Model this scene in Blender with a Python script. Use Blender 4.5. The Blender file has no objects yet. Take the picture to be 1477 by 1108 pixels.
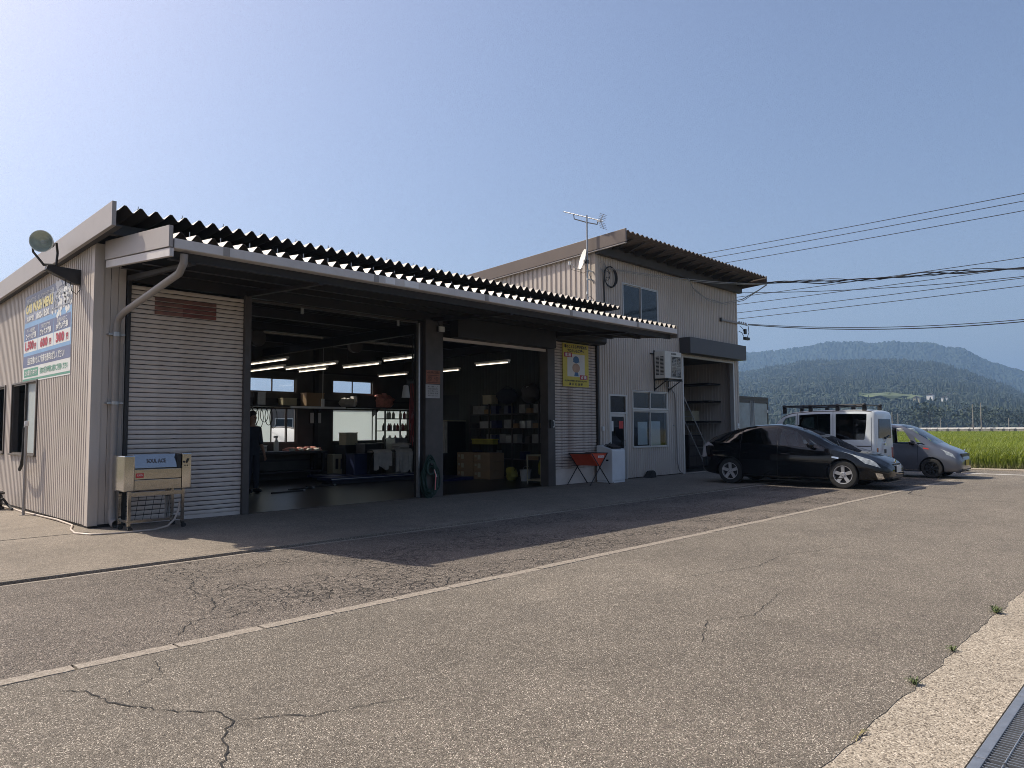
import bpy, bmesh, math, random
import numpy as np
from mathutils import Vector, Matrix
random.seed(7); np.random.seed(7)
PI = math.pi
S = bpy.context.scene
COL = S.collection
# ------------------------------------------------------------------ camera, sky, sun, exposure
cam_d = bpy.data.cameras.new('camera'); cam = bpy.data.objects.new('camera', cam_d); COL.objects.link(cam)
cam_d.sensor_width = 36.0; cam_d.lens = 36.0 * 1046.0 / 1477.0
cam_d.clip_start = 0.05; cam_d.clip_end = 20000
R3 = Matrix(((0.6924303, -0.04097424, -0.72032034), (-0.72146405, -0.04688988, -0.69086248), (-0.00546817, 0.99805934, -0.06202942)))
cam.matrix_world = Matrix.Translation((0, 0, 1.5)) @ R3.to_4x4()
S.camera = cam
SUN_DIR = Vector((-0.37, 0.84, 1.0)).normalized()          # towards the sun
SUN_EL = math.asin(SUN_DIR.z); SUN_ROT = math.atan2(SUN_DIR.x, SUN_DIR.y)
w = bpy.data.worlds.new('World'); S.world = w; w.use_nodes = True
nt = w.node_tree; nt.nodes.clear()
sky = nt.nodes.new('ShaderNodeTexSky'); sky.sky_type = 'NISHITA'; sky.sun_disc = False
sky.sun_elevation = SUN_EL; sky.sun_rotation = SUN_ROT
sky.altitude = 50; sky.air_density = 1.1; sky.dust_density = 3.4; sky.ozone_density = 3.0
bg = nt.nodes.new('ShaderNodeBackground'); bg.inputs[1].default_value = 0.088
wo = nt.nodes.new('ShaderNodeOutputWorld')
tint = nt.nodes.new('ShaderNodeMix'); tint.data_type = 'RGBA'; tint.blend_type = 'MULTIPLY'; tint.inputs[0].default_value = 1.0; tint.inputs[7].default_value = (1.15, 1.025, 1.03, 1)
nt.links.new(sky.outputs[0], tint.inputs[6]); nt.links.new(tint.outputs[2], bg.inputs[0]); nt.links.new(bg.outputs[0], wo.inputs[0])
sl = bpy.data.lights.new('sun', 'SUN'); sl.energy = 4.4; sl.angle = math.radians(0.53); sl.color = (1.0, 0.91, 0.76)
so = bpy.data.objects.new('sun', sl); COL.objects.link(so)
so.rotation_euler = SUN_DIR.to_track_quat('Z', 'Y').to_euler(); so.location = (0, 0, 60)
S.view_settings.view_transform = 'Standard'; S.view_settings.look = 'None'
S.view_settings.exposure = 0.65; S.view_settings.gamma = 1.0; S.view_settings.use_curve_mapping = False
S.cycles.use_denoising = True; S.cycles.filter_width = 0.95; S.cycles.denoising_prefilter = 'NONE'; S.cycles.denoising_input_passes = 'RGB_ALBEDO_NORMAL'
S.cycles.max_bounces = 8; S.cycles.diffuse_bounces = 4; S.cycles.glossy_bounces = 4
S.cycles.transparent_max_bounces = 16; S.cycles.volume_bounces = 0
# ------------------------------------------------------------------ helpers
ORG = {}
def tag(o, label=None, cat=None, group=None, kind=None):
    if label: o['label'] = label
    if cat: o['category'] = cat
    if group: o['group'] = group
    if kind: o['kind'] = kind
    return o
def thing(name, label, cat, loc=(0, 0, 0), group=None, local=False):
    o = bpy.data.objects.new(name, None); COL.objects.link(o); o.location = loc
    o.empty_display_size = 0.2
    ORG[o.name] = Vector((0, 0, 0)) if local else Vector(loc)
    return tag(o, label, cat, group)
class MB:
    def __init__(s): s.v = []; s.f = []
    def add(s, vs, fs):
        n = len(s.v); s.v += [tuple(p) for p in vs]; s.f += [tuple(i + n for i in f) for f in fs]; return s
    def box(s, x0, x1, y0, y1, z0, z1):
        return s.add([(x0, y0, z0), (x1, y0, z0), (x1, y1, z0), (x0, y1, z0), (x0, y0, z1), (x1, y0, z1), (x1, y1, z1), (x0, y1, z1)],
                     [(0, 3, 2, 1), (4, 5, 6, 7), (0, 1, 5, 4), (1, 2, 6, 5), (2, 3, 7, 6), (3, 0, 4, 7)])
    def prism(s, poly, ax, a, b):
        def P(p, h): return {'x': (h, p[0], p[1]), 'y': (p[0], h, p[1]), 'z': (p[0], p[1], h)}[ax]
        n = len(poly)
        return s.add([P(p, a) for p in poly] + [P(p, b) for p in poly],
                     [tuple(range(n))[::-1], tuple(range(n, 2 * n))] + [(i, (i + 1) % n, n + (i + 1) % n, n + i) for i in range(n)])
    def tube(s, pts, r, n=6, cap=True):
        pts = [Vector(p) for p in pts]; rs = r if isinstance(r, (list, tuple)) else [r] * len(pts)
        base = len(s.v); up = Vector((0, 0, 1)); N = None
        for i, p in enumerate(pts):
            t = (pts[min(i + 1, len(pts) - 1)] - pts[max(i - 1, 0)])
            t = t.normalized() if t.length > 1e-9 else Vector((0, 0, 1))
            if N is None:
                N = t.cross(up if abs(t.z) < 0.9 else Vector((1, 0, 0))).normalized()
            else:
                N = (N - t * N.dot(t)); N = N.normalized() if N.length > 1e-6 else t.orthogonal().normalized()
            B = t.cross(N)
            for k in range(n):
                a = 2 * PI * k / n; s.v.append(tuple(p + (N * math.cos(a) + B * math.sin(a)) * rs[i]))
        for i in range(len(pts) - 1):
            for k in range(n):
                a = base + i * n + k; b = base + i * n + (k + 1) % n; s.f.append((a, b, b + n, a + n))
        if cap:
            s.f.append(tuple(base + k for k in range(n))[::-1]); e = base + (len(pts) - 1) * n
            s.f.append(tuple(e + k for k in range(n)))
        return s
    def lathe(s, prof, c, ax='z', n=20, cap=True):
        c = Vector(c); base = len(s.v)
        for (r, h) in prof:
            for k in range(n):
                a = 2 * PI * k / n; x, y = r * math.cos(a), r * math.sin(a)
                p = {'z': (x, y, h), 'x': (h, x, y), 'y': (x, h, y)}[ax]
                s.v.append(tuple(c + Vector(p)))
        for i in range(len(prof) - 1):
            for k in range(n):
                a = base + i * n + k; b = base + i * n + (k + 1) % n; s.f.append((a, b, b + n, a + n))
        if cap and prof[0][0] > 1e-5: s.f.append(tuple(base + k for k in range(n))[::-1])
        e = base + (len(prof) - 1) * n
        if cap and prof[-1][0] > 1e-5: s.f.append(tuple(e + k for k in range(n)))
        return s
    def grid(s, rows, close=False):
        base = len(s.v); m = len(rows[0])
        for r in rows: s.v += [tuple(p) for p in r]
        for i in range(len(rows) - 1):
            for k in range(m - 1): a = base + i * m + k; s.f.append((a, a + 1, a + m + 1, a + m))
        return s
    def bag(s, c, r, n=9, m=6, amp=.15, seed=0):
        rnd = random.Random(seed); rows = []
        for i in range(m + 1):
            th = PI * i / m; row = []
            for k in range(n):
                ph = 2 * PI * k / n; q = 1 + rnd.uniform(-amp, amp)
                row.append((c[0] + r[0] * math.sin(th) * math.cos(ph) * q, c[1] + r[1] * math.sin(th) * math.sin(ph) * q, c[2] + r[2] * math.cos(th) * (q if 0 < i < m else 1)))
            row.append(row[0]); rows.append(row)
        return s.grid(rows)
    def mesh(s, name, mats, off=None, smooth=False, bevel=0):
        me = bpy.data.meshes.new(name)
        v = s.v if off is None else [(p[0] - off[0], p[1] - off[1], p[2] - off[2]) for p in s.v]
        me.from_pydata(v, [], s.f)
        if bevel:
            bm = bmesh.new(); bm.from_mesh(me); bmesh.ops.remove_doubles(bm, verts=bm.verts, dist=1e-5)
            es = [e for e in bm.edges if len(e.link_faces) == 2 and e.calc_face_angle(0) > 0.5]
            bmesh.ops.bevel(bm, geom=es, offset=bevel, segments=2, affect='EDGES', profile=.6, clamp_overlap=True)
            bm.to_mesh(me); bm.free()
        for m in (mats if isinstance(mats, (list, tuple)) else [mats]): me.materials.append(m)
        if smooth:
            for p in me.polygons: p.use_smooth = True
            try: me.set_sharp_from_angle(angle=math.radians(38 if smooth is True else smooth))
            except Exception: pass
        return me
    def build(s, name, mats, parent=None, smooth=False, bevel=0, label=None, at=None):
        off = None
        if parent is not None: off = ORG[parent.name]
        elif at is not None: off = Vector(at)
        o = bpy.data.objects.new(name, s.mesh(name, mats, off, smooth, bevel)); COL.objects.link(o)
        if parent is not None: o.parent = parent; ORG[o.name] = ORG[parent.name]
        else:
            ORG[o.name] = Vector(at) if at is not None else Vector((0, 0, 0))
            if at is not None: o.location = at
        if label: o['label'] = label
        return o
def bx(*a): return MB().box(*a)
def inst(name, me, parent, loc, rot=(0, 0, 0)):
    o = bpy.data.objects.new(name, me); COL.objects.link(o); o.location = loc; o.rotation_euler = rot
    if parent is not None: o.parent = parent
    return o
def kids(o): return [c for c in bpy.data.objects if c.parent is o]
def dup(root, delta, label, group=None):
    r = root.copy(); COL.objects.link(r); r.location = Vector(root.location) + Vector(delta)
    if label: r['label'] = label
    if group: r['group'] = group
    for ch in kids(root):
        c = ch.copy(); COL.objects.link(c); c.parent = r
        for g in kids(ch):
            d = g.copy(); COL.objects.link(d); d.parent = c
    return r
# ------------------------------------------------------------------ materials
MC = {}
def mat(name, col, rough=.6, metal=0., var=.15, scale=6., bump=0., bscale=60., coat=0., dirt=None, dscale=1.2, damt=.5, stretch=None, alpha=None, trans=0., spec=.5):
    if name in MC: return MC[name]
    m = bpy.data.materials.new(name); m.use_nodes = True; n = m.node_tree; L = n.links; N = n.nodes
    b = N['Principled BSDF']; b.inputs['Roughness'].default_value = rough; b.inputs['Metallic'].default_value = metal
    b.inputs['Coat Weight'].default_value = coat; b.inputs['Transmission Weight'].default_value = trans
    b.inputs['Specular IOR Level'].default_value = spec
    tc = N.new('ShaderNodeTexCoord'); src = tc.outputs['Object']
    if stretch:
        mp = N.new('ShaderNodeMapping'); mp.inputs['Scale'].default_value = stretch; L.new(src, mp.inputs[0]); src = mp.outputs[0]
    nz = N.new('ShaderNodeTexNoise'); nz.inputs['Scale'].default_value = scale; nz.inputs['Detail'].default_value = 6; L.new(src, nz.inputs['Vector'])
    r = N.new('ShaderNodeValToRGB'); c = Vector(col)
    r.color_ramp.elements[0].position = .3; r.color_ramp.elements[1].position = .7
    r.color_ramp.elements[0].color = (*(c * (1 - var)), 1); r.color_ramp.elements[1].color = (*(c * (1 + var)), 1)
    L.new(nz.outputs['Fac'], r.inputs[0]); out = r.outputs[0]
    if dirt:
        d = N.new('ShaderNodeTexNoise'); d.inputs['Scale'].default_value = dscale; d.inputs['Detail'].default_value = 8; d.inputs['Roughness'].default_value = .65
        L.new(src, d.inputs['Vector'])
        mr = N.new('ShaderNodeMapRange'); mr.inputs[1].default_value = .48; mr.inputs[2].default_value = .72; mr.inputs[4].default_value = damt
        L.new(d.outputs['Fac'], mr.inputs[0])
        mx = N.new('ShaderNodeMix'); mx.data_type = 'RGBA'; L.new(mr.outputs[0], mx.inputs[0]); L.new(out, mx.inputs[6]); mx.inputs[7].default_value = (*dirt, 1)
        out = mx.outputs[2]
    L.new(out, b.inputs['Base Color'])
    if bump:
        bz = N.new('ShaderNodeTexNoise'); bz.inputs['Scale'].default_value = bscale; bz.inputs['Detail'].default_value = 4; L.new(tc.outputs['Object'], bz.inputs['Vector'])
        bp = N.new('ShaderNodeBump'); bp.inputs['Strength'].default_value = bump; bp.inputs['Distance'].default_value = .01; L.new(bz.outputs['Fac'], bp.inputs['Height']); L.new(bp.outputs[0], b.inputs['Normal'])
    MC[name] = m; return m
def glass(name, tint, alpha, rough=.03):
    if name in MC: return MC[name]
    m = bpy.data.materials.new(name); m.use_nodes = True; n = m.node_tree; n.nodes.clear(); L = n.links
    o = n.nodes.new('ShaderNodeOutputMaterial'); t = n.nodes.new('ShaderNodeBsdfTransparent'); t.inputs[0].default_value = (*tint, 1)
    g = n.nodes.new('ShaderNodeBsdfGlossy'); g.inputs['Roughness'].default_value = rough; g.inputs[0].default_value = (.9, .92, .95, 1)
    f = n.nodes.new('ShaderNodeLayerWeight'); f.inputs[0].default_value = .5
    pw = n.nodes.new('ShaderNodeMath'); pw.operation = 'POWER'; pw.inputs[1].default_value = 5.0; L.new(f.outputs['Facing'], pw.inputs[0])
    ma = n.nodes.new('ShaderNodeMath'); ma.operation = 'MULTIPLY_ADD'; ma.inputs[1].default_value = .9; ma.inputs[2].default_value = alpha + .035; L.new(pw.outputs[0], ma.inputs[0])
    mx = n.nodes.new('ShaderNodeMixShader'); L.new(ma.outputs[0], mx.inputs[0]); L.new(t.outputs[0], mx.inputs[1]); L.new(g.outputs[0], mx.inputs[2]); L.new(mx.outputs[0], o.inputs[0])
    MC[name] = m; return m
def frosted(name, col):
    m = bpy.data.materials.new(name); m.use_nodes = True; n = m.node_tree; n.nodes.clear(); L = n.links
    o = n.nodes.new('ShaderNodeOutputMaterial'); t = n.nodes.new('ShaderNodeBsdfTranslucent'); t.inputs[0].default_value = (*col, 1)
    g = n.nodes.new('ShaderNodeBsdfPrincipled'); g.inputs['Base Color'].default_value = (*col, 1); g.inputs['Roughness'].default_value = .35
    mx = n.nodes.new('ShaderNodeMixShader'); mx.inputs[0].default_value = .45; L.new(t.outputs[0], mx.inputs[1]); L.new(g.outputs[0], mx.inputs[2]); L.new(mx.outputs[0], o.inputs[0])
    return m
def emit(name, col, st):
    m = bpy.data.materials.new(name); m.use_nodes = True; b = m.node_tree.nodes['Principled BSDF']
    b.inputs['Base Color'].default_value = (.8, .8, .8, 1); b.inputs['Emission Color'].default_value = (*col, 1); b.inputs['Emission Strength'].default_value = st
    return m
def paving(name, base, dark, light, speck=150., coarse=.5, bumpd=.006, crack=False, stain=(.1, .09, .08), stamt=.35, worn=None):
    m = bpy.data.materials.new(name); m.use_nodes = True; n = m.node_tree; L = n.links; N = n.nodes
    b = N['Principled BSDF']; b.inputs['Roughness'].default_value = .85; b.inputs['Specular IOR Level'].default_value = .3
    tc = N.new('ShaderNodeTexCoord'); P = tc.outputs['Object']
    v = N.new('ShaderNodeTexVoronoi'); v.inputs['Scale'].default_value = speck; v.inputs['Randomness'].default_value = 1; L.new(P, v.inputs['Vector'])
    sp = N.new('ShaderNodeSeparateColor'); L.new(v.outputs['Color'], sp.inputs[0])
    r = N.new('ShaderNodeValToRGB'); e = r.color_ramp.elements
    e[0].position = 0; e[0].color = (*dark, 1); e[1].position = 1.; e[1].color = (*light, 1)
    q = e.new(.45); q.color = (*base, 1); q = e.new(.86); q.color = (*(Vector(base) * 1.18), 1)
    L.new(sp.outputs[0], r.inputs[0]); out = r.outputs[0]
    # broad mottling, three scales
    for (sc, lo, hi) in ((.35, .86, 1.13), (2.3, .9, 1.1), (17., .88, 1.12)):
        z = N.new('ShaderNodeTexNoise'); z.inputs['Scale'].default_value = sc; z.inputs['Detail'].default_value = 5; L.new(P, z.inputs['Vector'])
        mr = N.new('ShaderNodeMapRange'); mr.inputs[1].default_value = .3; mr.inputs[2].default_value = .7; mr.inputs[3].default_value = lo; mr.inputs[4].default_value = hi; L.new(z.outputs['Fac'], mr.inputs[0])
        mx = N.new('ShaderNodeMix'); mx.data_type = 'RGBA'; mx.blend_type = 'MULTIPLY'; mx.inputs[0].default_value = 1; L.new(out, mx.inputs[6]); L.new(mr.outputs[0], mx.inputs[7]); out = mx.outputs[2]
    z = N.new('ShaderNodeTexNoise'); z.inputs['Scale'].default_value = .8; z.inputs['Detail'].default_value = 9; z.inputs['Roughness'].default_value = .7; L.new(P, z.inputs['Vector'])
    mr = N.new('ShaderNodeMapRange'); mr.inputs[1].default_value = .56; mr.inputs[2].default_value = .75; mr.inputs[4].default_value = stamt; L.new(z.outputs['Fac'], mr.inputs[0])
    mx = N.new('ShaderNodeMix'); mx.data_type = 'RGBA'; L.new(mr.outputs[0], mx.inputs[0]); L.new(out, mx.inputs[6]); mx.inputs[7].default_value = (*stain, 1); out = mx.outputs[2]
    h = N.new('ShaderNodeMath'); h.operation = 'MULTIPLY'; h.inputs[1].default_value = -1.; L.new(v.outputs['Distance'], h.inputs[0]); hout = h.outputs[0]
    z2 = N.new('ShaderNodeTexNoise'); z2.inputs['Scale'].default_value = speck * .5; z2.inputs['Detail'].default_value = 3; L.new(P, z2.inputs['Vector'])
    ad = N.new('ShaderNodeMath'); ad.operation = 'ADD'; L.new(hout, ad.inputs[0]); L.new(z2.outputs['Fac'], ad.inputs[1]); hout = ad.outputs[0]
    if crack:
        wz = N.new('ShaderNodeTexNoise'); wz.inputs['Scale'].default_value = 5.; L.new(P, wz.inputs['Vector'])
        wm = N.new('ShaderNodeMix'); wm.data_type = 'RGBA'; wm.blend_type = 'LINEAR_LIGHT'; wm.inputs[0].default_value = .12; L.new(P, wm.inputs[6]); L.new(wz.outputs['Color'], wm.inputs[7])
        cv = N.new('ShaderNodeTexVoronoi'); cv.feature = 'DISTANCE_TO_EDGE'; cv.inputs['Scale'].default_value = 6.5; L.new(wm.outputs[2], cv.inputs['Vector'])
        cr = N.new('ShaderNodeMapRange'); cr.inputs[1].default_value = .0; cr.inputs[2].default_value = .07; cr.inputs[3].default_value = 1; cr.inputs[4].default_value = 0; L.new(cv.outputs['Distance'], cr.inputs[0])
        mz = N.new('ShaderNodeTexNoise'); mz.inputs['Scale'].default_value = .75; mz.inputs['Detail'].default_value = 4; L.new(P, mz.inputs['Vector'])
        mm = N.new('ShaderNodeMapRange'); mm.inputs[1].default_value = .40; mm.inputs[2].default_value = .54; L.new(mz.outputs['Fac'], mm.inputs[0])
        sx = N.new('ShaderNodeSeparateXYZ'); L.new(P, sx.inputs[0])
        xr = N.new('ShaderNodeMapRange'); xr.inputs[1].default_value = 2.2; xr.inputs[2].default_value = 3.4; L.new(sx.outputs[0], xr.inputs[0])
        m1 = N.new('ShaderNodeMath'); m1.operation = 'MULTIPLY'; L.new(cr.outputs[0], m1.inputs[0]); L.new(mm.outputs[0], m1.inputs[1])
        m2 = N.new('ShaderNodeMath'); m2.operation = 'MULTIPLY'; L.new(m1.outputs[0], m2.inputs[0]); L.new(xr.outputs[0], m2.inputs[1])
        m3 = N.new('ShaderNodeMath'); m3.operation = 'MULTIPLY'; m3.inputs[1].default_value = .9; L.new(m2.outputs[0], m3.inputs[0])
        mx = N.new('ShaderNodeMix'); mx.data_type = 'RGBA'; L.new(m3.outputs[0], mx.inputs[0]); L.new(out, mx.inputs[6]); mx.inputs[7].default_value = (.02, .018, .016, 1); out = mx.outputs[2]
        m4 = N.new('ShaderNodeMath'); m4.operation = 'MULTIPLY_ADD'; m4.inputs[1].default_value = -2.; L.new(m2.outputs[0], m4.inputs[0]); L.new(hout, m4.inputs[2]); hout = m4.outputs[0]
    L.new(out, b.inputs['Base Color'])
    bp = N.new('ShaderNodeBump'); bp.inputs['Strength'].default_value = coarse; bp.inputs['Distance'].default_value = bumpd; L.new(hout, bp.inputs['Height']); L.new(bp.outputs[0], b.inputs['Normal'])
    MC[name] = m; return m
M_ROAD = paving('asphalt', (.152, .132, .108), (.045, .038, .030), (.58, .52, .44), speck=185, coarse=.7, bumpd=.006)
M_LOT = paving('lot_asphalt', (.158, .134, .112), (.045, .038, .033), (.44, .385, .33), speck=110, coarse=.9, bumpd=.012, crack=True)
M_PAD = paving('concrete_pad', (.195, .165, .133), (.085, .07, .055), (.37, .325, .27), speck=150, coarse=.4, bumpd=.004, stain=(.13, .105, .08), stamt=.6)
M_PAVE = paving('pavement_concrete', (.31, .268, .212), (.09, .072, .055), (.53, .475, .395), speck=115, coarse=.5, bumpd=.005, stain=(.17, .14, .10), stamt=.55)
M_KERB = paving('kerb_concrete', (.275, .238, .198), (.17, .145, .115), (.44, .395, .34), speck=130, coarse=.35, bumpd=.003, stain=(.2, .17, .14), stamt=.5)
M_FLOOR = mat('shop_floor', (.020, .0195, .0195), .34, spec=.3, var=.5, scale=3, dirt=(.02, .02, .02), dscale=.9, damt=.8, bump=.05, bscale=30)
M_SIDING = mat('siding', (.50, .445, .395), .5, var=.06, scale=2., dirt=(.28, .235, .20), dscale=.9, damt=.35, stretch=(1, 1, .35))
M_SIDING_DK = mat('siding_dark', (.17, .15, .135), .5, var=.08, scale=2.)
M_TRIM = mat('grey_trim', (.33, .30, .28), .42, var=.05, scale=2, dirt=(.2, .17, .15), dscale=2, damt=.3)
M_FASCIA = mat('brown_fascia', (.125, .098, .082), .42, var=.06, scale=2)
M_SHUTTER = mat('shutter_paint', (.60, .535, .485), .5, var=.06, scale=4, dirt=(.36, .27, .21), dscale=1.6, damt=.45)
M_SHUT_RUST = mat('shutter_rust', (.52, .46, .41), .55, var=.08, scale=4, dirt=(.16, .065, .035), dscale=2.2, damt=.9)
M_ROOF = mat('roof_metal', (.29, .265, .23), .45, metal=.0, var=.08, scale=3, dirt=(.2, .16, .13), dscale=2, damt=.4)
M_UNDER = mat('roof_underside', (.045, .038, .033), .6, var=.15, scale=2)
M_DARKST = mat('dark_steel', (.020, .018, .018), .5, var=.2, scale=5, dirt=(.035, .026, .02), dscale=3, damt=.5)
M_POST = mat('post_brown', (.065, .055, .05), .5, var=.15, scale=5)
M_GUTTER = mat('gutter_grey', (.55, .52, .50), .4, var=.05, scale=3, dirt=(.38, .35, .33), dscale=5, damt=.3)
M_PIPE = mat('pipe_grey', (.27, .25, .235), .45, var=.06, scale=5)
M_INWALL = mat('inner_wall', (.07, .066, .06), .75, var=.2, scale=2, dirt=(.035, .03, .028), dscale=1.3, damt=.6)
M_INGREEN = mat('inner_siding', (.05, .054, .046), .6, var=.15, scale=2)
M_ALU = mat('aluminium', (.55, .55, .54), .35, metal=.6, var=.05)
M_BRONZE = mat('bronze_frame', (.10, .085, .075), .4, metal=.3, var=.05)
M_BLACK = mat('black_plastic', (.012, .012, .013), .45, var=.2)
M_RUBBER = mat('rubber', (.018, .018, .018), .8, var=.2, bump=.1, bscale=120)
M_WHITE = mat('white_paint', (.72, .71, .68), .4, var=.04)
M_WHITEP = mat('white_plastic', (.62, .63, .63), .35, var=.04, dirt=(.42, .41, .38), dscale=3, damt=.3)
M_STEEL = mat('stainless', (.43, .42, .405), .10, metal=1, var=.03, bump=.02, bscale=20)
M_STEEL2 = mat('stainless_brushed', (.34, .325, .30), .12, metal=1, var=.05, bump=.02, bscale=20)
M_GALV = mat('galvanised', (.38, .39, .40), .42, metal=.8, var=.12, scale=18)
M_RED = mat('red_paint', (.50, .035, .03), .45, var=.1)
M_ORANGE = mat('orange_plastic', (.58, .075, .03), .45, var=.08)
M_YELLOW = mat('yellow_paint', (.62, .52, .05), .5, var=.06)
M_CREAM = mat('cream_steel', (.42, .38, .26), .5, var=.1)
M_CARD = mat('cardboard', (.30, .20, .11), .8, var=.1, scale=3)
M_PAPER = mat('paper', (.68, .68, .66), .8, var=.03)
M_BLUE = mat('blue_paint', (.010, .016, .065), .45, var=.2, scale=5)
M_NAVY = mat('navy_cloth', (.022, .025, .036), .85, var=.2)
M_CLOTH = mat('rag_cloth', (.45, .43, .40), .9, var=.15, scale=7)
M_PINK = mat('pink_cloth', (.55, .24, .20), .9, var=.25, scale=9)
M_SKIN = mat('skin', (.36, .21, .14), .55, var=.08)
M_HAIR = mat('hair', (.012, .010, .009), .6, var=.2)
M_GREENH = mat('green_hose', (.008, .035, .025), .5, var=.2)
M_REDH = mat('red_hose', (.22, .03, .025), .5, var=.2)
M_PINKH = mat('pink_cord', (.75, .22, .22), .5, var=.1)
M_CABLE = mat('black_cable', (.02, .02, .022), .55, var=.2)
M_CABLEL = mat('grey_cable', (.30, .30, .30), .5, var=.2)
G_WIN = glass('window_glass', (.82, .86, .87), .01)
G_DARK = glass('dark_glass', (.07, .085, .09), .01)
G_CLEAR = glass('clear_glass', (.96, .97, .97), .0)
G_TINT = glass('tinted_glass', (.05, .055, .055), .02)
G_CAR = glass('car_glass', (.70, .76, .73), .02)
M_FROST = frosted('frosted_glass', (.80, .86, .86))
M_TUBE = emit('tube_light', (1., .88, .70), 1.35)
def text(body, size, org, right, up, m, parent, width=None, name='lettering', off=None, bold=0.0, squash=1.0):
    c = bpy.data.curves.new('txt', 'FONT'); c.body = body; c.size = size; c.align_x = 'CENTER'; c.align_y = 'CENTER'; c.resolution_u = 2; c.offset = bold
    o = bpy.data.objects.new('txt', c); COL.objects.link(o)
    dg = bpy.context.evaluated_depsgraph_get(); me = bpy.data.meshes.new_from_object(o.evaluated_get(dg))
    bpy.data.objects.remove(o); bpy.data.curves.remove(c)
    vs = np.array([v.co[:] for v in me.vertices]) if len(me.vertices) else np.zeros((0, 3))
    if len(vs):
        vs[:, 0] -= (vs[:, 0].min() + vs[:, 0].max()) / 2; vs[:, 1] -= (vs[:, 1].min() + vs[:, 1].max()) / 2
        if width: vs[:, 0] *= width / (vs[:, 0].max() - vs[:, 0].min())
        vs[:, 1] *= squash
    R = Vector(right); U = Vector(up); O = Vector(org)
    mb = MB(); mb.v = [tuple(O + R * float(p[0]) + U * float(p[1])) for p in vs]; mb.f = [tuple(p.vertices) for p in me.polygons]
    bpy.data.meshes.remove(me)
    return mb.build(name, m, parent)
# ------------------------------------------------------------------ ground, road, kerb, pavement
M_EARTH = mat('earth', (.13, .11, .06), .95, var=.3, scale=.3, dirt=(.06, .08, .025), dscale=.05, damt=.8)
tag(bx(-300, 6000, -1500, 4200, -.9, -.4).build('ground', M_EARTH), kind='structure')
def slab(name, poly, z, m): return tag(MB().prism(poly, 'z', -.4, z).build(name, m), kind='structure')
def wavy(x0, x1, y, amp, n, seed):
    r = random.Random(seed); return [(x0 + (x1 - x0) * i / n, y + r.uniform(-amp, amp)) for i in range(n + 1)]
edge = wavy(1.5, 12, 1.30, .018, 70, 3)
road = slab('road', [(-40, 1.30)] + edge + [(23.3, 1.30), (23.3, 5.22), (-40, 5.22)], 0, M_ROAD)
# the forecourt falls towards a shallow drain line in front of it; the car park rises again to the kerb
def dipA(x): t = max(0., min(1., (19. - x) / 5.)); return .125 * t * t * (3 - 2 * t)
def edgeY(x): return 8.60 * (1 + dipA(x) / 1.5)
def gz(x, y):
    A, e = dipA(x), edgeY(x)
    if y >= 11.5: return 0.
    if y >= e: return -A * (11.5 - y) / (11.5 - e)
    if y <= 5.42: return 0.
    return -A * ((y - 5.42) / (e - 5.42)) ** 1.25
GX = [-40, -20] + [-10 + .45 * i for i in range(74)] + [23.3]
def sheet(name, ys, m, zoff=0.):
    rows = []
    for x in GX: rows.append([(x, y, gz(x, y) + zoff) for y in ys(x)])
    b_ = MB(); b_.grid([r[::-1] for r in rows]); return tag(b_.build(name, m, smooth=80), kind='structure')
sheet('car_park', lambda x: [5.348 + (edgeY(x) - .06 - 5.348) * i / 14 for i in range(15)], M_LOT)
slab('side_road', [(23.3, -60), (29.3, -60), (29.3, 120), (26.5, 120), (26.5, 8.555), (23.3, 8.555)], 0, M_ROAD)
M_SEAM = mat('drain_dark', (.012, .011, .010), .9, var=.2)
sheet('forecourt', lambda x: [edgeY(x) + .08] + [edgeY(x) + .08 + (11.5 - edgeY(x) - .08) * (i + 1) / 8 for i in range(8)] + [12.5, 24], M_PAD, .004)
slab('forecourt_end', [(23.3, 8.56), (26.5, 8.56), (26.5, 24), (23.3, 24)], .004, M_PAD)
rw = random.Random(15)
def strip(name, prof, m, wob):
    rows = []
    for x in [-10 + .15 * i for i in range(223)]:
        w_ = rw.uniform(-wob, wob); rows.append([(x, edgeY(x) + dy + w_, -dipA(x) + dz) for dy, dz in prof])
    b_ = MB(); b_.grid([r[::-1] for r in rows]); return tag(b_.build(name, m), kind='structure')
strip('gap_floor', [(-.30, -.06), (.12, -.06)], M_SEAM, 0)
strip('cement_edge', [(-.115, .0), (-.11, .006), (-.055, .006), (-.05, -.03)], M_KERB, .006)
strip('concrete_strip', [(-.012, -.06), (-.005, .028), (.0, .034), (.085, .034), (.088, .028), (.10, .028), (.103, .033), (.6, .004)], M_PAD, .005)
# scored joint lines in the forecourt
jm = MB()
jm.box(-6, 3.55, 12.06, 12.085, .005, .007)
jm.build('forecourt_joint', M_SEAM, bpy.data.objects['forecourt'])
slab('concrete_verge', [(29.3, -60), (30.1, -60), (30.1, 120), (29.3, 120)], .03, M_PAVE)
slab('pavement', [(-40, .852), (24, .852), (24, 1.296), (12, 1.296)] + [(x, y - .0006) for x, y in edge[::-1]] + [(-40, 1.296)], -.003, M_PAVE)
slab('footway', [(-40, -4), (24, -4), (24, .40), (-40, .40)], 0, M_PAVE)
ln = MB(); ln.prism([(26.95, -60), (27.12, -60), (27.12, 90), (26.95, 90)], 'z', .0005, .004)
tag(ln.build('road_marking', mat('road_paint', (.62, .61, .58), .7, var=.12, scale=9, dirt=(.3, .28, .25), dscale=6, damt=.7)), kind='structure')
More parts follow.
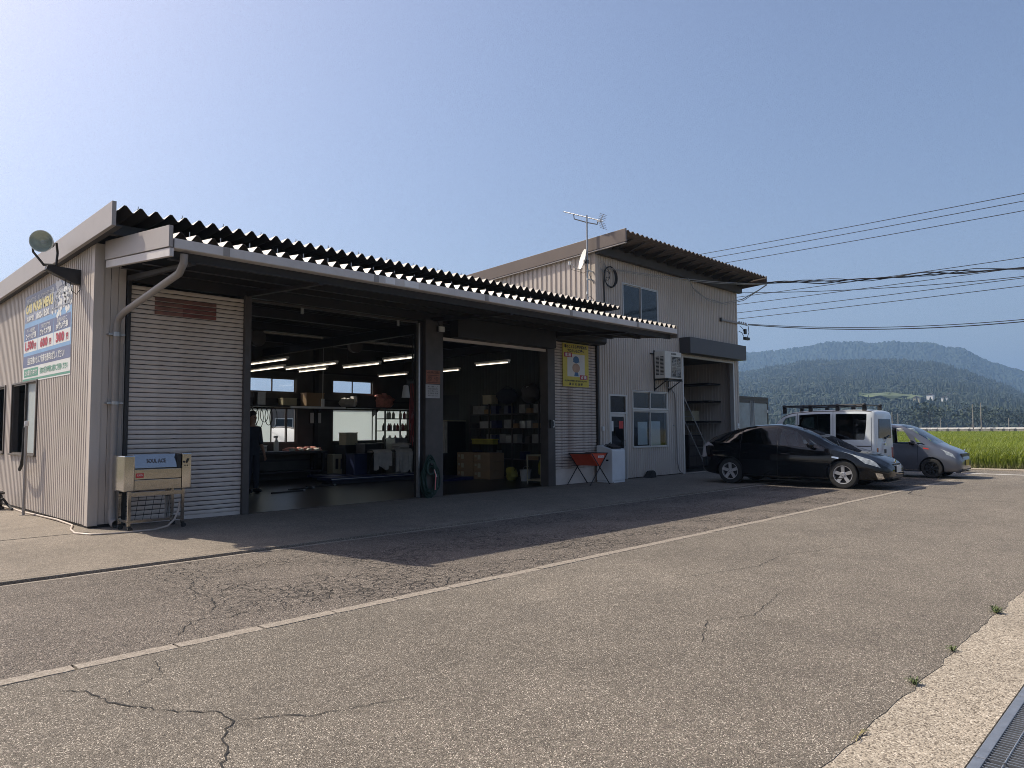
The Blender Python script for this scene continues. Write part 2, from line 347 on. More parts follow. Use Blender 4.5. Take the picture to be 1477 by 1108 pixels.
# kerb of flush concrete blocks
kerb = MB().box(-40, 23.3, 5.22, 5.35, -.4, -.03).build('kerb', M_SEAM); tag(kerb, kind='structure')
rk = random.Random(2)
kmes = []
for v in range(5):
    bmk = MB(); n = 12
    top = [(i / n * .612, rk.uniform(-.004, .004)) for i in range(n + 1)]
    poly = [(x, .004 + y) for x, y in top] + [(x, .122 + rk.uniform(-.006, .006)) for x, y in top[::-1]]
    bmk.prism(poly, 'z', -.06, .003); kmes.append(bmk.mesh('kerb_block', M_KERB))
x = -8.0
while x < 23.2:
    inst('kerb_block', kmes[rk.randrange(5)], kerb, (x, 5.22, rk.uniform(-.002, .003)), (0, 0, rk.uniform(-.004, .004))); x += .632
# cracks: narrow open seams
def crack(pts, wid, seed, par):
    r = random.Random(seed); P = []
    for (a, b) in zip(pts[:-1], pts[1:]):
        n = max(2, int(math.dist(a, b) / .035))
        for i in range(n):
            t = i / n; P.append((a[0] + (b[0] - a[0]) * t + r.uniform(-.012, .012), a[1] + (b[1] - a[1]) * t + r.uniform(-.012, .012)))
    P.append(pts[-1]); L_, R_ = [], []
    for i, p in enumerate(P):
        q = P[min(i + 1, len(P) - 1)]; o = P[max(i - 1, 0)]; d = Vector((q[0] - o[0], q[1] - o[1])).normalized(); nrm = Vector((-d.y, d.x))
        ww = wid * r.uniform(.35, 1.2) * min(1, (i + .5) / 4, (len(P) - i) / 6)
        zc = gz(p[0], p[1]) + .004; L_.append((p[0] + nrm.x * ww, p[1] + nrm.y * ww, zc)); R_.append((p[0] - nrm.x * ww, p[1] - nrm.y * ww, zc))
    MB().grid([L_, R_]).build('crack', M_SEAM, par)
crack([(1.25, 4.9), (1.38, 4.762), (1.425, 4.472), (1.505, 4.278), (1.628, 4.041), (1.725, 3.948), (1.778, 3.911), (1.773, 3.81), (1.775, 3.71), (1.709, 3.64), (1.655, 3.565), (1.618, 3.498), (1.608, 3.407), (1.569, 3.35), (1.509, 3.284), (1.45, 3.1)], .0062, 1, road)
crack([(1.775, 3.71), (1.868, 3.659), (1.979, 3.599), (2.068, 3.494), (2.254, 3.421), (2.6, 3.3)], .004, 2, road)
crack([(1.9, 5.1), (1.8, 4.75), (1.6, 4.6), (1.425, 4.472)], .0025, 6, road)
crack([(18.9, 5.1), (17.884, 4.917), (17.506, 4.342), (17.175, 3.57), (17.371, 2.702)], .012, 3, road)
lot = bpy.data.objects['car_park']
crack([(3.269, 7.799), (3.021, 7.319), (2.968, 6.957), (2.957, 6.655), (2.83, 6.291), (2.677, 6.067)], .006, 4, lot)
crack([(2.175, 5.471), (2.324, 5.707), (2.457, 5.89), (2.56, 5.893), (2.718, 5.78), (2.865, 5.862), (2.972, 5.808), (3.192, 5.829)], .005, 5, lot)
crack([(3.3, 7.0), (3.4, 6.7), (3.55, 6.6), (3.6, 6.3), (3.8, 6.2), (3.9, 5.9)], .006, 8, lot)
crack([(3.1, 6.9), (3.3, 7.0), (3.6, 7.1), (4.0, 6.95), (4.4, 7.0)], .005, 9, lot)
crack([(6.5, 3.9), (7.6, 3.6), (8.4, 3.7), (9.8, 3.3)], .004, 10, road)
crack([(4.6, 2.6), (5.2, 2.9), (5.6, 2.7), (6.6, 2.9)], .003, 12, road)
# steel drain gratings
def grating(x0, lab):
    g = thing('drain_grating', lab, 'grating', (x0, .4, -.004), 'steel drain gratings set end to end along the pavement')
    fr = MB(); fr.box(x0 + .004, x0 + 1.036, .80, .846, -.05, -.002); fr.box(x0 + .004, x0 + 1.036, .405, .44, -.05, -.002)
    fr.build('frame', M_GALV, g, bevel=.003)
    b = MB(); k = 0; xx = x0 + .02
    while xx < x0 + 1.02: b.box(xx, xx + .006, .44, .80, -.045, -.006); xx += .031
    tag(b.build('bars', M_GALV, g), kind='stuff')
    r = MB()
    for yy in (.53, .63, .73):
        pts = [(x0 + .015 + i * .0155, yy, -.0045 + (.002 if i % 2 else -.001)) for i in range(66)]; r.tube(pts, .0035, 5)
    tag(r.build('rods', M_GALV, g), kind='stuff')
labs = ['steel drain grating nearest the corner of the picture', 'second steel drain grating along the pale pavement', 'third steel drain grating along the pale pavement']
for i, xg in enumerate((2.88, 3.92, 4.96)): grating(xg, labs[i])
slab('drain_channel', [(-40, .40), (24, .40), (24, .852), (-40, .852)], -.34, M_SEAM)
cv_ = MB()
for a, b_ in ((-40, 2.88), (6.0, 24)): cv_.box(a, b_, .402, .85, -.3, -.006)
tag(cv_.build('drain_cover', M_PAVE), kind='structure')
# weeds at the edge of the asphalt
M_WEED = mat('weed_leaf', (.075, .10, .03), .7, var=.4, scale=30)
def weed(x, y, s, n, seed, lab):
    r = random.Random(seed); b = MB()
    for i in range(n):
        a = r.uniform(0, 2 * PI); l = s * r.uniform(.5, 1.1); h = s * r.uniform(.2, .75); wd = s * .07; d = Vector((math.cos(a), math.sin(a), 0)); q = Vector((-d.y, d.x, 0)) * wd
        p0 = Vector((x, y, 0)) + d * s * .06; p1 = p0 + d * l * .5 + Vector((0, 0, h)); p2 = p0 + d * l + Vector((0, 0, h * .55))
        b.add([p0 - q, p0 + q, p1 - q, p1 + q, p2], [(0, 1, 3, 2), (2, 3, 4)])
    tag(b.build('weed', M_WEED, at=(x, y, 0)), lab, 'weed', 'weeds rooted in the road edge')
weed(7.0, 1.31, .075, 34, 1, 'spreading green weed at the road edge, farthest up the kerbless pavement')
weed(5.62, 1.31, .05, 22, 2, 'small tight weed tuft in the middle of the road edge')
weed(4.75, 1.315, .055, 26, 3, 'green weed tuft at the road edge above the dry straw')
b = MB(); rr = random.Random(9)
for i in range(7):
    a = rr.uniform(-.5, .5) + (PI if i % 3 == 0 else 0); p = Vector((3.78, 1.30, .004)); b.tube([p, p + Vector((math.cos(a) * .05, math.sin(a) * .03, .012)), p + Vector((math.cos(a) * .10, math.sin(a) * .05, .004))], [.002, .002, .0008], 4)
tag(b.build('dry_straw', mat('straw', (.42, .36, .17), .8, var=.2), at=(3.78, 1.30, 0)), 'pale dry straw lying at the road edge near the grating', 'straw')
# ------------------------------------------------------------------ corrugated cladding
def clad(b, ts, zlo, zhi, holes, place):
    """vertical ribbed sheet: ts = [(t, depth)], openings cut out, place(t, depth, z) -> point"""
    cuts = sorted({h[0] for h in holes} | {h[1] for h in holes}); T = []
    for (a, da), (c, dc) in zip(ts[:-1], ts[1:]):
        seq = [(a, da)] + [(k, da + (dc - da) * (k - a) / (c - a)) for k in cuts if a < k < c] + [(c, dc)]
        T += list(zip(seq[:-1], seq[1:]))
    for (a, da), (c, dc) in T:
        mid = (a + c) / 2; iv = [(zlo, zhi(mid))]
        for h in holes:
            if h[0] < mid < h[1]:
                nv = []
                for (p, q) in iv:
                    if h[3] <= p or h[2] >= q: nv.append((p, q)); continue
                    if h[2] > p: nv.append((p, h[2]))
                    if h[3] < q: nv.append((h[3], q))
                iv = nv
        for (p, q) in iv:
            top = q if q != zhi(mid) else None
            b.add([place(a, da, p), place(c, dc, p), place(c, dc, zhi(c) if top is None else q), place(a, da, zhi(a) if top is None else q)], [(0, 1, 2, 3)])
def ribs(t0, t1, pitch, d, flat=.58, ramp=.12):
    out = [(t0, 0)]; t = t0 + .01
    while t + pitch < t1:
        out += [(t, 0), (t + pitch * ramp, d), (t + pitch * (ramp + flat), d), (t + pitch * (2 * ramp + flat), 0)]; t += pitch
    return out + [(t1, 0)]
YF = 12.55; XL = 3.62; XR = 16.57; YB = 20.6
# ------------------------------------------------------------------ the garage
G = thing('garage', 'low grey car repair garage with open bays and zigzag folded metal roof', 'garage', (10, 16, 0))
ltop = lambda t: 4.50 - .027 * (t - 12.55)
lholes = [(15.62, 17.50, 1.07, 2.44), (18.07, 19.95, 1.07, 2.44)]
b = MB(); clad(b, ribs(12.70, YB, .112, .026, .52, .13), .05, ltop, lholes, lambda t, d, z: (XL - d, t, z))
b.build('wall', M_SIDING, G)
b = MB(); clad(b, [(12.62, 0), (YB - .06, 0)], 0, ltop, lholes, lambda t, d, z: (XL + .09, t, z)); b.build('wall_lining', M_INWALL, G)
MB().prism([(12.6, .0), (20.6, .0), (20.6, .045), (12.6, .045)], 'x', XL + .005, XL + .085).build('sill_plate', M_DARKST, G)
# corner flashings and flat front panel beside the shutter
b = MB(); b.box(XL - .022, XL + .125, YF - .012, YF + .15, .035, 4.47); b.build('corner_post', M_SIDING, G, bevel=.006)
b = MB()
xx = XL + .127
for wd in (.105, .11, .115): b.box(xx, xx + wd - .006, YF + .004, YF + .07, .05, 4.47); xx += wd
b.build('wall', M_SIDING, G, bevel=.004)
bx(XL + .02, 4.08, YF + .02, YF + .12, 0, .05).build('sill_plate', M_DARKST, G)
bholes = [(8.6, 11.7, 1.12, 2.18), (10.05, 11.68, 2.67, 3.10), (12.93, 16.1, 1.12, 2.18), (12.93, 14.56, 2.70, 3.13)]
b = MB(); clad(b, ribs(XL, XR, .112, .014), 0, lambda t: 4.3, bholes, lambda t, d, z: (t, YB + d, z)); b.build('wall', M_SIDING, G)
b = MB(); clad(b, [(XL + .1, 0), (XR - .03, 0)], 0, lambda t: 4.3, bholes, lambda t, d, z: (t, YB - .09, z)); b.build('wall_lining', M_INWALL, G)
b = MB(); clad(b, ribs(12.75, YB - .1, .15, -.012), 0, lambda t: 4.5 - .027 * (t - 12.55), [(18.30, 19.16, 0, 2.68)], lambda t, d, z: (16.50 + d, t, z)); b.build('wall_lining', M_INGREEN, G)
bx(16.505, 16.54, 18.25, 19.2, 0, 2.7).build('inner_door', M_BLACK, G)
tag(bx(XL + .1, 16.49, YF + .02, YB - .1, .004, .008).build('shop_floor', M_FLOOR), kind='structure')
# interior posts and girts
b = MB()
for xp in (4.0, 8.4, 12.3, 16.35):
    b.box(xp - .06, xp + .06, YB - .22, YB - .1, 0, 4.2)
for z in (.55, 2.42, 3.3): b.box(XL + .1, 16.45, YB - .13, YB - .095, z, z + .06)
b.build('girt', M_DARKST, G)
def beam(x0, x1, y0, y1, z, h=.2, wd=.12, along='x'):
    m_ = MB()
    if along == 'x': m_.box(x0, x1, y0, y0 + wd, z + h - .012, z + h); m_.box(x0, x1, y0, y0 + wd, z, z + .012); m_.box(x0, x1, y0 + wd / 2 - .005, y0 + wd / 2 + .005, z + .012, z + h - .012)
    else: m_.box(x0, x0 + wd, y0, y1, z + h - .012, z + h); m_.box(x0, x0 + wd, y0, y1, z, z + .012); m_.box(x0 + wd / 2 - .005, x0 + wd / 2 + .005, y0, y1, z + .012, z + h - .012)
    return m_
for y in (14.6, 16.6, 18.6): beam(XL + .1, 16.45, y, 0, 3.95, .22).build('beam', M_DARKST, G)
for x in (6.0, 10.4, 14.5): beam(x, 0, 12.7, 20.4, 3.7, .24, .14, 'y').build('beam', M_DARKST, G)
# folded plate roofs
def plate_build(b_, name, par, top, und):
    o = b_.build(name, [top, und], par)
    o.data.polygons.foreach_set('material_index', [0 if i < b_.ntop else 1 for i in range(len(o.data.polygons))]); return o
def plate(x0, x1, pitch, h, y0, y1, z0, slope, nx=0, thick=.006):
    up, dn = [], []
    prof = []; x = x0
    while x < x1 - .02:
        for (t, d) in ((0, 0), (.05, 0), (.42, 1), (.58, 1), (.95, 0)):
            if x + t * pitch <= x1: prof.append((x + t * pitch, d * h))
        x += pitch
    prof.append((x1, 0)); b_ = MB()
    rows = []
    for (yy) in (y0, (y0 + y1) / 2, y1): rows.append([(p, yy, z0 + slope * (yy - y0) + d - h) for p, d in prof])
    lo = [[(p[0], p[1], p[2] - thick) for p in r] for r in rows]
    b_.grid(rows); b_.ntop = len(b_.f); b_.grid([r[::-1] for r in lo]); b_.grid([lo[0], rows[0]]); b_.grid([rows[-1], lo[-1]])
    return b_, prof
b, prof = plate(3.515, 16.0,   .217, .092, 11.3, 20.95, 4.80, -.027)
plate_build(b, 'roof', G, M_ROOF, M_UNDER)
MB().prism([(12.3, 4.70), (20.95, 4.46), (20.95, 4.50), (12.3, 4.74)], 'x', 15.9, 16.572).build('roof_gap_cover', M_UNDER, G)  # unseen strip added over the gap beside the roof to keep sunlight out
peaks = [3.515 + .5 * .217 + i * .217 for i in range(57)]
b = MB()
for i, xp in enumerate(peaks):
    if i % 3 == 1: b.tube([(xp, 11.42, 4.78), (xp, 11.42, 4.855)], .007, 5); b.lathe([(.02, 0), (.02, .012)], (xp, 11.42, 4.80), 'z', 6)
tag(b.build('roof_bolts', M_GALV, G), kind='stuff')
fz = lambda y: 4.83 - .0275 * (y - 11.3)
MB().prism([(11.28, fz(11.28)), (20.97, fz(20.97)), (20.97, fz(20.97) - .36), (11.28, fz(11.28) - .36)], 'x', 3.44, 3.50).build('fascia', M_TRIM, G, bevel=.006)
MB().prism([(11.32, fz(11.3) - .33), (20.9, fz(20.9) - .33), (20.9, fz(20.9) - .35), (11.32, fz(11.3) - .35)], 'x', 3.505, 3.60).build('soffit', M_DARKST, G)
bx(3.452, 3.458, 14.9, 14.91, 4.37, 4.72)
bx(3.56, 16.3, 11.75, 11.87, 4.46, 4.62).build('eaves_beam', M_DARKST, G)
bx(3.64, 16.5, YF + .005, YF + .10, 3.93, 4.62).build('lintel', M_DARKST, G)
# canopy over the bays: its own lower folded sheet, gutter, end panel, purlins and brackets
cn = MB()
b, prof2 = plate(3.78, 16.56, .222, .112, 9.93, 12.54, 4.185, .095)
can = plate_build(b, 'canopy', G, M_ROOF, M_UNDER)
b = MB()
for i in range(57):
    if i % 2 == 1: xp = 3.78 + .111 + .222 * i; b.tube([(xp, 10.2, 4.21), (xp, 10.2, 4.285)], .006, 5)
tag(b.build('roof_bolts', M_GALV, can), kind='stuff')
b = MB().box(3.78, 16.50, 9.86, 9.875, 3.945, 4.075); b.box(3.78, 16.50, 9.875, 10.03, 3.94, 3.955); b.box(3.78, 3.79, 9.875, 10.03, 3.955, 4.07); b.box(16.49, 16.5, 9.875, 10.03, 3.955, 4.07)
gut = b.build('gutter', M_GUTTER, can, bevel=.004)
for xg in (4.45, 7.0, 9.55, 12.1, 14.65): bx(xg, xg + .09, 9.852, 9.86, 3.948, 4.07).build('gutter_joint', M_PIPE, can)
M_GPATCH = mat('gutter_patch_grey', (.72, .71, .70), .4, var=.05)
for xa, xb in ((7.22, 7.42), (7.62, 7.93)): bx(xa, xb, 9.853, 9.8595, 3.955, 4.06).build('gutter_patch', M_GPATCH, can)
MB().prism([(9.84, 4.235), (12.4, 4.49), (12.4, 4.19), (9.84, 3.945)], 'x', 3.70, 3.755).build('end_panel', M_TRIM, can, bevel=.005)
MB().prism([(9.85, 3.935), (12.4, 4.18), (12.4, 4.065), (9.85, 3.82)], 'x', 3.715, 3.77).build('end_panel_trim', M_GUTTER, can, bevel=.004)
b = MB(); b.prism([(9.9, 4.16), (12.54, 4.42), (12.54, 4.1), (9.9, 3.84)], 'x', 16.57, 16.62); b.build('end_panel', M_SIDING_DK, can, bevel=.004)
for y, z in ((10.06, 3.83), (11.0, 3.92), (11.9, 4.0)): beam(3.8, 16.54, y, 0, z, .16, .09).build('purlin', M_DARKST, can)
for xp in (4.12, 6.13, 10.5, 14.5): MB().prism([(10.06, 3.84), (12.54, 4.02), (12.54, 3.93), (10.06, 3.80)], 'x', xp - .04, xp + .04).build('bracket', M_DARKST, can)
# posts between the bays
def post(x0, x1, y0=YF - .03, y1=YF + .2, z=3.95, m_=M_POST, nm='post'):
    return bx(x0, x1, y0, y1, 0, z).build(nm, m_, G, bevel=.006)
post(4.085, 4.15, YF - .02, YF + .1, m_=M_DARKST); post(6.065, 6.19, YF - .05, YF + .16); post(10.24, 10.75, YF - .08, YF + .3); post(14.37, 14.66, YF - .07, YF + .2); post(16.555, 16.64, YF - .05, YF + .05, m_=M_DARKST)
bx(10.09, 10.13, YF - .02, YF + .06, .02, 3.86).build('door_guide', M_GALV, G); bx(10.14, 10.235, YF + .02, YF + .2, 0, 3.9).build('post', M_DARKST, G)
bx(6.2, 10.09, YF + .0, YF + .06, 3.86, 3.90).build('door_rail', M_POST, G)
b = MB()
for xk in (7.2, 9.5): b.box(xk, xk + .05, YF - .03, YF - .001, 3.74, 3.86)
b.build('rail_clip', M_GALV, G)
# shutters: every slat is a piece
def slat_mesh(w_, h, m_, seed, dent):
    r = random.Random(seed); rows = []
    n = 18
    n = 26; prof = [(-.008, .0), (.002, .03), (.007, .15), (.009, .45), (.008, .70), (.004, .82), (-.008, .85)]
    wb_ = [(r.random() ** 5) * .10 for _ in range(n + 1)]
    for (d, t) in prof: rows.append([(w_ * i / n, -d - (r.random() ** 4) * dent, h * (t + (wb_[i] if t < .1 else 0))) for i in range(n + 1)])
    return MB().grid([q[::-1] for q in rows]).mesh('slat', m_, smooth=True)
def shutter(x0, x1, z1, m_, pitch, lab, base=.07):
    s = bx(x0, x1, YF + .02, YF + .05, .0, base).build('shutter', M_SHUTTER, G, bevel=.003, label=lab)
    bk = bx(x0, x1, YF + .035, YF + .05, base, z1).build('backing', M_POST, s)
    ms = [slat_mesh(x1 - x0, pitch, m_, k + int(x0 * 10), .008) for k in range(6)]
    z = base; k = 0; r = random.Random(int(x0 * 7)); off = Vector((x0, YF + .028, 0)) - ORG[G.name]
    while z < z1 - .01:
        inst('slat', ms[r.randrange(6)], s, off + Vector((0, r.uniform(-.002, .002), z))); z += pitch
    return s
sh1 = shutter(4.152, 6.064, 3.88, M_SHUTTER, .0765, 'grey roller shutter closed beside the downpipe')
sh2 = shutter(14.662, 16.553, 3.86, M_SHUT_RUST, .0765, 'rust stained roller shutter closed behind the yellow poster', base=.42)
# faded red writing board ghost on the first shutter
b = MB()
gh = mat('faded_red', (.20, .095, .075), .6, var=.35, scale=5); gh2 = mat('faded_red_deep', (.17, .055, .042), .6, var=.3, scale=6)
for k in range(4): z = .07 + .0765 * (44 + k); bx(4.52, 5.56, YF + .0085, YF + .0092, z + .006, z + .063).build('faded_patch', gh, sh1)
for k in range(3): z = .07 + .0765 * (44 + k); bx(4.98, 5.56, YF + .0070, YF + .0077, z + .006, z + .060).build('faded_patch', gh2, sh1)
# shutter boxes above the second bay and the right shutter
MB().prism([(12.22, 3.60), (12.52, 3.60), (12.52, 4.08), (12.22, 4.08)], 'x', 10.98, 14.42).build('shutter_box', M_DARKST, G, bevel=.01)
MB().prism([(12.20, 3.93), (12.26, 3.865), (12.52, 3.865), (12.52, 4.09), (12.20, 4.09)], 'x', 14.45, 16.62).build('shutter_box', M_DARKST, G, bevel=.02)
b = MB(); b.box(10.76, 14.36, YF - .02, YF + .03, 3.53, 3.60)
b.build('shutter_edge', M_SHUTTER, G, bevel=.004)
# windows of the garage
def window(par, ax, c, t0, t1, z0, z1, fr, panes, gm, fd=.05, dep=.08, sub=(), out=-1, fw=.04, sill=None, cross=None):
    """ax 'x': plane x=c spanning y; ax 'y': plane y=c spanning x. panes: split positions; gm list"""
    def bb(a0, a1, d0, d1, p, q, m_):
        d0, d1 = min(d0, d1), max(d0, d1)
        return m_.box(c + d0, c + d1, a0, a1, p, q) if ax == 'x' else m_.box(a0, a1, c + d0, c + d1, p, q)
    m_ = MB(); o0, o1 = out * fd, -out * dep
    bb(t0 - fw * .3, t0 + fw, o0, o1, z0, z1, m_); bb(t1 - fw, t1 + fw * .3, o0, o1, z0, z1, m_); bb(t0 - fw * .3, t1 + fw * .3, o0, o1, z1, z1 + fw * .8, m_); bb(t0 - fw * .3, t1 + fw * .3, o0 * 1.4, o1, z0 - fw * .8, z0, m_)
    W = m_.build('window', fr, par, bevel=.003)
    ed = [t0 + fw] + list(panes) + [t1 - fw]
    for i, (a, e) in enumerate(zip(ed[:-1], ed[1:])):
        k = out * (.012 if i % 2 else -.02)
        s_ = MB(); f2 = .028
        for (p, q, r_, u) in ((a, a + f2, z0, z1), (e - f2, e, z0, z1), (a + f2, e - f2, z0, z0 + f2), (a + f2, e - f2, z1 - f2, z1)): bb(p, q, k - .012, k + .012, r_, u, s_)
        s_.build('sash', fr, W)
        g_ = gm[i] if isinstance(gm, list) else gm
        if g_ is not None:
            q_ = MB(); bb(a + f2, e - f2, k - .003, k + .003, z0 + f2, z1 - f2, q_); q_.build('pane', g_, W)
    return W
window(G, 'x', XL, 15.62, 17.50, 1.07, 2.44, M_BRONZE, [16.5], [M_FROST, None], out=-1)
window(G, 'x', XL, 18.07, 19.95, 1.07, 2.44, M_BRONZE, [19.0], [None, G_DARK], out=-1)
window(G, 'y', YB - .03, 8.6, 11.7, 1.12, 2.18, M_BRONZE, [10.85, 11.35], [M_FROST, G_CLEAR, G_CLEAR], out=1)
window(G, 'y', YB - .03, 10.05, 11.68, 2.67, 3.10, M_BRONZE, [10.86], G_CLEAR, out=1)
window(G, 'y', YB - .03, 12.93, 16.1, 1.12, 2.18, M_BRONZE, [14.55], M_FROST, out=1)
window(G, 'y', YB - .03, 12.93, 14.56, 2.70, 3.13, M_BRONZE, [13.74], G_CLEAR, out=1)
# downpipe from the gutter
b = MB(); b.tube([(3.95, 9.96, 3.9), (3.95, 9.97, 3.78), (3.945, 10.1, 3.66), (3.93, 12.2, 3.36), (3.925, 12.40, 3.29), (3.92, 12.45, 3.2), (3.92, 12.45, .25)], .052, 14)
dp = b.build('downpipe', M_PIPE, G, smooth=True)
b = MB(); b.tube([(3.92, 12.45, .30), (3.92, 12.45, .16), (3.92, 12.42, .1), (3.92, 12.33, .066), (3.92, 12.24, .066)], [.06, .06, .06, .062, .062], 14, cap=False); b.build('elbow', M_PIPE, dp, smooth=True)
b = MB(); b.lathe([(.062, 0), (.062, .07)], (3.92, 12.45, 3.0), 'z', 14); b.lathe([(.062, 0), (.062, .05)], (3.92, 12.45, 1.92), 'z', 14); b.box(3.80, 4.04, 12.44, 12.55, 1.93, 1.955); b.box(3.80, 4.04, 12.44, 12.55, 3.02, 3.045); b.build('pipe_bracket', M_GALV, dp)
b = MB(); b.tube([(4.05, 12.5, 2.9), (4.05, 12.5, .35), (4.03, 12.47, .12), (3.98, 12.35, .03), (3.9, 12.3, .02)], .011, 6); b.build('conduit', M_PIPE, G)
# ------------------------------------------------------------------ two-storey block
T = thing('two_storey_block', 'taller two storey metal clad block with a sloping roof at the right end', 'building', (21, 16, 0))
X2 = 25.23; Y2 = 20.8
fh = [(17.13, 18.0, 0, 2.50), (18.30, 20.27, .92, 2.66), (17.88, 19.82, 4.72, 5.88), (21.22, 24.88, 0, 3.92)]
top2 = lambda t: 6.70
b = MB(); clad(b, ribs(16.70, X2 - .06, .118, .024, .52, .12), .03, top2, fh, lambda t, d, z: (t, YF - d, z)); b.build('wall', M_SIDING, T)
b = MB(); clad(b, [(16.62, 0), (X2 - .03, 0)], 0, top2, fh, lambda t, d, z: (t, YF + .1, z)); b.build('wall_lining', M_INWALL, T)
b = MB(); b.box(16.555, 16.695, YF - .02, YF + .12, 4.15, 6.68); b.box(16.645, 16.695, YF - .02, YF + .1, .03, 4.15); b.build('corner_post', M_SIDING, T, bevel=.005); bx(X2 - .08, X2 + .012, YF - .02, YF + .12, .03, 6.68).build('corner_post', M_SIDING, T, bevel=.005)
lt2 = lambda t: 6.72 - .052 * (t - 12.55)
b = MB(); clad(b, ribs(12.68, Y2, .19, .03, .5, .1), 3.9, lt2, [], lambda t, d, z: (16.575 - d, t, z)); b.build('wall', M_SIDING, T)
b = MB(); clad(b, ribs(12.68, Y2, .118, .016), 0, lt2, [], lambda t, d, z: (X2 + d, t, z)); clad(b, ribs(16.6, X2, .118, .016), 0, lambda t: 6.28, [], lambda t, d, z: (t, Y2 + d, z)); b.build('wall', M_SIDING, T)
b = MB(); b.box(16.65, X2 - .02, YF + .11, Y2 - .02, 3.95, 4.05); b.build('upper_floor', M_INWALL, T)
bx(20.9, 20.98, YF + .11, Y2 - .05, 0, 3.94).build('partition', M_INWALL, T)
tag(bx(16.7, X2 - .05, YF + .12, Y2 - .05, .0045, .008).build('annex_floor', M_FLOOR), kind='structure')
b, pr = plate(16.50, 25.27, .237, .062, 11.42, 21.1, 7.02, -.052, thick=.006); plate_build(b, 'roof', T, mat('roof_brown', (.085, .07, .06), .5, var=.08), mat('eaves_brown', (.17, .14, .12), .55, var=.08))
fz2 = lambda y: 7.03 - .052 * (y - 11.4)
MB().prism([(11.38, fz2(11.38)), (21.15, fz2(21.15)), (21.15, fz2(21.15) - .37), (11.38, fz2(11.38) - .37)], 'x', 16.43, 16.485).build('fascia', M_FASCIA, T, bevel=.006)
MB().prism([(11.40, fz2(11.4) - .375), (21.1, fz2(21.1) - .375), (21.1, fz2(21.1) - .41), (11.40, fz2(11.4) - .41)], 'x', 16.44, 16.50).build('fascia_trim', M_TRIM, T, bevel=.003)
MB().prism([(11.38, fz2(11.38) - .02), (21.15, fz2(21.15) - .02), (21.15, fz2(21.15) - .40), (11.38, fz2(11.38) - .30)], 'x', 25.285, 25.33).build('fascia', M_FASCIA, T, bevel=.006)
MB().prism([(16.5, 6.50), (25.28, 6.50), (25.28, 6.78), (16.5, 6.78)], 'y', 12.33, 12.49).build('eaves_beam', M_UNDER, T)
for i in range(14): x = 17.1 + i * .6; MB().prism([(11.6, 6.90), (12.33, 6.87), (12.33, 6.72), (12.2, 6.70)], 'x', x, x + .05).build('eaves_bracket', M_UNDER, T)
# door, windows, shutter box
M_ALUW = mat('silver_frame', (.50, .49, .475), .35, metal=.35, var=.04)
b = MB(); b.box(17.13, 17.18, YF - .03, YF + .06, .0, 2.5); b.box(17.95, 18.0, YF - .03, YF + .06, .0, 2.5); b.box(17.18, 17.95, YF - .03, YF + .06, 2.45, 2.5); b.box(17.18, 17.95, YF - .03, YF + .06, 1.93, 1.98)
door = b.build('door', M_ALUW, T, bevel=.003)
b = MB(); b.box(17.18, 17.95, YF - .005, YF + .03, .02, .82)
b.box(17.18, 17.26, YF - .005, YF + .03, .82, 1.93); b.box(17.88, 17.95, YF - .005, YF + .03, .82, 1.93); b.box(17.26, 17.88, YF - .005, YF + .03, 1.85, 1.93); b.box(17.26, 17.88, YF - .005, YF + .03, .82, .92); b.build('door_leaf', M_ALUW, door)
b = MB(); b.box(17.26, 17.88, YF + .01, YF + .016, .92, 1.85); b.box(17.18, 17.95, YF + .01, YF + .016, 1.98, 2.45); b.build('pane', G_DARK, door)
b = MB(); b.box(17.64, 17.85, YF + .002, YF + .006, 1.50, 1.72); b.build('red_notice', M_RED, door)
b = MB(); b.box(17.27, 17.36, YF + .002, YF + .006, 1.42, 1.72); b.build('notice', M_PAPER, door)
b = MB(); b.tube([(17.86, YF - .03, .98), (17.86, YF - .05, .98), (17.86, YF - .05, 1.15), (17.86, YF - .03, 1.15)], .01, 6); b.build('handle', M_STEEL, door)
W2 = window(T, 'y', YF, 18.30, 20.27, .94, 2.02, M_ALUW, [19.28], G_WIN, out=-1, fd=.04)
W3 = window(T, 'y', YF, 18.30, 20.27, 2.10, 2.62, M_ALUW, [19.28], G_WIN, out=-1, fd=.04)
bx(18.31, 20.26, YF - .02, YF + .06, 2.04, 2.07).build('window_transom', M_ALUW, T)
b = MB(); b.box(18.68, 19.2, YF + .05, YF + .054, 1.0, 1.70); b.build('paper_sheet', M_PAPER, W2)
b = MB(); b.box(19.36, 19.95, YF + .06, YF + .064, .98, 1.72); b.build('paper_sheet', M_PAPER, W2)
window(T, 'y', YF, 17.88, 19.82, 4.74, 5.86, M_ALUW, [18.86], mat('upper_glass', (.015, .025, .033), .06, var=.05), out=-1, fd=.03)
b = MB(); b.box(21.08, 25.06, 12.12, YF - .018, 3.96, 4.49); b.build('shutter_box', mat('shutter_box_grey', (.055, .052, .055), .45, var=.08), T, bevel=.008)
b = MB(); b.box(21.22, 21.30, YF - .03, YF + .12, 0, 3.95); b.box(24.80, 24.88, YF - .03, YF + .12, 0, 3.95); b.box(21.3, 24.8, YF - .02, YF + .06, 3.86, 3.95); b.build('shutter_guide', M_ALUW, T, bevel=.003)
b = MB(); b.box(21.3, 24.8, YF - .05, YF + .1, .004, .03); b.build('threshold', M_KERB, T)
# inside the annex bay: lining boards and shelves
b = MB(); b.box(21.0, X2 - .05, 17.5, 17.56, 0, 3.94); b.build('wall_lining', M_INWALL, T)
for z in (1.7, 2.45, 3.1):
    bx(24.2, 25.1, 13.2, 17.4, z, z + .06).build('shelf', M_DARKST, T)
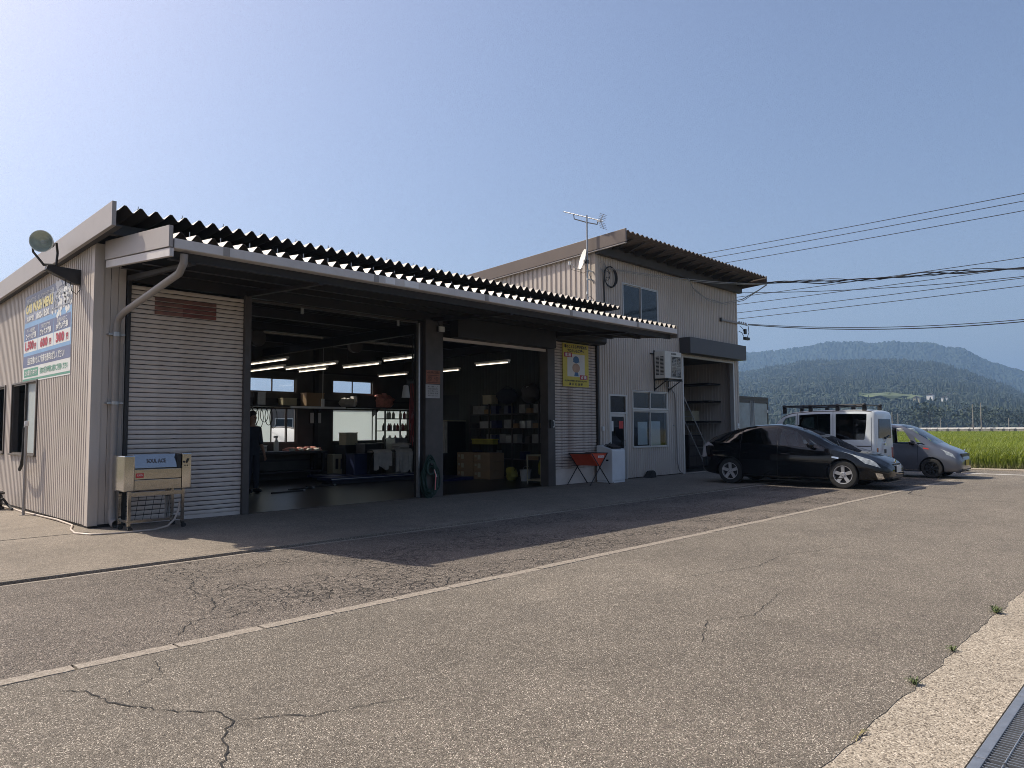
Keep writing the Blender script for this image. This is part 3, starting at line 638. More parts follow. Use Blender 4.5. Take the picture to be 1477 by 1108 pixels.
# ------------------------------------------------------------------ car wash sign on the side wall
SXp = XL - .032
sg = thing('car_wash_sign', 'large blue car wash price sign fixed on the side wall under the floodlight', 'sign', (XL - .02, 15.16, 3.3))
Y0, Y1s, Z1s, Z0s = 16.70, 13.62, 4.13, 2.45
def suv(u, v): return (Y0 + (Y1s - Y0) * u, Z1s + (Z0s - Z1s) * v)
def srect(u0, u1, v0, v1, d, m_, name):
    a = suv(u0, v0); c = suv(u1, v1); x = SXp - d
    return MB().add([(x, a[0], c[1]), (x, c[0], c[1]), (x, c[0], a[1]), (x, a[0], a[1])], [(0, 1, 2, 3)]).build(name, m_, sg)
M_SNAVY = mat('sign_navy', (.13, .155, .265), .55, var=.06, scale=2); M_SLIGHT = mat('sign_sky', (.20, .36, .58), .55, var=.06, scale=2)
M_SWHITE = mat('sign_white', (.66, .67, .66), .55, var=.04, scale=2); M_SGREY = mat('sign_grey', (.25, .28, .36), .55, var=.12, scale=2)
M_SRED = mat('sign_red', (.38, .04, .07), .55, var=.05); M_SGREEN = mat('sign_green', (.10, .30, .22), .55, var=.05); M_SYEL = mat('sign_yellow', (.60, .53, .25), .55, var=.06)
bx(SXp, XL - .018, Y1s, Y0, Z0s, Z1s).build('board', M_SWHITE, sg)
srect(.0, 1, 0, .36, .001, M_SGREY, 'panel'); srect(0, 1, .30, .70, .0015, M_SLIGHT, 'panel')
srect(0.0, 1, .70, .83, .002, M_SNAVY, 'panel'); srect(.0, 1, .965, .985, .002, M_SGREEN, 'panel')
srect(0, .7, .0, .315, .002, M_SGREY, 'panel')
# foam splashes round a washed car, upper right
b = MB(); rs = random.Random(4); bg_ = MB()
for i in range(110):
    u = rs.gauss(.83, .10); v = rs.gauss(.17, .10); r_ = rs.uniform(.008, .04)
    if not (.6 < u < .985 and .01 < v < .36): continue
    c = suv(u, v); n = 9
    (b if i % 5 else bg_).add([(SXp - .003 - .0003 * (i % 7), c[0] + math.cos(2 * PI * k / n) * r_ * 2.4 * rs.uniform(.6, 1.1), c[1] + math.sin(2 * PI * k / n) * r_ * 2 * rs.uniform(.6, 1.2)) for k in range(n)], [tuple(range(n))])
tag(b.build('foam_print', M_SWHITE, sg), kind='stuff'); tag(bg_.build('foam_print', mat('sign_foam_grey', (.36, .38, .42), .55, var=.1), sg), kind='stuff')
def outline(pts, wd, m_, name, d):
    P = [suv(*p) for p in pts]; b_ = MB()
    for p, q in zip(P[:-1], P[1:]):
        dd = Vector((q[0] - p[0], q[1] - p[1])).normalized() * wd; nn = Vector((-dd.y, dd.x))
        b_.add([(SXp - d, p[0] + nn.x, p[1] + nn.y), (SXp - d, p[0] - nn.x, p[1] - nn.y), (SXp - d, q[0] - nn.x, q[1] - nn.y), (SXp - d, q[0] + nn.x, q[1] + nn.y)], [(0, 1, 2, 3)])
    return b_.build(name, m_, sg)
M_SDK = mat('sign_ink_grey', (.30, .32, .36), .55)
outline([(.66, .2), (.70, .12), (.78, .06), (.90, .06), (.95, .12), (.97, .2), (.97, .27), (.66, .27), (.66, .2)], .012, M_SDK, 'car_print', .0062)
outline([(.72, .14), (.79, .08), (.89, .08), (.93, .14), (.72, .14)], .009, M_SDK, 'car_print', .0064)
for uu in (.71, .92): outline([(uu + .03 * math.cos(a * PI / 4), .21 + .035 * math.sin(a * PI / 4)) for a in range(9)], .01, M_SDK, 'car_print', .0066)
for i, (u0, u1) in enumerate(((.012, .325), (.335, .655), (.665, .985))):
    srect(u0, u1, .37 - .0 * i, .52, .002, M_SNAVY, 'price_panel'); srect(u0, u1, .525, .66, .002, M_SWHITE, 'price_panel')
srect(.0, 1.0, .832, .962, .002, M_SWHITE, 'panel'); srect(.03, .36, .85, .945, .003, M_SGREEN, 'panel')
srect(.02, .25, .245, .30, .003, M_SNAVY, 'panel')
RT, UP = (0, -1, 0), (0, 0, 1)
def stext(s, u, v, h, wd, m_, bold=.0, d=.006):
    c = suv(u, v); return text(s, h, (SXp - d, c[0], c[1]), RT, UP, m_, sg, wd, bold=bold)
stext('お好みで選べる、キレイに仕上がります', .33, .07, .13, 1.75, M_SWHITE, .004)
stext('CAR WASH MENU', .33, .155, .24, 1.85, M_SYEL, .012)
stext('営業時間', .135, .272, .11, .52, M_SWHITE, .003); stext('8:00-18:00', .42, .272, .16, .85, M_SWHITE, .008)
for u, a, c_, p in ((.17, 'キレイ長持ち', 'コーティング洗車', '1,500'), (.495, '汚れ落ち抜群です', 'ワックス洗車', '600'), (.825, '急ぎのあなたに', '水洗い洗車', '300')):
    stext(a, u, .41, .085, .56, M_SWHITE, .001); stext(c_, u, .475, .125, .72, M_SWHITE, .006)
    stext(p, u - .03, .592, .21, .62 if ',' in p else .5, M_SRED, .012); stext('円', u + .105, .605, .12, .12, M_SRED, .006)
stext('当店自慢のセルフ洗車を是非お試しください!', .5, .765, .15, 2.4, M_SWHITE, .004)
stext('コイン取り扱い中です', .195, .898, .11, .86, M_SWHITE, .004); stext('当店の受付時間に是非ご利用ください', .68, .898, .12, 1.75, M_SGREEN, .003)
# ------------------------------------------------------------------ yellow service poster
ps = thing('service_poster', 'yellow vehicle inspection poster on the rusty shutter', 'poster', (15.63, YF - .01, 3.25))
PYp = YF - .006
def prect(x0, x1, z0, z1, d, m_, name): return MB().box(x0, x1, PYp - d, PYp - d + .0012, z0, z1).build(name, m_, ps)
bx(15.07, 16.20, PYp, PYp + .012, 2.655, 3.835).build('board', mat('poster_yellow', (.60, .50, .06), .5, var=.05), ps, bevel=.0)
prect(15.26, 16.02, 2.93, 3.55, .002, mat('poster_white', (.62, .63, .62), .5, var=.03), 'picture_panel')
prect(15.12, 15.46, 3.46, 3.585, .004, M_SRED, 'tag_panel'); prect(15.80, 16.14, 2.86, 2.985, .004, M_SRED, 'tag_panel')
RX = (1, 0, 0)
text('車のことなら国が認めた', .1, (15.63, PYp - .004, 3.755), RX, UP, M_BLACK, ps, .98, bold=.004); text('プロのいる工場へ', .1, (15.63, PYp - .004, 3.64), RX, UP, M_BLACK, ps, .74, bold=.004)
text('車 検', .1, (15.29, PYp - .0065, 3.523), RX, UP, M_WHITE, ps, .25, bold=.003); text('点 検', .1, (15.97, PYp - .0065, 2.922), RX, UP, M_WHITE, ps, .25, bold=.003)
text('(社)日本自動車整備振興会連合会 (JASPA)', .05, (15.63, PYp - .004, 2.81), RX, UP, M_BLACK, ps, .98, bold=.001); text('富 沢 石 油 ㈱', .075, (15.63, PYp - .004, 2.725), RX, UP, M_BLACK, ps, .6, bold=.002)
# a plain overall-and-cap silhouette stands where the poster shows its drawing
b = MB(); b.add([(15.64 + .13 * math.cos(a * PI / 8), PYp - .004, 3.40 + .10 * math.sin(a * PI / 8)) for a in range(16)], [tuple(range(16))[::-1]]); b.add([(15.52, PYp - .0042, 3.33), (15.78, PYp - .0042, 3.33), (15.80, PYp - .0042, 3.36), (15.50, PYp - .0042, 3.36)], [(0, 1, 2, 3)])
b.add([(15.55, PYp - .004, 2.945), (15.75, PYp - .004, 2.945), (15.72, PYp - .004, 3.05), (15.58, PYp - .004, 3.05)], [(0, 1, 2, 3)]); b.build('picture_shape', mat('poster_blue', (.04, .13, .30), .5), ps)
b = MB(); b.add([(15.64 + .17 * math.cos(a * PI / 8), PYp - .0035, 3.17 + .13 * math.sin(a * PI / 8)) for a in range(16)], [tuple(range(16))[::-1]]); b.build('picture_shape', mat('poster_tan', (.42, .28, .20), .5), ps)
# ------------------------------------------------------------------ notices on the post
n1 = thing('orange_notice', 'faded orange price notice on the post between the bays', 'notice', (10.44, YF - .085, 2.66))
YN = YF - .083
bx(10.245, 10.655, YN - .006, YN, 2.52, 2.82).build('board', mat('notice_orange', (.27, .10, .055), .6, var=.25, scale=12), n1)
b = MB()
for z in (2.755, 2.70, 2.54): b.box(10.27, 10.63, YN - .0072, YN - .0062, z, z + .012)
b.build('rule_print', mat('notice_ink', (.08, .03, .02), .6), n1)
text('定期点検', .07, (10.45, YN - .009, 2.775), RX, UP, mat('notice_ink', (.08, .03, .02)), n1, .3); text('整 備', .12, (10.45, YN - .009, 2.63), RX, UP, mat('notice_ink', (.08, .03, .02)), n1, .3)
n2 = thing('white_notice', 'white rules notice with rounded corners below the orange one', 'notice', (10.44, YF - .085, 2.35))
bx(10.235, 10.645, YN - .006, YN, 2.20, 2.50).build('board', mat('notice_white', (.40, .39, .38), .6, var=.06), n2, bevel=.02)
for k, s in enumerate(('お 願 い', '作業場内は関係者以外の', '立入を禁止します', '火気厳禁 禁煙', '事務所へお越しください')): text(s, .04, (10.44, YN - .0085, 2.455 - .05 * k), RX, UP, M_BLACK, n2, .3)
# ------------------------------------------------------------------ floodlight
fl = thing('floodlight', 'big round floodlight on a bracket at the wall corner', 'floodlight', (3.55, 13.2, 4.1))
hc = Vector((3.06, 13.27, 4.52)); ax_ = Vector((-.55, -.83, -.12)).normalized()          # facing outwards
def ax_lathe(b_, prof, c, ax, n=28):
    q = ax.to_track_quat('Z', 'Y'); base = len(b_.v)
    for (r, h) in prof:
        for k in range(n): a = 2 * PI * k / n; b_.v.append(tuple(c + q @ Vector((r * math.cos(a), r * math.sin(a), h))))
    for i in range(len(prof) - 1):
        for k in range(n): a = base + i * n + k; d = base + i * n + (k + 1) % n; b_.f.append((a, d, d + n, a + n))
    return b_
b = ax_lathe(MB(), [(.045, -.155), (.075, -.14), (.125, -.065), (.152, .0), (.168, .074), (.174, .078), (.174, .086), (.164, .086), (.148, .0), (.115, -.065), (.07, -.127), (.0, -.135)], hc, ax_); b.build('reflector', mat('reflector', (.72, .76, .70), .3, metal=.1, var=.25, scale=9), fl, smooth=True)
b = ax_lathe(MB(), [(0.0, .08), (.08, .081), (.164, .082)], hc, ax_); b.build('lens', glass('lamp_glass', (.88, .93, .9), .22), fl)
b = ax_lathe(MB(), [(0, -.09), (.03, -.08), (.038, -.02), (.03, .03), (0, .05)], hc, ax_, 12); b.build('bulb', M_WHITEP, fl, smooth=True)
b = ax_lathe(MB(), [(0, -.34), (.045, -.34), (.056, -.31), (.056, -.18), (.05, -.14)], hc, ax_, 16); b.build('lamp_socket', M_DARKST, fl, smooth=True)
rt = ax_.cross(Vector((0, 0, 1))).normalized()
b = MB()
base_p = Vector((3.17, 13.3, 4.17))
for sgn in (-1, 1):
    p0 = hc + rt * sgn * .175 - ax_ * .04; b.tube([p0, p0 + Vector((0, 0, -.16)) - ax_ * .06, base_p + rt * sgn * .09], .019, 6)
b.tube([base_p + rt * -.1, base_p + rt * .1], .022, 6); b.build('yoke', M_DARKST, fl)
b = MB(); b.prism([(3.10, 4.08), (3.12, 4.15), (3.24, 4.15), (3.52, 4.14), (3.60, 4.14), (3.60, 3.90), (3.50, 3.90)], 'y', 13.21, 13.36)
for v in [0]: pass
b.build('bracket', M_DARKST, fl, bevel=.006)
b = MB(); b.tube([(3.45, 13.25, 3.93), (3.46, 13.2, 3.78), (3.52, 13.15, 3.72), (3.57, 13.15, 3.8), (3.585, 13.2, 3.92)], .007, 5); b.tube([(3.38, 13.25, 3.97), (3.39, 13.24, 3.85)], .009, 5); b.build('lead', M_CABLE, fl)
# ------------------------------------------------------------------ stainless mat washing machine
mw = thing('mat_washer', 'stainless floor mat washing machine on castors before the closed shutter', 'machine', (4.3, 11.75, 0))
FY = 11.58; BY = 12.12
b = MB(); b.box(3.80, 3.945, FY, BY, .60, 1.135); b.build('side_housing', M_STEEL, mw, bevel=.018)
b = MB(); b.box(4.635, 4.78, FY, BY, .60, 1.155); b.build('side_housing', M_STEEL, mw, bevel=.018)
b = MB(); b.box(3.948, 4.632, FY + .015, FY + .06, .775, .925); b.build('front_panel', M_STEEL2, mw, bevel=.004)
b = MB(); b.box(3.948, 4.632, FY + .012, FY + .06, .615, .768); b.build('front_panel', M_STEEL2, mw, bevel=.004)
b = MB(); b.box(3.95, 4.63, FY + .06, BY - .01, .615, .93); b.build('tank', M_DARKST, mw)
b = MB(); b.prism([(FY + .02, .945), (FY + .105, 1.15), (FY + .12, 1.144), (FY + .035, .939)], 'x', 3.955, 4.565); ld = b.build('lid', M_STEEL, mw, bevel=.003)
nrm = Vector((0, -.205, .085)).normalized(); upv = Vector((0, .085, .205)).normalized()
text('SOUL ACE', .085, Vector((4.27, FY + .0625, 1.0475)) + nrm * .006, RX, upv, mat('etched', (.12, .12, .13), .6), ld, .28, bold=.003)
b = MB(); b.box(4.57, 4.63, FY + .03, BY - .05, .93, 1.14); b.build('brush_drive', M_BLACK, mw)
b = MB(); b.box(3.965, 4.075, FY + .008, FY + .0145, .80, .868); st = b.build('red_label', M_RED, mw); text('JUKEN', .04, (4.02, FY + .006, .834), RX, UP, M_WHITE, st, .085)
b = MB(); b.lathe([(.0, -.02), (.016, -.02), (.016, .0)], (4.66, FY, 1.02), 'y', 10); b.tube([(4.70, FY - .01, 1.0), (4.725, FY - .03, 1.07)], .009, 6); b.lathe([(0, -.012), (.009, -.012), (.009, 0)], (4.68, FY, .965), 'y', 8); b.lathe([(0, -.012), (.009, -.012), (.009, 0)], (4.715, FY, .965), 'y', 8); b.build('controls', M_BLACK, mw)
for x, y in ((3.90, FY + .07), (4.68, FY + .07), (3.90, BY - .06), (4.68, BY - .06)):
    bx(x - .02, x + .02, y - .02, y + .02, .085, .60).build('leg', M_STEEL2, mw)
    b = MB(); b.lathe([(.036, -.014), (.036, .014)], (x + .02, y, .036), 'y', 14); b.box(x - .014, x + .03, y - .02, y + .02, .06, .088); b.build('castor', M_RUBBER, mw)
b = MB(); b.box(3.92, 4.66, FY + .055, FY + .085, .52, .58); b.box(3.92, 4.66, FY + .055, FY + .085, .13, .17); b.box(3.885, 3.915, FY + .09, BY - .08, .13, .17); b.box(4.665, 4.695, FY + .09, BY - .08, .13, .17); b.build('crossbar', M_STEEL2, mw)
b = MB()
for i in range(6): x = 3.96 + i * .115; b.tube([(x - .02, FY + .28, .14), (x + .02, FY + .22, .56)], .004, 5)
for z in (.22, .36, .49): b.tube([(3.92, FY + .25, z), (4.55, FY + .25, z)], .004, 5)
b.build('wire_rack', M_DARKST, mw)
b = MB()
for i in range(3): b.tube([(4.56 + i * .03, BY - .12 + i * .02, .10), (4.56 + i * .03, BY - .12, .60)], .016, 8)
b.build('pipe', M_PIPE, mw)
b = MB(); b.tube([(4.66, FY + .12, .40), (4.63, FY + .08, .28), (4.55, FY + .03, .14), (4.44, FY + .0, .05), (4.25, FY - .02, .016), (3.95, FY - .03, .016), (3.7, FY + .0, .016), (3.42, FY + .12, .016), (3.3, FY + .45, .016), (3.38, FY + .95, .016), (3.55, FY + 1.5, .016), (3.56, FY + 2.4, .03), (3.53, FY + 3.6, .022), (3.5, FY + 4.4, .016), (3.52, FY + 5.2, .016), (3.4, FY + 5.9, .04)], .0155, 8)
tag(b.build('water_hose', mat('hose_grey', (.42, .35, .29), .5, var=.06), smooth=True, at=(3.4, 13.5, 0)), 'beige water hose running along the side wall to the stainless machine', 'hose')
# ------------------------------------------------------------------ standpipe with hose and pump at the side wall
sp = thing('standpipe', 'thin grey standpipe with tap and black hose by the side windows', 'standpipe', (3.40, 15.44, 0))
b = MB(); b.tube([(3.40, 15.44, 0), (3.40, 15.44, 1.62)], .024, 10); b.lathe([(.06, 0), (.06, .012)], (3.40, 15.44, 0), 'z', 10); b.build('pipe', M_PIPE, sp)
b = MB(); b.lathe([(.034, 0), (.04, .03), (.034, .09), (.0, .1)], (3.40, 15.44, 1.60), 'z', 10); b.tube([(3.40, 15.44, 1.62), (3.40, 15.52, 1.62), (3.40, 15.55, 1.58)], .018, 7); b.build('tap', M_WHITEP, sp)
b = MB(); b.tube([(3.40, 15.55, 1.58), (3.40, 15.57, 1.3), (3.40, 15.6, 1.05), (3.41, 15.75, .88), (3.44, 16.0, .80), (3.5, 16.3, .80)], .03, 10); b.build('hose', M_RUBBER, sp, smooth=True)
pu = thing('water_pump', 'small black water pump on the ground by the side wall', 'pump', (3.3, 17.0, 0))
b = MB(); b.lathe([(.085, 0), (.095, .02), (.095, .2), (.08, .22)], (3.30, 17.0, .06), 'z', 16); b.build('body', M_BLACK, pu, smooth=True)
b = MB(); b.lathe([(.12, 0), (.13, .03), (.09, .06), (0, .065)], (3.30, 17.0, .29), 'z', 14); b.box(3.2, 3.4, 16.86, 17.14, .004, .06); b.build('base', M_DARKST, pu)
b = MB(); b.tube([(3.30, 16.9, .2), (3.35, 16.75, .22), (3.42, 16.7, .1), (3.45, 16.5, .03)], .022, 8); b.tube([(3.30, 17.1, .2), (3.1, 17.5, .04), (2.6, 18, .03)], .022, 8); b.build('hose', M_RUBBER, pu)
# ------------------------------------------------------------------ red trough on folding legs, washing machine, cap-shaped weight
tr = thing('orange_trough', 'orange plastic trough on crossed folding legs by the rusty shutter', 'trough', (15.35, 11.9, 0))
# V shaped tub, its end towards the road
tv = MB(); e0 = [(15.28, .83), (15.58, .51), (15.70, .51), (16.00, .83)]; e1 = [(15.20, .83), (15.50, .51), (15.62, .51), (15.92, .83)]
def ring(e, y): return [(p[0], y, p[1]) for p in e]
A = ring(e0, 11.80); B = ring(e1, 12.44)
tv.add(A + B, [(0, 1, 2, 3), (7, 6, 5, 4), (0, 4, 5, 1), (1, 5, 6, 2), (2, 6, 7, 3)])
Ai = [(p[0] + (.025 if i in (0, 1) else -.025), 11.825, p[2] + (.02 if i in (1, 2) else .001)) for i, p in enumerate(A)]; Bi = [(p[0] + (.02 if i in (0, 1) else -.02), 12.395, p[2] + (.02 if i in (1, 2) else .001)) for i, p in enumerate(B)]
tv.add(Ai + Bi, [(3, 2, 1, 0), (4, 5, 6, 7), (1, 5, 4, 0), (2, 6, 5, 1), (3, 7, 6, 2)])
tv.add(A + Ai, [(0, 3, 7, 4)]); tv.add([A[0], B[0], Bi[0], Ai[0]], [(0, 1, 2, 3)]); tv.add([A[3], B[3], Bi[3], Ai[3]], [(3, 2, 1, 0)])
tv.build('tub', M_ORANGE, tr)
b = MB(); b.box(15.60, 15.86, 11.792, 11.799, .72, .78); lb = b.build('white_label', M_PAPER, tr); text('SAKAE', .05, (15.73, 11.789, .75), RX, UP, M_RED, lb, .2)
for (x0, x1, y) in ((15.28, 16.00, 11.77), (15.20, 15.92, 12.47)):
    for (a, c) in ((x0, x1), (x1, x0)): MB().tube([(a, y + (.012 if a > c else -.012), .84), (c + (.06 if c > a else -.06), y + (.012 if a > c else -.012), .0)], .014, 6).build('leg', M_BLACK, tr)
MB().tube([(15.27, 11.77, .84), (15.19, 12.47, .84)], .014, 6).build('rail', M_BLACK, tr); MB().tube([(16.01, 11.77, .84), (15.93, 12.47, .84)], .014, 6).build('rail', M_BLACK, tr)
wm = thing('washing_machine', 'white top loading washing machine with open lid outside the office door', 'washing machine', (16.8, 12.2, 0))
M_APP = mat('appliance_white', (.68, .70, .72), .35, var=.03, dirt=(.36, .36, .36), dscale=3, damt=.3)
b = MB(); b.prism([(11.93, .05), (12.47, .05), (12.47, 1.03), (12.30, 1.02), (12.0, .93), (11.93, .90)], 'x', 16.42, 17.03); b.build('cabinet', M_APP, wm, bevel=.02)
b = MB(); b.box(16.43, 17.02, 11.935, 12.46, .0, .048); b.build('base', M_APP, wm)
b = MB(); b.prism([(11.99, .935), (12.28, 1.022), (12.28, 1.03), (11.99, .943)], 'x', 16.50, 16.95); b.build('opening_rim', M_BLACK, wm)
b = MB(); b.prism([(12.02, .96), (12.28, 1.05), (12.275, 1.065), (12.01, .975)], 'x', 16.56, 16.97); b.build('lid', M_DARKST, wm, bevel=.004); b = MB(); b.tube([(16.70, 12.25, 1.06), (16.74, 12.22, 1.10), (16.80, 12.24, 1.07)], .014, 6); b.build('lid_handle', M_DARKST, wm)
b = MB(); b.box(16.412, 16.42, 12.06, 12.14, .60, .64); b.build('side_grip', M_DARKST, wm)
b = MB(); b.lathe([(.03, 0), (.03, .03)], (16.46, 11.96, .0), 'z', 8); b.build('foot', M_BLACK, wm)
wt = thing('black_wedge', 'black rubber wheel wedge on the ground below the office window', 'wedge', (18.95, 12.35, 0))
MB().prism([(18.70, .005), (19.12, .005), (19.12, .12), (19.05, .20), (18.92, .20), (18.82, .1)], 'y', 12.25, 12.46).build('block', M_RUBBER, wt, bevel=.01); b = MB(); b.box(18.94, 19.06, 12.30, 12.41, .2, .215); b.build('grip', M_RUBBER, wt)
# ------------------------------------------------------------------ air conditioner outdoor unit
ac = thing('air_conditioner', 'beige air conditioner outdoor unit hung on a wall bracket', 'air conditioner', (19.9, 12.3, 3.0))
ay = 12.06; ab = 12.44; a0, a1, az0, az1 = 19.42, 20.40, 3.05, 3.90
M_ACB = mat('ac_beige', (.60, .575, .51), .45, var=.04, dirt=(.25, .23, .2), dscale=2, damt=.3)
bx(a0, a1, ay, ab, az0, az1).build('case', M_ACB, ac, bevel=.015)
b = MB(); b.box(19.78, 20.34, ay - .008, ay - .001, 3.10, 3.74); b.build('fan_recess', M_DARKST, ac)
b = MB()
for k in range(1, 10):
    r_ = .028 * k; pts = [(20.06 + r_ * math.cos(a * PI / 12), ay - .016, 3.42 + r_ * 1.05 * math.sin(a * PI / 12)) for a in range(25)]; b.tube(pts, .004, 4, cap=False)
for a in range(8): b.tube([(20.06, ay - .018, 3.42), (20.06 + .26 * math.cos(a * PI / 4), ay - .018, 3.42 + .28 * math.sin(a * PI / 4))], .005, 4)
for z in np.arange(3.12, 3.74, .045): b.tube([(19.79, ay - .012, z), (20.33, ay - .012, z)], .0035, 4)
b.build('fan_grille', M_ACB, ac)
b = MB(); b.box(19.78, 19.80, ay - .02, ay - .001, 3.08, 3.76); b.box(20.325, 20.345, ay - .02, ay - .001, 3.08, 3.76); b.box(19.78, 20.345, ay - .02, ay - .001, 3.745, 3.765); b.build('grille_frame', M_ACB, ac)
b = MB()
for i in range(14): z = 3.16 + i * .042; b.box(a0 - .006, a0 - .001, ay + .05, ay + .17, z, z + .024); b.box(a0 - .006, a0 - .001, ay + .21, ay + .33, z, z + .024)
b.build('side_louvre', M_BLACK, ac)
b = MB(); b.box(19.80, 20.08, ay - .004, ay + .001, 3.80, 3.855); b.build('name_plate', M_DARKST, ac); text('業務用 エアコン', .045, (19.94, ay - .0065, 3.828), RX, UP, M_ACB, ac, .24)
b = MB()
for x in (19.5, 20.3): b.box(x, x + .04, ay - .06, YF - .02, 3.0, 3.045); b.prism([(ay + .0, 3.0), (YF - .02, 2.72), (YF - .02, 2.68), (ay - .02, 2.99)], 'x', x, x + .035); b.box(x, x + .04, YF - .055, YF - .018, 2.65, 3.95)
b.box(19.3, 20.5, YF - .05, YF - .02, 3.82, 3.86); b.box(19.4, 20.45, ay, ay + .04, 2.97, 2.999); b.build('bracket', M_DARKST, ac)
b = MB(); b.tube([(20.1, 12.40, 3.06), (20.12, 12.46, 2.82), (20.4, 12.46, 2.76), (20.62, 12.47, 2.62), (20.68, 12.47, 2.3), (20.70, 12.47, 1.2), (20.72, 12.47, .4), (20.78, 12.44, .14), (20.92, 12.38, .02)], .02, 8); b.build('pipe', M_PIPE, ac, smooth=True)
MB().box(20.60, 20.80, YF - .05, YF - .02, 1.58, 1.61).build('pipe_clip', M_GALV, ac)
# ------------------------------------------------------------------ antenna mast, dish and cables on the upper block
an = thing('tv_antenna', 'slim television antenna on a tall mast beside the upper wall', 'antenna', (16.33, 12.62, 5.2))
mx_, my_ = 16.30, 12.62
b = MB(); b.tube([(mx_, my_, 4.75), (mx_, my_, 7.62)], .024, 8); b.build('mast', M_GALV, an)
d = Vector((-.05, 1.0, .42)).normalized()
q0 = Vector((mx_, my_, 7.50))
d = (Vector((16.3, 13.451, 7.90)) - Vector((16.3, 12.05, 7.33))).normalized()
c0 = Vector((16.3, 12.62, 7.56))
b = MB(); b.tube([c0 + d * .92, c0 - d * .62], .016, 6); b.build('boom', M_GALV, an)
b = MB(); b.tube([c0 + d * .52, c0 + d * .50 + Vector((0, 0, -.14)), c0 + Vector((0, 0, -.15)), c0 - d * .4 + Vector((0, 0, -.13)), c0 - d * .42], .015, 6); b.build('support', M_DARKST, an)
b = MB()
for k in range(17): p = c0 + d * (.88 - k * .085); b.tube([p - Vector((.07, 0, 0)), p + Vector((.07, 0, 0))], .005, 4)
b.build('elements', M_GALV, an)
b = MB(); p = c0 - d * .52
for s_ in (-1, 1):
    for z in (.05, .1, .15, .2): b.tube([p + Vector((-.16, 0, s_ * z)) - d * (.03 + z * .4), p + Vector((.16, 0, s_ * z)) - d * (.03 + z * .4)], .006, 4)
    b.tube([p, p + Vector((0, 0, s_ * .21)) - d * .12], .01, 5)
b.box(p.x - .03, p.x + .03, p.y - .02, p.y + .08, p.z - .03, p.z + .03); b.build('reflector', M_GALV, an)
b = MB(); b.tube([c0 + Vector((0, 0, -.15)), Vector((16.31, 12.64, 6.9)), Vector((16.31, 12.63, 6.2)), Vector((16.36, 12.60, 5.9)), Vector((16.52, 12.56, 5.65))], .008, 5)
b.tube([(mx_, my_, 5.2), (16.33, 12.57, 5.28), (16.42, 12.52, 5.2), (16.50, 12.5, 4.95)], .008, 5); b.build('lead', M_CABLE, an)
b = MB()
for z in (4.9, 6.0, 5.75): b.box(mx_ - .03, 16.60, my_ - .02, my_ + .02, z, z + .03)
b.lathe([(.05, 0), (.05, .1)], (mx_ - .02, my_, 5.02), 'z', 10); b.lathe([(.035, 0), (.035, .08)], (mx_ - .02, my_, 5.32), 'z', 10); b.build('clamp', M_WHITEP, an)
ds = thing('satellite_dish', 'white satellite dish fixed to the antenna mast', 'satellite dish', (16.2, 12.7, 6.3))
dc = Vector((16.20, 12.70, 6.33)); da = Vector((-.83, -.15, .32)).normalized()
da = Vector((-.78, .55, .22)).normalized()
b = ax_lathe(MB(), [(0, -.05), (.08, -.046), (.16, -.03), (.23, -.008), (.29, .02), (.30, .022), (.298, .012), (.22, -.022), (.1, -.06), (0, -.068)], dc, da, 32); b.build('reflector', M_WHITE, ds, smooth=True)
b = MB(); lo = dc + da.cross(Vector((0, 1, 0))).normalized() * 0 + Vector((0, 0, -.27)); tip = dc + da * .40 + Vector((0, 0, -.22))
b.tube([lo, lo + da * .15 + Vector((0, 0, -.06)), tip], .012, 6); b.build('arm', M_GALV, ds)
b = MB(); b.lathe([(.035, -.05), (.04, .05), (.0, .06)], tip, 'z', 10); b.build('receiver', M_WHITEP, ds)
b = MB(); b.box(16.2, 16.34, 12.6, 12.68, 6.22, 6.32); b.build('bracket', M_DARKST, ds)
b = MB(); b.tube([tip, tip + Vector((.05, 0, -.16)), lo + Vector((.02, 0, -.12)), Vector((16.28, 12.64, 5.98))], .006, 5); b.build('lead', M_CABLE, ds)
# cable coil and drop on the front of the upper block
cc = thing('cable_coil', 'coil of spare black cable hung on the upper front wall', 'cable coil', (17.15, 12.45, 5.9))
b = MB()
for k in range(4):
    rr_ = random.Random(k); pts = [(17.16 + (.26 + .02 * k) * math.cos(a * PI / 14), 12.46 - .012 * k, 5.93 + (.30 + rr_.uniform(-.02, .02)) * math.sin(a * PI / 14)) for a in range(29)]; b.tube(pts, .012, 5, cap=False)
for k in range(2): b.tube([(17.0 + .15 * math.cos(a * PI / 10), 12.45, 5.98 + (.1 + .07 * k) * math.sin(a * PI / 10)) for a in range(-6, 10)], .009, 5)
b.build('loops', M_CABLE, cc)
b = MB(); b.tube([(16.97, 12.50, 6.05), (16.93, 12.51, 5.7), (16.95, 12.51, 5.2), (16.95, 12.51, 4.45)], .02, 6); b.build('drop', M_CABLE, cc)
b = MB(); rr_ = random.Random(3)
for k in range(3): b.tube([(16.72 + .1 * k, 12.49, 6.28), (16.82, 12.44, 6.36 - .06 * k), (16.98, 12.46, 6.2), (16.78 + .05 * k, 12.45, 6.02), (16.74, 12.49, 6.15)], .007, 5)
b.build('pigtails', M_CABLEL, cc)
def sag(p, q, s, n=24):
    p, q = Vector(p), Vector(q); return [p.lerp(q, i / n) - Vector((0, 0, s * 4 * (i / n) * (1 - i / n))) for i in range(n + 1)]
wv = thing('service_cable', 'twisted service cable bundle from the coil along the wall to the roof corner', 'cable', (21, 12.3, 6))
b = MB(); b.tube(sag((17.2, 12.43, 6.18), (25.3, 11.38, 6.72), .10), .013, 6); b.tube(sag((17.2, 12.45, 6.16), (25.3, 11.40, 6.71), .13), .009, 6); b.build('strand', M_CABLEL, wv)
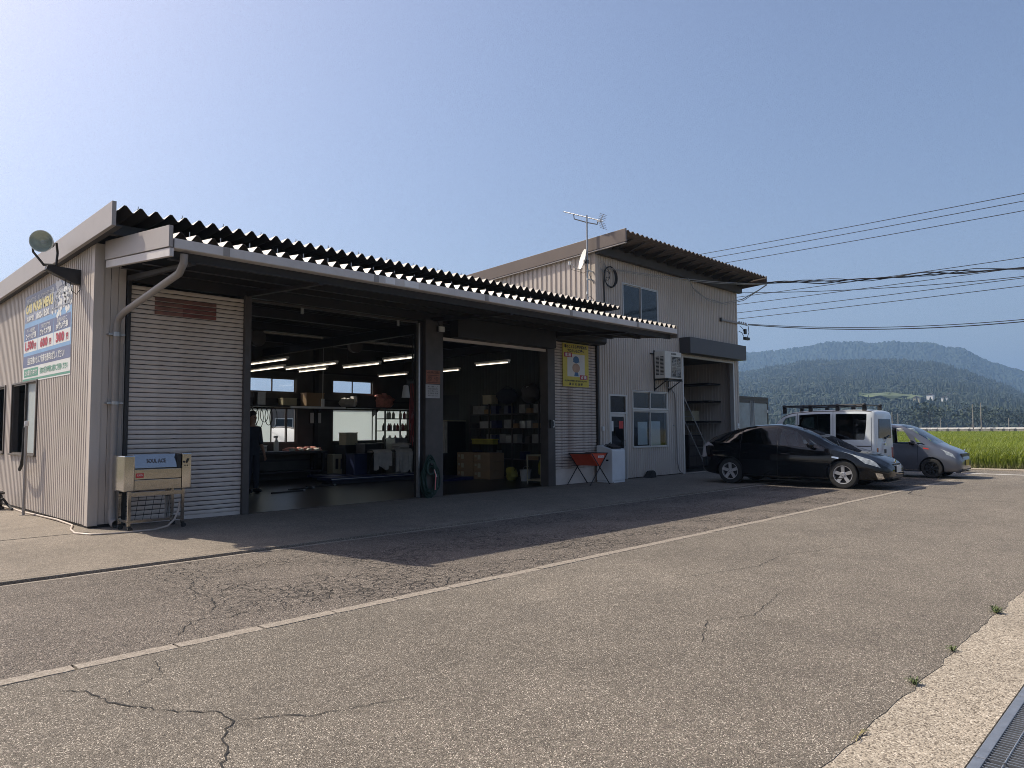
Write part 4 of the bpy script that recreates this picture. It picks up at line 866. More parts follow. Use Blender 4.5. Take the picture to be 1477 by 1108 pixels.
b = MB(); b.tube([(21.0, 12.1, 6.40), (21.5, 12.2, 6.15), (22.4, 12.25, 5.95), (23.6, 12.25, 5.92), (24.6, 12.0, 6.15), (25.1, 11.6, 6.5), (25.3, 11.39, 6.70)], .017, 6); b.tube([(21.0, 12.1, 6.38), (21.6, 12.2, 6.08), (22.6, 12.25, 5.88), (23.8, 12.25, 5.90), (24.7, 12.0, 6.12), (25.3, 11.39, 6.68)], .013, 6); b.build('slack_loop', M_CABLEL, wv, smooth=True)
cb = thing('cable_bracket', 'grey cable arm with insulators at the right corner of the upper wall', 'bracket', (25, 12.4, 5.4))
b = MB(); b.box(23.88, 25.35, YF - .09, YF - .035, 5.36, 5.42); b.build('arm', M_PIPE, cb); b = MB(); b.box(25.2, 25.95, YF - .08, YF - .045, 5.37, 5.41)
for k in range(4): b.lathe([(.03, 0), (.035, .03), (.02, .07)], (25.3 + .18 * k, YF - .06, 5.41), 'z', 8)
b.build('insulators', M_GALV, cb)
b = MB(); b.box(23.86, 23.93, YF - .095, YF - .02, 5.32, 5.46); b.build('mount', M_DARKST, cb)
b = MB(); b.tube([(25.95, 12.45, 5.36), (25.9, 12.4, 5.1), (25.75, 12.4, 4.9), (25.55, 12.42, 4.88), (25.4, 12.44, 5.05), (25.28, 12.5, 5.1)], .012, 5); b.tube([(25.3, 12.46, 5.3), (25.5, 12.44, 5.2), (25.6, 12.44, 5.02), (25.7, 12.44, 5.22)], .01, 5)
b.box(25.55, 25.9, 12.37, 12.47, 4.80, 4.90); b.box(25.56, 25.70, 12.39, 12.45, 5.02, 5.2); b.build('junction', M_CABLE, cb)
# ------------------------------------------------------------------ utility poles and power lines along the side road
M_POLE = mat('pole_concrete', (.20, .195, .185), .8, var=.08)
def upole(x, y, h, lab, r0=.17, arms=(9.6, 7.3), grp=None, armlen=.9):
    t = thing('utility_pole', lab, 'utility pole', (x, y, -.4), grp)
    MB().lathe([(r0, -.4), (r0 * .62, h)], (x, y, 0), 'z', 12).build('pole', M_POLE, t, smooth=True)
    for z in arms: bx(x - .05, x + armlen, y - .05, y + .05, z - .05, z + .05).build('crossarm', M_GALV, t)
    return t
upole(31.5, -6, 10.6, 'grey concrete utility pole carrying the wires on the right', arms=(9.75, 9.2, 7.2))
upole(31.5, 26, 10.6, 'grey concrete utility pole standing behind the two storey block', arms=(9.75, 9.2, 7.2))
WZ = [(9.95, 31.45, 'uppermost thin power line crossing the sky'), (9.69, 31.5, 'middle of the three upper power lines'), (9.35, 31.55, 'lowest of the three upper power lines'), (7.62, 31.45, 'first of four lower wires passing behind the roof corner'), (7.28, 31.5, 'second of four lower wires passing behind the roof corner'), (6.90, 31.55, 'third of four lower wires passing behind the roof corner'), (6.62, 31.6, 'lowest of four wires passing behind the upper wall')]
for z, x, lab in WZ:
    tag(MB().tube(sag((x, -6, z + .1), (x, 26, z + .1), .16, 40), .014 if z > 9 else .013, 5).build('power_line', M_CABLE, at=(x, 10, z)), lab, 'wire', 'wires strung between the utility poles')
P_ = sag((25.3, 11.38, 6.74), (31.5, -6, 7.0), .28, 60); b = MB(); b.tube(P_, .014, 6)
for k in range(3): b.tube([p + Vector((.0, .04 * math.sin(i * 1.25 + k * 2.1), .045 * math.cos(i * .9 + k * 2.1) + (.05 * math.sin(i * .37 + k)))) for i, p in enumerate(P_)], .013 + .004 * k, 5)
tag(b.build('bundled_cable', M_CABLE, at=(28, 4, 6.8)), 'wavy bundle of telephone cables tied to the roof corner', 'cable')
b = MB(); b.tube(sag((25.95, 12.45, 5.40), (31.5, -6, 6.6), 1.05, 50), .017, 6); b.tube(sag((25.95, 12.45, 5.43), (31.5, -6, 6.5), .95, 50), .013, 6)
tag(b.build('supply_cable', M_CABLE, at=(28, 4, 4.6)), 'sagging black supply cable leading away from the wall bracket', 'cable')
tag(MB().tube(sag((25.3, 12.5, 6.55), (31.5, -6, 7.4), .62, 50), .012, 5).build('telephone_wire', M_CABLE, at=(28, 4, 6.5)), 'single thin telephone wire drooping below the bundle', 'wire')
# ------------------------------------------------------------------ small fittings on the front
li = thing('security_light', 'small square white lamp high on the post between the bays', 'lamp', (10.62, 12.4, 3.77))
bx(10.57, 10.72, YF - .17, YF - .13, 3.70, 3.82).build('face', M_WHITEP, li, bevel=.006); bx(10.55, 10.73, YF - .127, YF - .09, 3.69, 3.83).build('housing', M_BLACK, li); b = MB(); b.tube([(10.62, YF - .1, 3.84), (10.56, YF - .1, 3.95), (10.45, YF - .09, 3.98)], .012, 6); b.build('arm', M_DARKST, li)
sw = thing('shutter_switch', 'white and black shutter control box on the right post', 'switch box', (14.45, 12.4, 1.62))
bx(14.42, 14.53, YF - .12, YF - .072, 1.52, 1.74).build('box', M_BLACK, sw, bevel=.004); b = MB(); b.box(14.50, 14.56, YF - .128, YF - .121, 1.54, 1.56); b.box(14.50, 14.56, YF - .128, YF - .121, 1.70, 1.72); b.box(14.545, 14.56, YF - .128, YF - .121, 1.56, 1.70); b.build('frame', M_WHITE, sw)
ic = thing('door_intercom', 'small grey intercom on the wall left of the office door', 'intercom', (16.8, 12.5, 1.5)); bx(16.74, 16.84, YF - .07, YF - .018, 1.44, 1.56).build('box', M_WHITEP, ic, bevel=.005); b = MB(); b.tube([(16.79, YF - .03, 1.44), (16.79, YF - .03, .9)], .007, 5); b.build('lead', M_PIPE, ic)
mt = thing('electric_socket', 'small white socket box on the right edge of the annex', 'socket box', (25.1, 12.5, 1.55)); bx(25.02, 25.13, YF - .06, YF - .021, 1.50, 1.66).build('box', M_WHITE, mt, bevel=.006); b = MB(); b.lathe([(.02, -.006), (.02, 0)], (25.075, YF - .06, 1.56), 'y', 10); b.build('outlet', M_BLACK, mt)
hz = thing('hose_reel', 'coiled dark green hose hung on the post between the bays', 'hose', (10.35, 12.4, .4))
b = MB(); rr_ = random.Random(5)
for k in range(15):
    cx_, cz_, rx_, rz_ = 10.33 + rr_.uniform(-.05, .05), .47 + rr_.uniform(-.07, .05), rr_.uniform(.13, .24), rr_.uniform(.28, .44)
    b.tube([(cx_ + rx_ * math.cos(a * PI / 12) * (1 - .25 * math.sin(a * PI / 12)), YF - .11 - .014 * (k % 5) - .01 * math.sin(a), cz_ + rz_ * math.sin(a * PI / 12)) for a in range(25)], .013, 5, cap=False)
for k in range(4): b.tube([(10.31 + (.09 + .012 * k) * math.cos(a * PI / 10), YF - .19, .66 + (.12 + .012 * k) * math.sin(a * PI / 10)) for a in range(21)], .011, 5, cap=False)
b.build('loops', M_GREENH, hz, smooth=True)
b = MB(); b.tube([(10.38, YF - .21, .62), (10.42, YF - .22, .5), (10.41, YF - .22, .35), (10.40, YF - .22, .18)], .013, 6); b.build('cord', M_PINKH, hz); b = MB(); b.tube([(10.38, YF - .22, .62), (10.44, YF - .23, .46)], .009, 5); b.build('nozzle', M_WHITE, hz); b = MB(); b.box(10.29, 10.36, YF - .2, YF - .081, .72, .76); b.build('hook', M_DARKST, hz)
# ladder leaning in the annex bay
ldr = thing('ladder', 'aluminium ladder leaning inside the annex bay', 'ladder', (23, 13.2, 0))
b1, b2, t1, t2 = Vector((25.0, 13.2, .008)), Vector((25.0, 13.2, .008)), Vector((22.2, 13.2, 3.35)), None
dv = Vector((22.1, 13.6, 3.35)) - Vector((24.55, 13.35, .008))
for s_ in (-.21, .21): MB().tube([Vector((24.55, 13.35 + s_, .01)), Vector((22.1, 13.6 + s_, 3.35))], .022, 6).build('rail', M_ALU, ldr)
for k in range(11):
    p = Vector((24.55, 13.35, .01)) + dv * (.06 + .085 * k); MB().tube([p + Vector((0, -.21, 0)), p + Vector((0, .21, 0))], .014, 6).build('rung', M_ALU, ldr)
for k, (x, y, z0, z1, m_, lab) in enumerate(((24.5, 15.5, 1.765, 2.25, M_CARD, 'brown carton on the lower shelf of the annex bay'), (24.45, 14.3, 1.765, 2.15, M_CREAM, 'pale box on the annex shelf near the door'), (24.5, 15.0, 2.515, 2.95, M_WHITEP, 'white box on the upper annex shelf'))):
    t = thing('storage_box', lab, 'box', (x, y, z0)); bx(x - .28, x + .28, y - .4, y + .4, z0, z1).build('body', m_, t, bevel=.01); bx(x - .285, x + .285, y - .06, y + .06, z1 + .001, z1 + .004).build('tape', M_CREAM, t)
t = thing('grey_cabinet', 'dark grey steel cabinet inside the annex bay', 'cabinet', (24.4, 14.6, 0)); bx(23.9, 24.95, 13.9, 14.5, .03, 1.25).build('body', M_DARKST, t, bevel=.01)
b = MB()
for k in range(3): b.box(23.95, 24.4, 13.885, 13.899, .1 + .38 * k, .44 + .38 * k); b.box(24.43, 24.9, 13.885, 13.899, .1 + .38 * k, .44 + .38 * k)
b.build('drawer', M_POST, t)
t = thing('panel_board', 'tall grey board stored against the annex back wall', 'board', (23, 17.3, 0)); bx(22.4, 24.0, 17.3, 17.36, .01, 2.7).build('board', M_SIDING_DK, t); bx(22.38, 24.02, 17.29, 17.37, 2.7, 2.75).build('edge_strip', M_ALU, t)
# ------------------------------------------------------------------ grey container beyond the block
co = thing('cargo_container', 'weathered grey truck box with double doors beyond the block', 'container', (26.9, 14, 0))
M_CONT = mat('container_grey', (.36, .40, .40), .5, var=.08, dirt=(.20, .15, .11), dscale=1.6, damt=.6)
c0_, c1_, cy, cz = 25.62, 28.5, 12.95, 2.66
bx(c0_, c1_, cy, cy + 5, .35, cz).build('body', M_CONT, co, bevel=.01)
b = MB(); b.box(c0_ - .02, c1_ + .02, cy - .05, cy + 5.02, cz - .02, cz + .06); b.box(c0_ - .02, c1_ + .02, cy - .04, cy - .001, cz - .18, cz - .02); b.box(c0_ - .02, c0_ + .07, cy - .04, cy - .001, .35, cz - .18); b.box(c1_ - .07, c1_ + .02, cy - .04, cy - .001, .35, cz - .18); b.build('frame', M_POST, co, bevel=.004)
for x0_, x1_ in ((c0_ + .09, 26.95), (27.17, c1_ - .09)): bx(x0_, x1_, cy - .035, cy - .002, .4, cz - .2).build('door', M_CONT, co, bevel=.006)
b = MB()
for x_ in (26.9, 27.02, 27.10, 27.22): b.tube([(x_, cy - .05, .42), (x_, cy - .05, cz - .1)], .016, 6)
b.build('lock_rod', M_GALV, co); b = MB()
for z in (.7, 1.4, 2.1): b.box(c1_ - .14, c1_ - .02, cy - .052, cy - .041, z, z + .12); b.box(c0_ + .02, c0_ + .14, cy - .052, cy - .041, z, z + .12)
b.build('hinge', M_WHITEP, co); b = MB()
for x_, y_ in ((25.8, 13.3), (28.1, 13.3), (25.8, 17.4), (28.1, 17.4)): b.box(x_, x_ + .2, y_, y_ + .3, .004, .349)
b.build('support', M_DARKST, co)
# ------------------------------------------------------------------ vehicles
def interp(keys, u):
    us = [k[0] for k in keys]; j = max(0, min(len(us) - 2, int(np.searchsorted(us, u) - 1))); a, b_ = us[j], us[j + 1]; t = max(0, min(1, (u - a) / (b_ - a)))
    out = []
    for c in range(1, len(keys[0])):
        def sl(i): return (keys[i + 1][c] - keys[i][c]) / (us[i + 1] - us[i])
        def tan(i):
            if i == 0: return sl(0)
            if i == len(us) - 1: return sl(len(us) - 2)
            p, q = sl(i - 1), sl(i)
            return 0 if p * q <= 0 else 2 * p * q / (p + q)
        h = b_ - a; m0, m1 = tan(j) * h, tan(j + 1) * h; t2, t3 = t * t, t * t * t
        out.append((2 * t3 - 3 * t2 + 1) * keys[j][c] + (t3 - 2 * t2 + t) * m0 + (-2 * t3 + 3 * t2) * keys[j + 1][c] + (t3 - t2) * m1)
    return out
class Car:
    # keys: u, z_bottom, z_belt, z_top, half width, half width at belt, half width at roof edge, roof edge drop
    def __init__(s, keys, sc=1.0): s.keys = keys; s.sc = sc; s.L = keys[-1][0]
    def sec(s, u, inset=0, zfloor=None):
        zb, zl, zt, hw, hb, ht, dr = interp(s.keys, u)
        if inset: zt -= inset; hw -= inset; hb -= inset; ht -= inset; zb = zfloor
        zl = min(zl, zt - dr - .004); ze = zt - dr
        return [(hw * .86, zb), (hw * .965, zb + .05), (hw * .995, zb + .35 * (zl - zb)), (hw, zb + .66 * (zl - zb)), (hb, zl), (ht + .54 * (hb - ht), zl + .5 * (ze - zl)), (ht, ze), (ht * .83, ze + dr * .62), (ht * .45, ze + dr * .94), (0, zt)]
    def surf(s, u, t, inset=0, zf=None):
        P = s.sec(u, inset, zf); i = int(max(0, min(8, math.floor(t)))); f = t - i
        a, b_, c, d = P[max(i - 1, 0)], P[i], P[i + 1], P[min(i + 2, 9)]
        if i in (3, 4): 
            if i == 3: d = c
            else: a = b_
        if i == 8: d = (-P[8][0], P[8][1])
        q = []
        for k in range(2):
            m0, m1 = (c[k] - a[k]) / 2, (d[k] - b_[k]) / 2
            q.append((2 * f ** 3 - 3 * f * f + 1) * b_[k] + (f ** 3 - 2 * f * f + f) * m0 + (-2 * f ** 3 + 3 * f * f) * c[k] + (f ** 3 - f * f) * m1)
        return Vector((-q[0] * s.sc, u * s.sc, q[1] * s.sc))
    def nrm(s, u, t):
        e = .01; a = s.surf(min(u + e, s.L), t) - s.surf(max(u - e, 0), t); b_ = s.surf(u, min(t + .05, 9)) - s.surf(u, max(t - .05, 0)); n = a.cross(b_)
        if n.length < 1e-9: return Vector((0, -1, 0))
        n.normalize()
        return n if (n.z - n.x) > 0 else -n
    def loft(s, us, inset=0, zf=None):
        n = 3; ts = [i / n for i in range(9 * n + 1)]; rows = []
        for u in us:
            r = [s.surf(u, t, inset, zf) for t in ts]; rows.append(r + [Vector((-p.x, p.y, p.z)) for p in r[-2::-1]])
        b_ = MB(); b_.grid(rows); m = len(rows[0])
        b_.f += [(i * m, (i + 1) * m, (i + 1) * m + m - 1, i * m + m - 1) for i in range(len(rows) - 1)]
        b_.f.append(tuple(range(m))); e = (len(rows) - 1) * m; b_.f.append(tuple(range(e, e + m))[::-1])
        return b_
    def patch(s, fu, t0, t1, off, nu=14, nt=8, mirror=None):
        """fu(t) -> (u0,u1). mirror: None left only, 'both', 'across' (t goes over the centre line)"""
        def rows(sgn):
            R = []
            for i in range(nu + 1):
                row = []
                for k in range(nt + 1):
                    t = t0 + (t1 - t0) * k / nt; a, b_ = fu(t); u = a + (b_ - a) * i / nu; p = s.surf(u, t) + s.nrm(u, t) * off; row.append(Vector((p.x * sgn, p.y, p.z)))
                R.append(row)
            return R
        if mirror == 'across':
            A = rows(1); return [[a + [Vector((-p.x, p.y, p.z)) for p in a[-2::-1]] for a in A]]
        return [rows(1), rows(-1)] if mirror == 'both' else [rows(1)]
    def pmesh(s, *a, **k):
        b_ = MB()
        for R in s.patch(*a, **k): b_.grid(R)
        return b_
    def cutter(s, fu, t0, t1, mirror, nu=14, nt=8, d=.09):
        b_ = MB()
        for lo, hi in zip(s.patch(fu, t0, t1, -d, nu, nt, mirror), s.patch(fu, t0, t1, d, nu, nt, mirror)):
            b_.grid(lo); b_.grid([r[::-1] for r in hi]); m = len(lo[0]); n = len(lo)
            for A, B in ((lo[0], hi[0]), (hi[-1], lo[-1])): b_.grid([B, A])
            b_.grid([[lo[i][0] for i in range(n)], [hi[i][0] for i in range(n)]]); b_.grid([[hi[i][-1] for i in range(n)], [lo[i][-1] for i in range(n)]])
        return b_
M_INT = mat('car_interior', (.025, .025, .027), .8, var=.2)
def boolean(body, cutters):
    tmp = []
    for c, m_ in cutters:
        me = c.mesh('cut', m_); bm = bmesh.new(); bm.from_mesh(me); bmesh.ops.remove_doubles(bm, verts=bm.verts, dist=1e-4); bmesh.ops.recalc_face_normals(bm, faces=bm.faces); bm.to_mesh(me); bm.free()
        o = bpy.data.objects.new('cut', me); COL.objects.link(o); tmp.append(o)
        md = body.modifiers.new('b', 'BOOLEAN'); md.operation = 'DIFFERENCE'; md.solver = 'EXACT'; md.object = o; md.material_mode = 'TRANSFER'
    dg = bpy.context.evaluated_depsgraph_get(); me = bpy.data.meshes.new_from_object(body.evaluated_get(dg)); body.modifiers.clear()
    old = body.data; body.data = me; bpy.data.meshes.remove(old)
    for o in tmp: m_ = o.data; bpy.data.objects.remove(o); bpy.data.meshes.remove(m_)
    for p in me.polygons: p.use_smooth = True
    me.set_sharp_from_angle(angle=math.radians(32))
def wheel_part(root, x, y, r, wd, rim_m, rr, spokes, sgn):
    """sgn -1: outer face towards -x"""
    wb = MB(); hub = Vector((x, y, r)); o = sgn
    def LX(prof, c, n, b_): return b_.lathe([(q, h * o) for q, h in prof], c, 'x', n, cap=False)
    W = LX([(rr * .98, wd / 2), (rr + .012, wd / 2 + .004), (r * .93, wd / 2 - .004), (r, wd / 2 - .03), (r, -wd / 2 + .03), (r * .93, -wd / 2), (rr, -wd / 2)], hub, 36, MB()).build('wheel', M_RUBBER, root, smooth=True)
    b_ = MB(); LX([(rr * .99, wd / 2 - .0), (rr, wd / 2 + .004), (rr * .93, wd / 2 + .002), (rr * .9, wd / 2 - .03), (rr * .88, -wd / 2 + .02)], hub, 36, b_)
    n = spokes; ri = rr * .16; ro = rr * .93
    for k in range(n):
        a = 2 * PI * k / n + .3; d_ = Vector((0, math.cos(a), math.sin(a))); q = Vector((0, -math.sin(a), math.cos(a)))
        w0, w1 = rr * (.17 if n == 5 else .10), rr * (.19 if n == 5 else .09); X0, X1 = o * (wd / 2 - .012), o * (wd / 2 - .04)
        pts = []
        for X in (X0, X1): pts += [hub + d_ * ri + q * w0 + Vector((X - o * .004, 0, 0)), hub + d_ * ri - q * w0 + Vector((X - o * .004, 0, 0)), hub + d_ * ro - q * w1 + Vector((X + o * .008, 0, 0)), hub + d_ * ro + q * w1 + Vector((X + o * .008, 0, 0))]
        b_.add(pts, [(0, 1, 2, 3), (7, 6, 5, 4), (0, 4, 5, 1), (1, 5, 6, 2), (2, 6, 7, 3), (3, 7, 4, 0)])
    LX([(rr * .30, wd / 2 - .04), (rr * .30, wd / 2 - .012), (rr * .22, wd / 2 - .006), (0, wd / 2 - .004)], hub, 20, b_); b_.build('rim', rim_m, W)
    b_ = MB(); LX([(0, wd / 2 - .075), (rr * .93, wd / 2 - .075)], hub, 24, b_); LX([(rr * .6, wd / 2 - .06), (rr * .6, wd / 2 - .07)], hub, 24, b_); b_.build('brake_disc', M_DARKST, W)
    b_ = MB()
    for k in range(5): a = 2 * PI * k / 5; b_.lathe([(.008, wd / 2 * o), (.008, (wd / 2 - .012) * o)], hub + Vector((0, math.cos(a) * rr * .2, math.sin(a) * rr * .2)), 'x', 6)
    b_.build('wheel_nuts', M_DARKST if rim_m is not M_BLACK else M_STEEL, W)
def make_car(name, label, cat, keys, sc, paint, wheels, wr, wwd, rim_m, rr, spokes, track, cabin, wins, glass_m, group=None):
    """wins: list of (fu,t0,t1,mirror,name,glass)"""
    C = Car(keys, sc); root = thing(name, label, cat, local=True)
    us = sorted(set(list(np.linspace(0, .5, 16) ** 1) + list(np.linspace(.5, C.L - .4, 44)) + list(np.linspace(C.L - .4, C.L, 14))))
    body = C.loft(us).build('body', paint, root)
    bm = bmesh.new(); bm.from_mesh(body.data); bmesh.ops.remove_doubles(bm, verts=bm.verts, dist=1e-4); bmesh.ops.recalc_face_normals(bm, faces=bm.faces); bm.to_mesh(body.data); bm.free()
    cut = []
    for u in wheels:
        for sgn in (-1, 1):
            cx0, cx1 = (track - wwd * .9) * sgn, (track + .4) * sgn
            cut.append((MB().lathe([(wr * 1.13, min(cx0, cx1)), (wr * 1.13, max(cx0, cx1))], (0, u * sc, wr * 1.03), 'x', 32), M_BLACK))
    cu0, cu1, zf = cabin
    cut.append((C.loft(list(np.linspace(cu0, cu1, 26)), .045, zf), M_INT))
    for (fu, t0, t1, mi, nm, gm) in wins:
        if gm is not None: cut.append((C.cutter(fu, t0, t1, mi), paint))
    boolean(body, cut)
    body.data.materials[0] = paint
    for (fu, t0, t1, mi, nm, gm) in wins:
        if gm is None: continue
        if mi == 'both':
            for R in C.patch(fu, t0, t1, -.006, 14, 8, 'both'): MB().grid(R).build(nm, gm, root, smooth=60)
            # dark rubber edge round the pane
        else: C.pmesh(fu, t0, t1, -.006, 14, 8, mirror=mi).build(nm, gm, root, smooth=60)
    for u in wheels:
        for sgn in (-1, 1): wheel_part(root, track * sgn, u * sc, wr, wwd, rim_m, rr, spokes, sgn)
    # seats and dashboard
    def seat(x, u):
        b_ = MB().box(x - .23, x + .23, u - .25, u + .27, zf + .02, zf + .38); b_.prism([(u + .2, zf + .36), (u + .34, zf + .36), (u + .52, zf + .95), (u + .42, zf + .97)], 'x', x - .22, x + .22); b_.box(x - .12, x + .12, u + .42, u + .53, zf + .99, zf + 1.17)
        b_.build('seat', M_INT, root, bevel=.03)
    um = cu0 + .95
    seat(-.36 * sc, um * sc); seat(.36 * sc, um * sc)
    return C, root
def ribbon(C, root, fu, t0, t1, name, m_, off=.003, mirror=None, nu=2, nt=16, label=None):
    for R in C.patch(fu, t0, t1, off, nu, nt, mirror):
        b_ = MB(); b_.grid(R); o = b_.build(name, m_, root, smooth=60, label=label)
    return o
def seam(C, root, u, t0, t1, w_=.006, tilt=0.):
    return ribbon(C, root, lambda t: (u + tilt * (t - t0) - w_, u + tilt * (t - t0) + w_), t0, t1, 'door_seam', M_BLACK, .0015, 'both', 1, 14)
def mirror_part(C, root, u, z, m_, sz=(.10, .085, .075)):
    for sgn in (-1, 1):
        p = C.surf(u, 4.3); x = (abs(p.x) + .13) * sgn; b_ = MB().bag((x, u * C.sc, z), sz, 12, 8, .0); W = b_.build('wing_mirror', m_, root, smooth=70)
        MB().tube([(abs(p.x) * sgn * .97, u * C.sc, z - .07), (x, u * C.sc, z - .03)], .03, 8).build('mirror_arm', M_BLACK, W)
PB = mat('black_paint', (.003, .0035, .005), .05, var=.1); PW = mat('van_white', (.58, .62, .64), .25, var=.02, coat=.6, dirt=(.42, .44, .43), dscale=2, damt=.3); PG = mat('grey_paint', (.125, .133, .158), .28, metal=.4, var=.05, coat=.9)
M_LAMP = mat('headlamp', (.42, .44, .42), .12, metal=.35, var=.5, scale=14, coat=1); M_ALLOY = mat('alloy', (.50, .50, .51), .35, metal=.55, var=.05); M_TAILC = mat('tail_clear', (.42, .40, .40), .15, var=.15, coat=1); M_TAILR = mat('tail_red', (.25, .01, .012), .15, var=.1, coat=1)
M_CHROME = mat('chrome', (.7, .7, .7), .08, metal=1., var=.02); M_PLATE = mat('plate_white', (.62, .62, .60), .5, var=.02); M_PLATEY = mat('plate_yellow', (.55, .40, .03), .5, var=.03); M_BLKGLOSS = mat('gloss_black', (.008, .008, .009), .1, var=.1)
# --- black hatchback
SC = 1.075
K = [(0, .30, .42, .50, .54, .52, .36, .03), (.03, .24, .47, .56, .66, .64, .48, .04), (.1, .20, .53, .625, .74, .72, .57, .045), (.25, .185, .61, .71, .815, .785, .63, .05), (.5, .18, .70, .80, .855, .822, .66, .055), (.95, .175, .83, .925, .868, .835, .68, .06),
     (1.2, .175, .885, 1.03, .870, .84, .655, .06), (1.6, .175, .925, 1.235, .872, .83, .655, .06), (2.05, .175, .95, 1.405, .872, .825, .640, .06), (2.5, .175, .97, 1.487, .872, .822, .638, .065), (3.0, .175, .99, 1.475, .872, .822, .638, .065), (3.5, .18, 1.01, 1.395, .872, .82, .63, .065), (3.95, .21, 1.03, 1.275, .862, .80, .61, .06), (4.22, .25, 1.04, 1.175, .84, .78, .56, .05), (4.30, .27, 1.01, 1.12, .82, .76, .56, .05), (4.42, .34, .90, 1.0, .76, .71, .52, .05), (4.46, .42, .82, .90, .66, .62, .45, .05)]
fl_ = lambda a, b_, c, d, t0, t1: (lambda t: (a + (c - a) * (t - t0) / (t1 - t0), b_ + (d - b_) * (t - t0) / (t1 - t0)))
wins = [(fl_(1.52, 2.38, 2.02, 2.38, 4.12, 5.86), 4.12, 5.86, 'both', 'front_window', G_CAR), (fl_(2.48, 3.34, 2.48, 3.34, 4.12, 5.86), 4.12, 5.86, 'both', 'rear_window', G_DARK), (fl_(3.42, 3.92, 3.42, 3.60, 4.16, 5.75), 4.16, 5.75, 'both', 'quarter_window', G_DARK), (fl_(1.18, 1.44, 1.70, 1.74, 4.15, 5.4), 4.15, 5.4, 'both', 'front_quarter_window', G_CAR),
        (lambda t: (1.12, 2.02), 6.28, 9, 'across', 'windscreen', G_CAR), (lambda t: (3.35, 4.15), 6.35, 9, 'across', 'rear_screen', G_DARK)]
C1, car1 = make_car('black_hatchback', 'black five door hatchback parked in the shade nearest the building', 'car', K, SC, PB, (.945, 3.645), .342, .21, M_ALLOY, .225, 5, .80, (1.18, 4.05, .36), wins, G_CAR)
ribbon(C1, car1, fl_(.16, .46, .36, .98, 3.35, 4.55), 3.35, 4.55, 'headlight', M_LAMP, .004, 'both', 12, 6)
ribbon(C1, car1, fl_(4.25, 4.425, 4.32, 4.42, 2.6, 3.6), 2.6, 3.6, 'tail_light', M_TAILC, .004, 'both', 6, 8); ribbon(C1, car1, fl_(4.08, 4.40, 4.24, 4.41, 3.6, 4.0), 3.6, 4.0, 'tail_light', M_TAILC, .004, 'both', 6, 4)
for u, t0, t1, ti in ((1.20, 1.1, 4.0, .0), (2.43, 1.1, 5.95, .0), (3.36, 2.4, 5.9, .0)): seam(C1, car1, u, t0, t1, .005, ti)
ribbon(C1, car1, lambda t: (1.45, 3.95), 4.0, 4.09, 'window_trim', M_BLKGLOSS, .003, 'both', 30, 2)
ribbon(C1, car1, lambda t: (.95, 3.3), 1.0, 1.12, 'sill_trim', M_BLACK, .004, 'both', 20, 2)
mirror_part(C1, car1, 1.62, 1.06, PB)
for u in (2.25, 3.22):
    for sg_ in (-1, 1):
        p = C1.surf(u, 3.25); MB().tube([(abs(p.x) * sg_, (u - .09) * SC, p.z), ((abs(p.x) + .03) * sg_, (u - .07) * SC, p.z), ((abs(p.x) + .03) * sg_, (u + .07) * SC, p.z), (abs(p.x) * sg_, (u + .09) * SC, p.z)], .014, 6).build('door_handle', PB, car1)
ribbon(C1, car1, fl_(.10, .22, .13, .26, 1.0, 2.4), 1.0, 2.4, 'fog_light', M_CHROME, .004, 'both', 4, 8)
b = MB(); b.box(-.5, .5, .006, .10, .25, .38); b.build('lower_grille', M_BLACK, car1, bevel=.02); b = MB(); b.box(-.20, .20, -.03, -.018, .40, .57); b.build('number_plate', M_PLATE, car1, bevel=.004); b = MB(); b.box(-.3, .3, .01, .07, .58, .61); b.build('upper_grille', M_BLACK, car1)
b = MB(); b.lathe([(.0, -.012), (.05, -.01), (.06, .0), (.06, .01)], (0, .06, .66), 'y', 20); b.build('emblem', M_CHROME, car1, smooth=True)
ribbon(C1, car1, lambda t: (1.02, 1.17), 3.22, 3.36, 'side_badge', M_CHROME, .005, 'both', 3, 2); b = MB(); b.box(-.68 * SC, .68 * SC, .03, .2, .175, .195); b.build('front_lip', M_POST, car1)
b = MB(); b.tube([(-.5, 1.12 * SC, 1.075), (-.05, 1.28 * SC, 1.15)], .012, 5); b.tube([(.1, 1.12 * SC, 1.085), (.55, 1.3 * SC, 1.12)], .012, 5); b.build('wiper', M_BLACK, car1)
car1.rotation_euler = (0, 0, math.radians(2.6)); car1.location = (18.47 + .872 * SC, 6.56 - .945 * SC, 0)
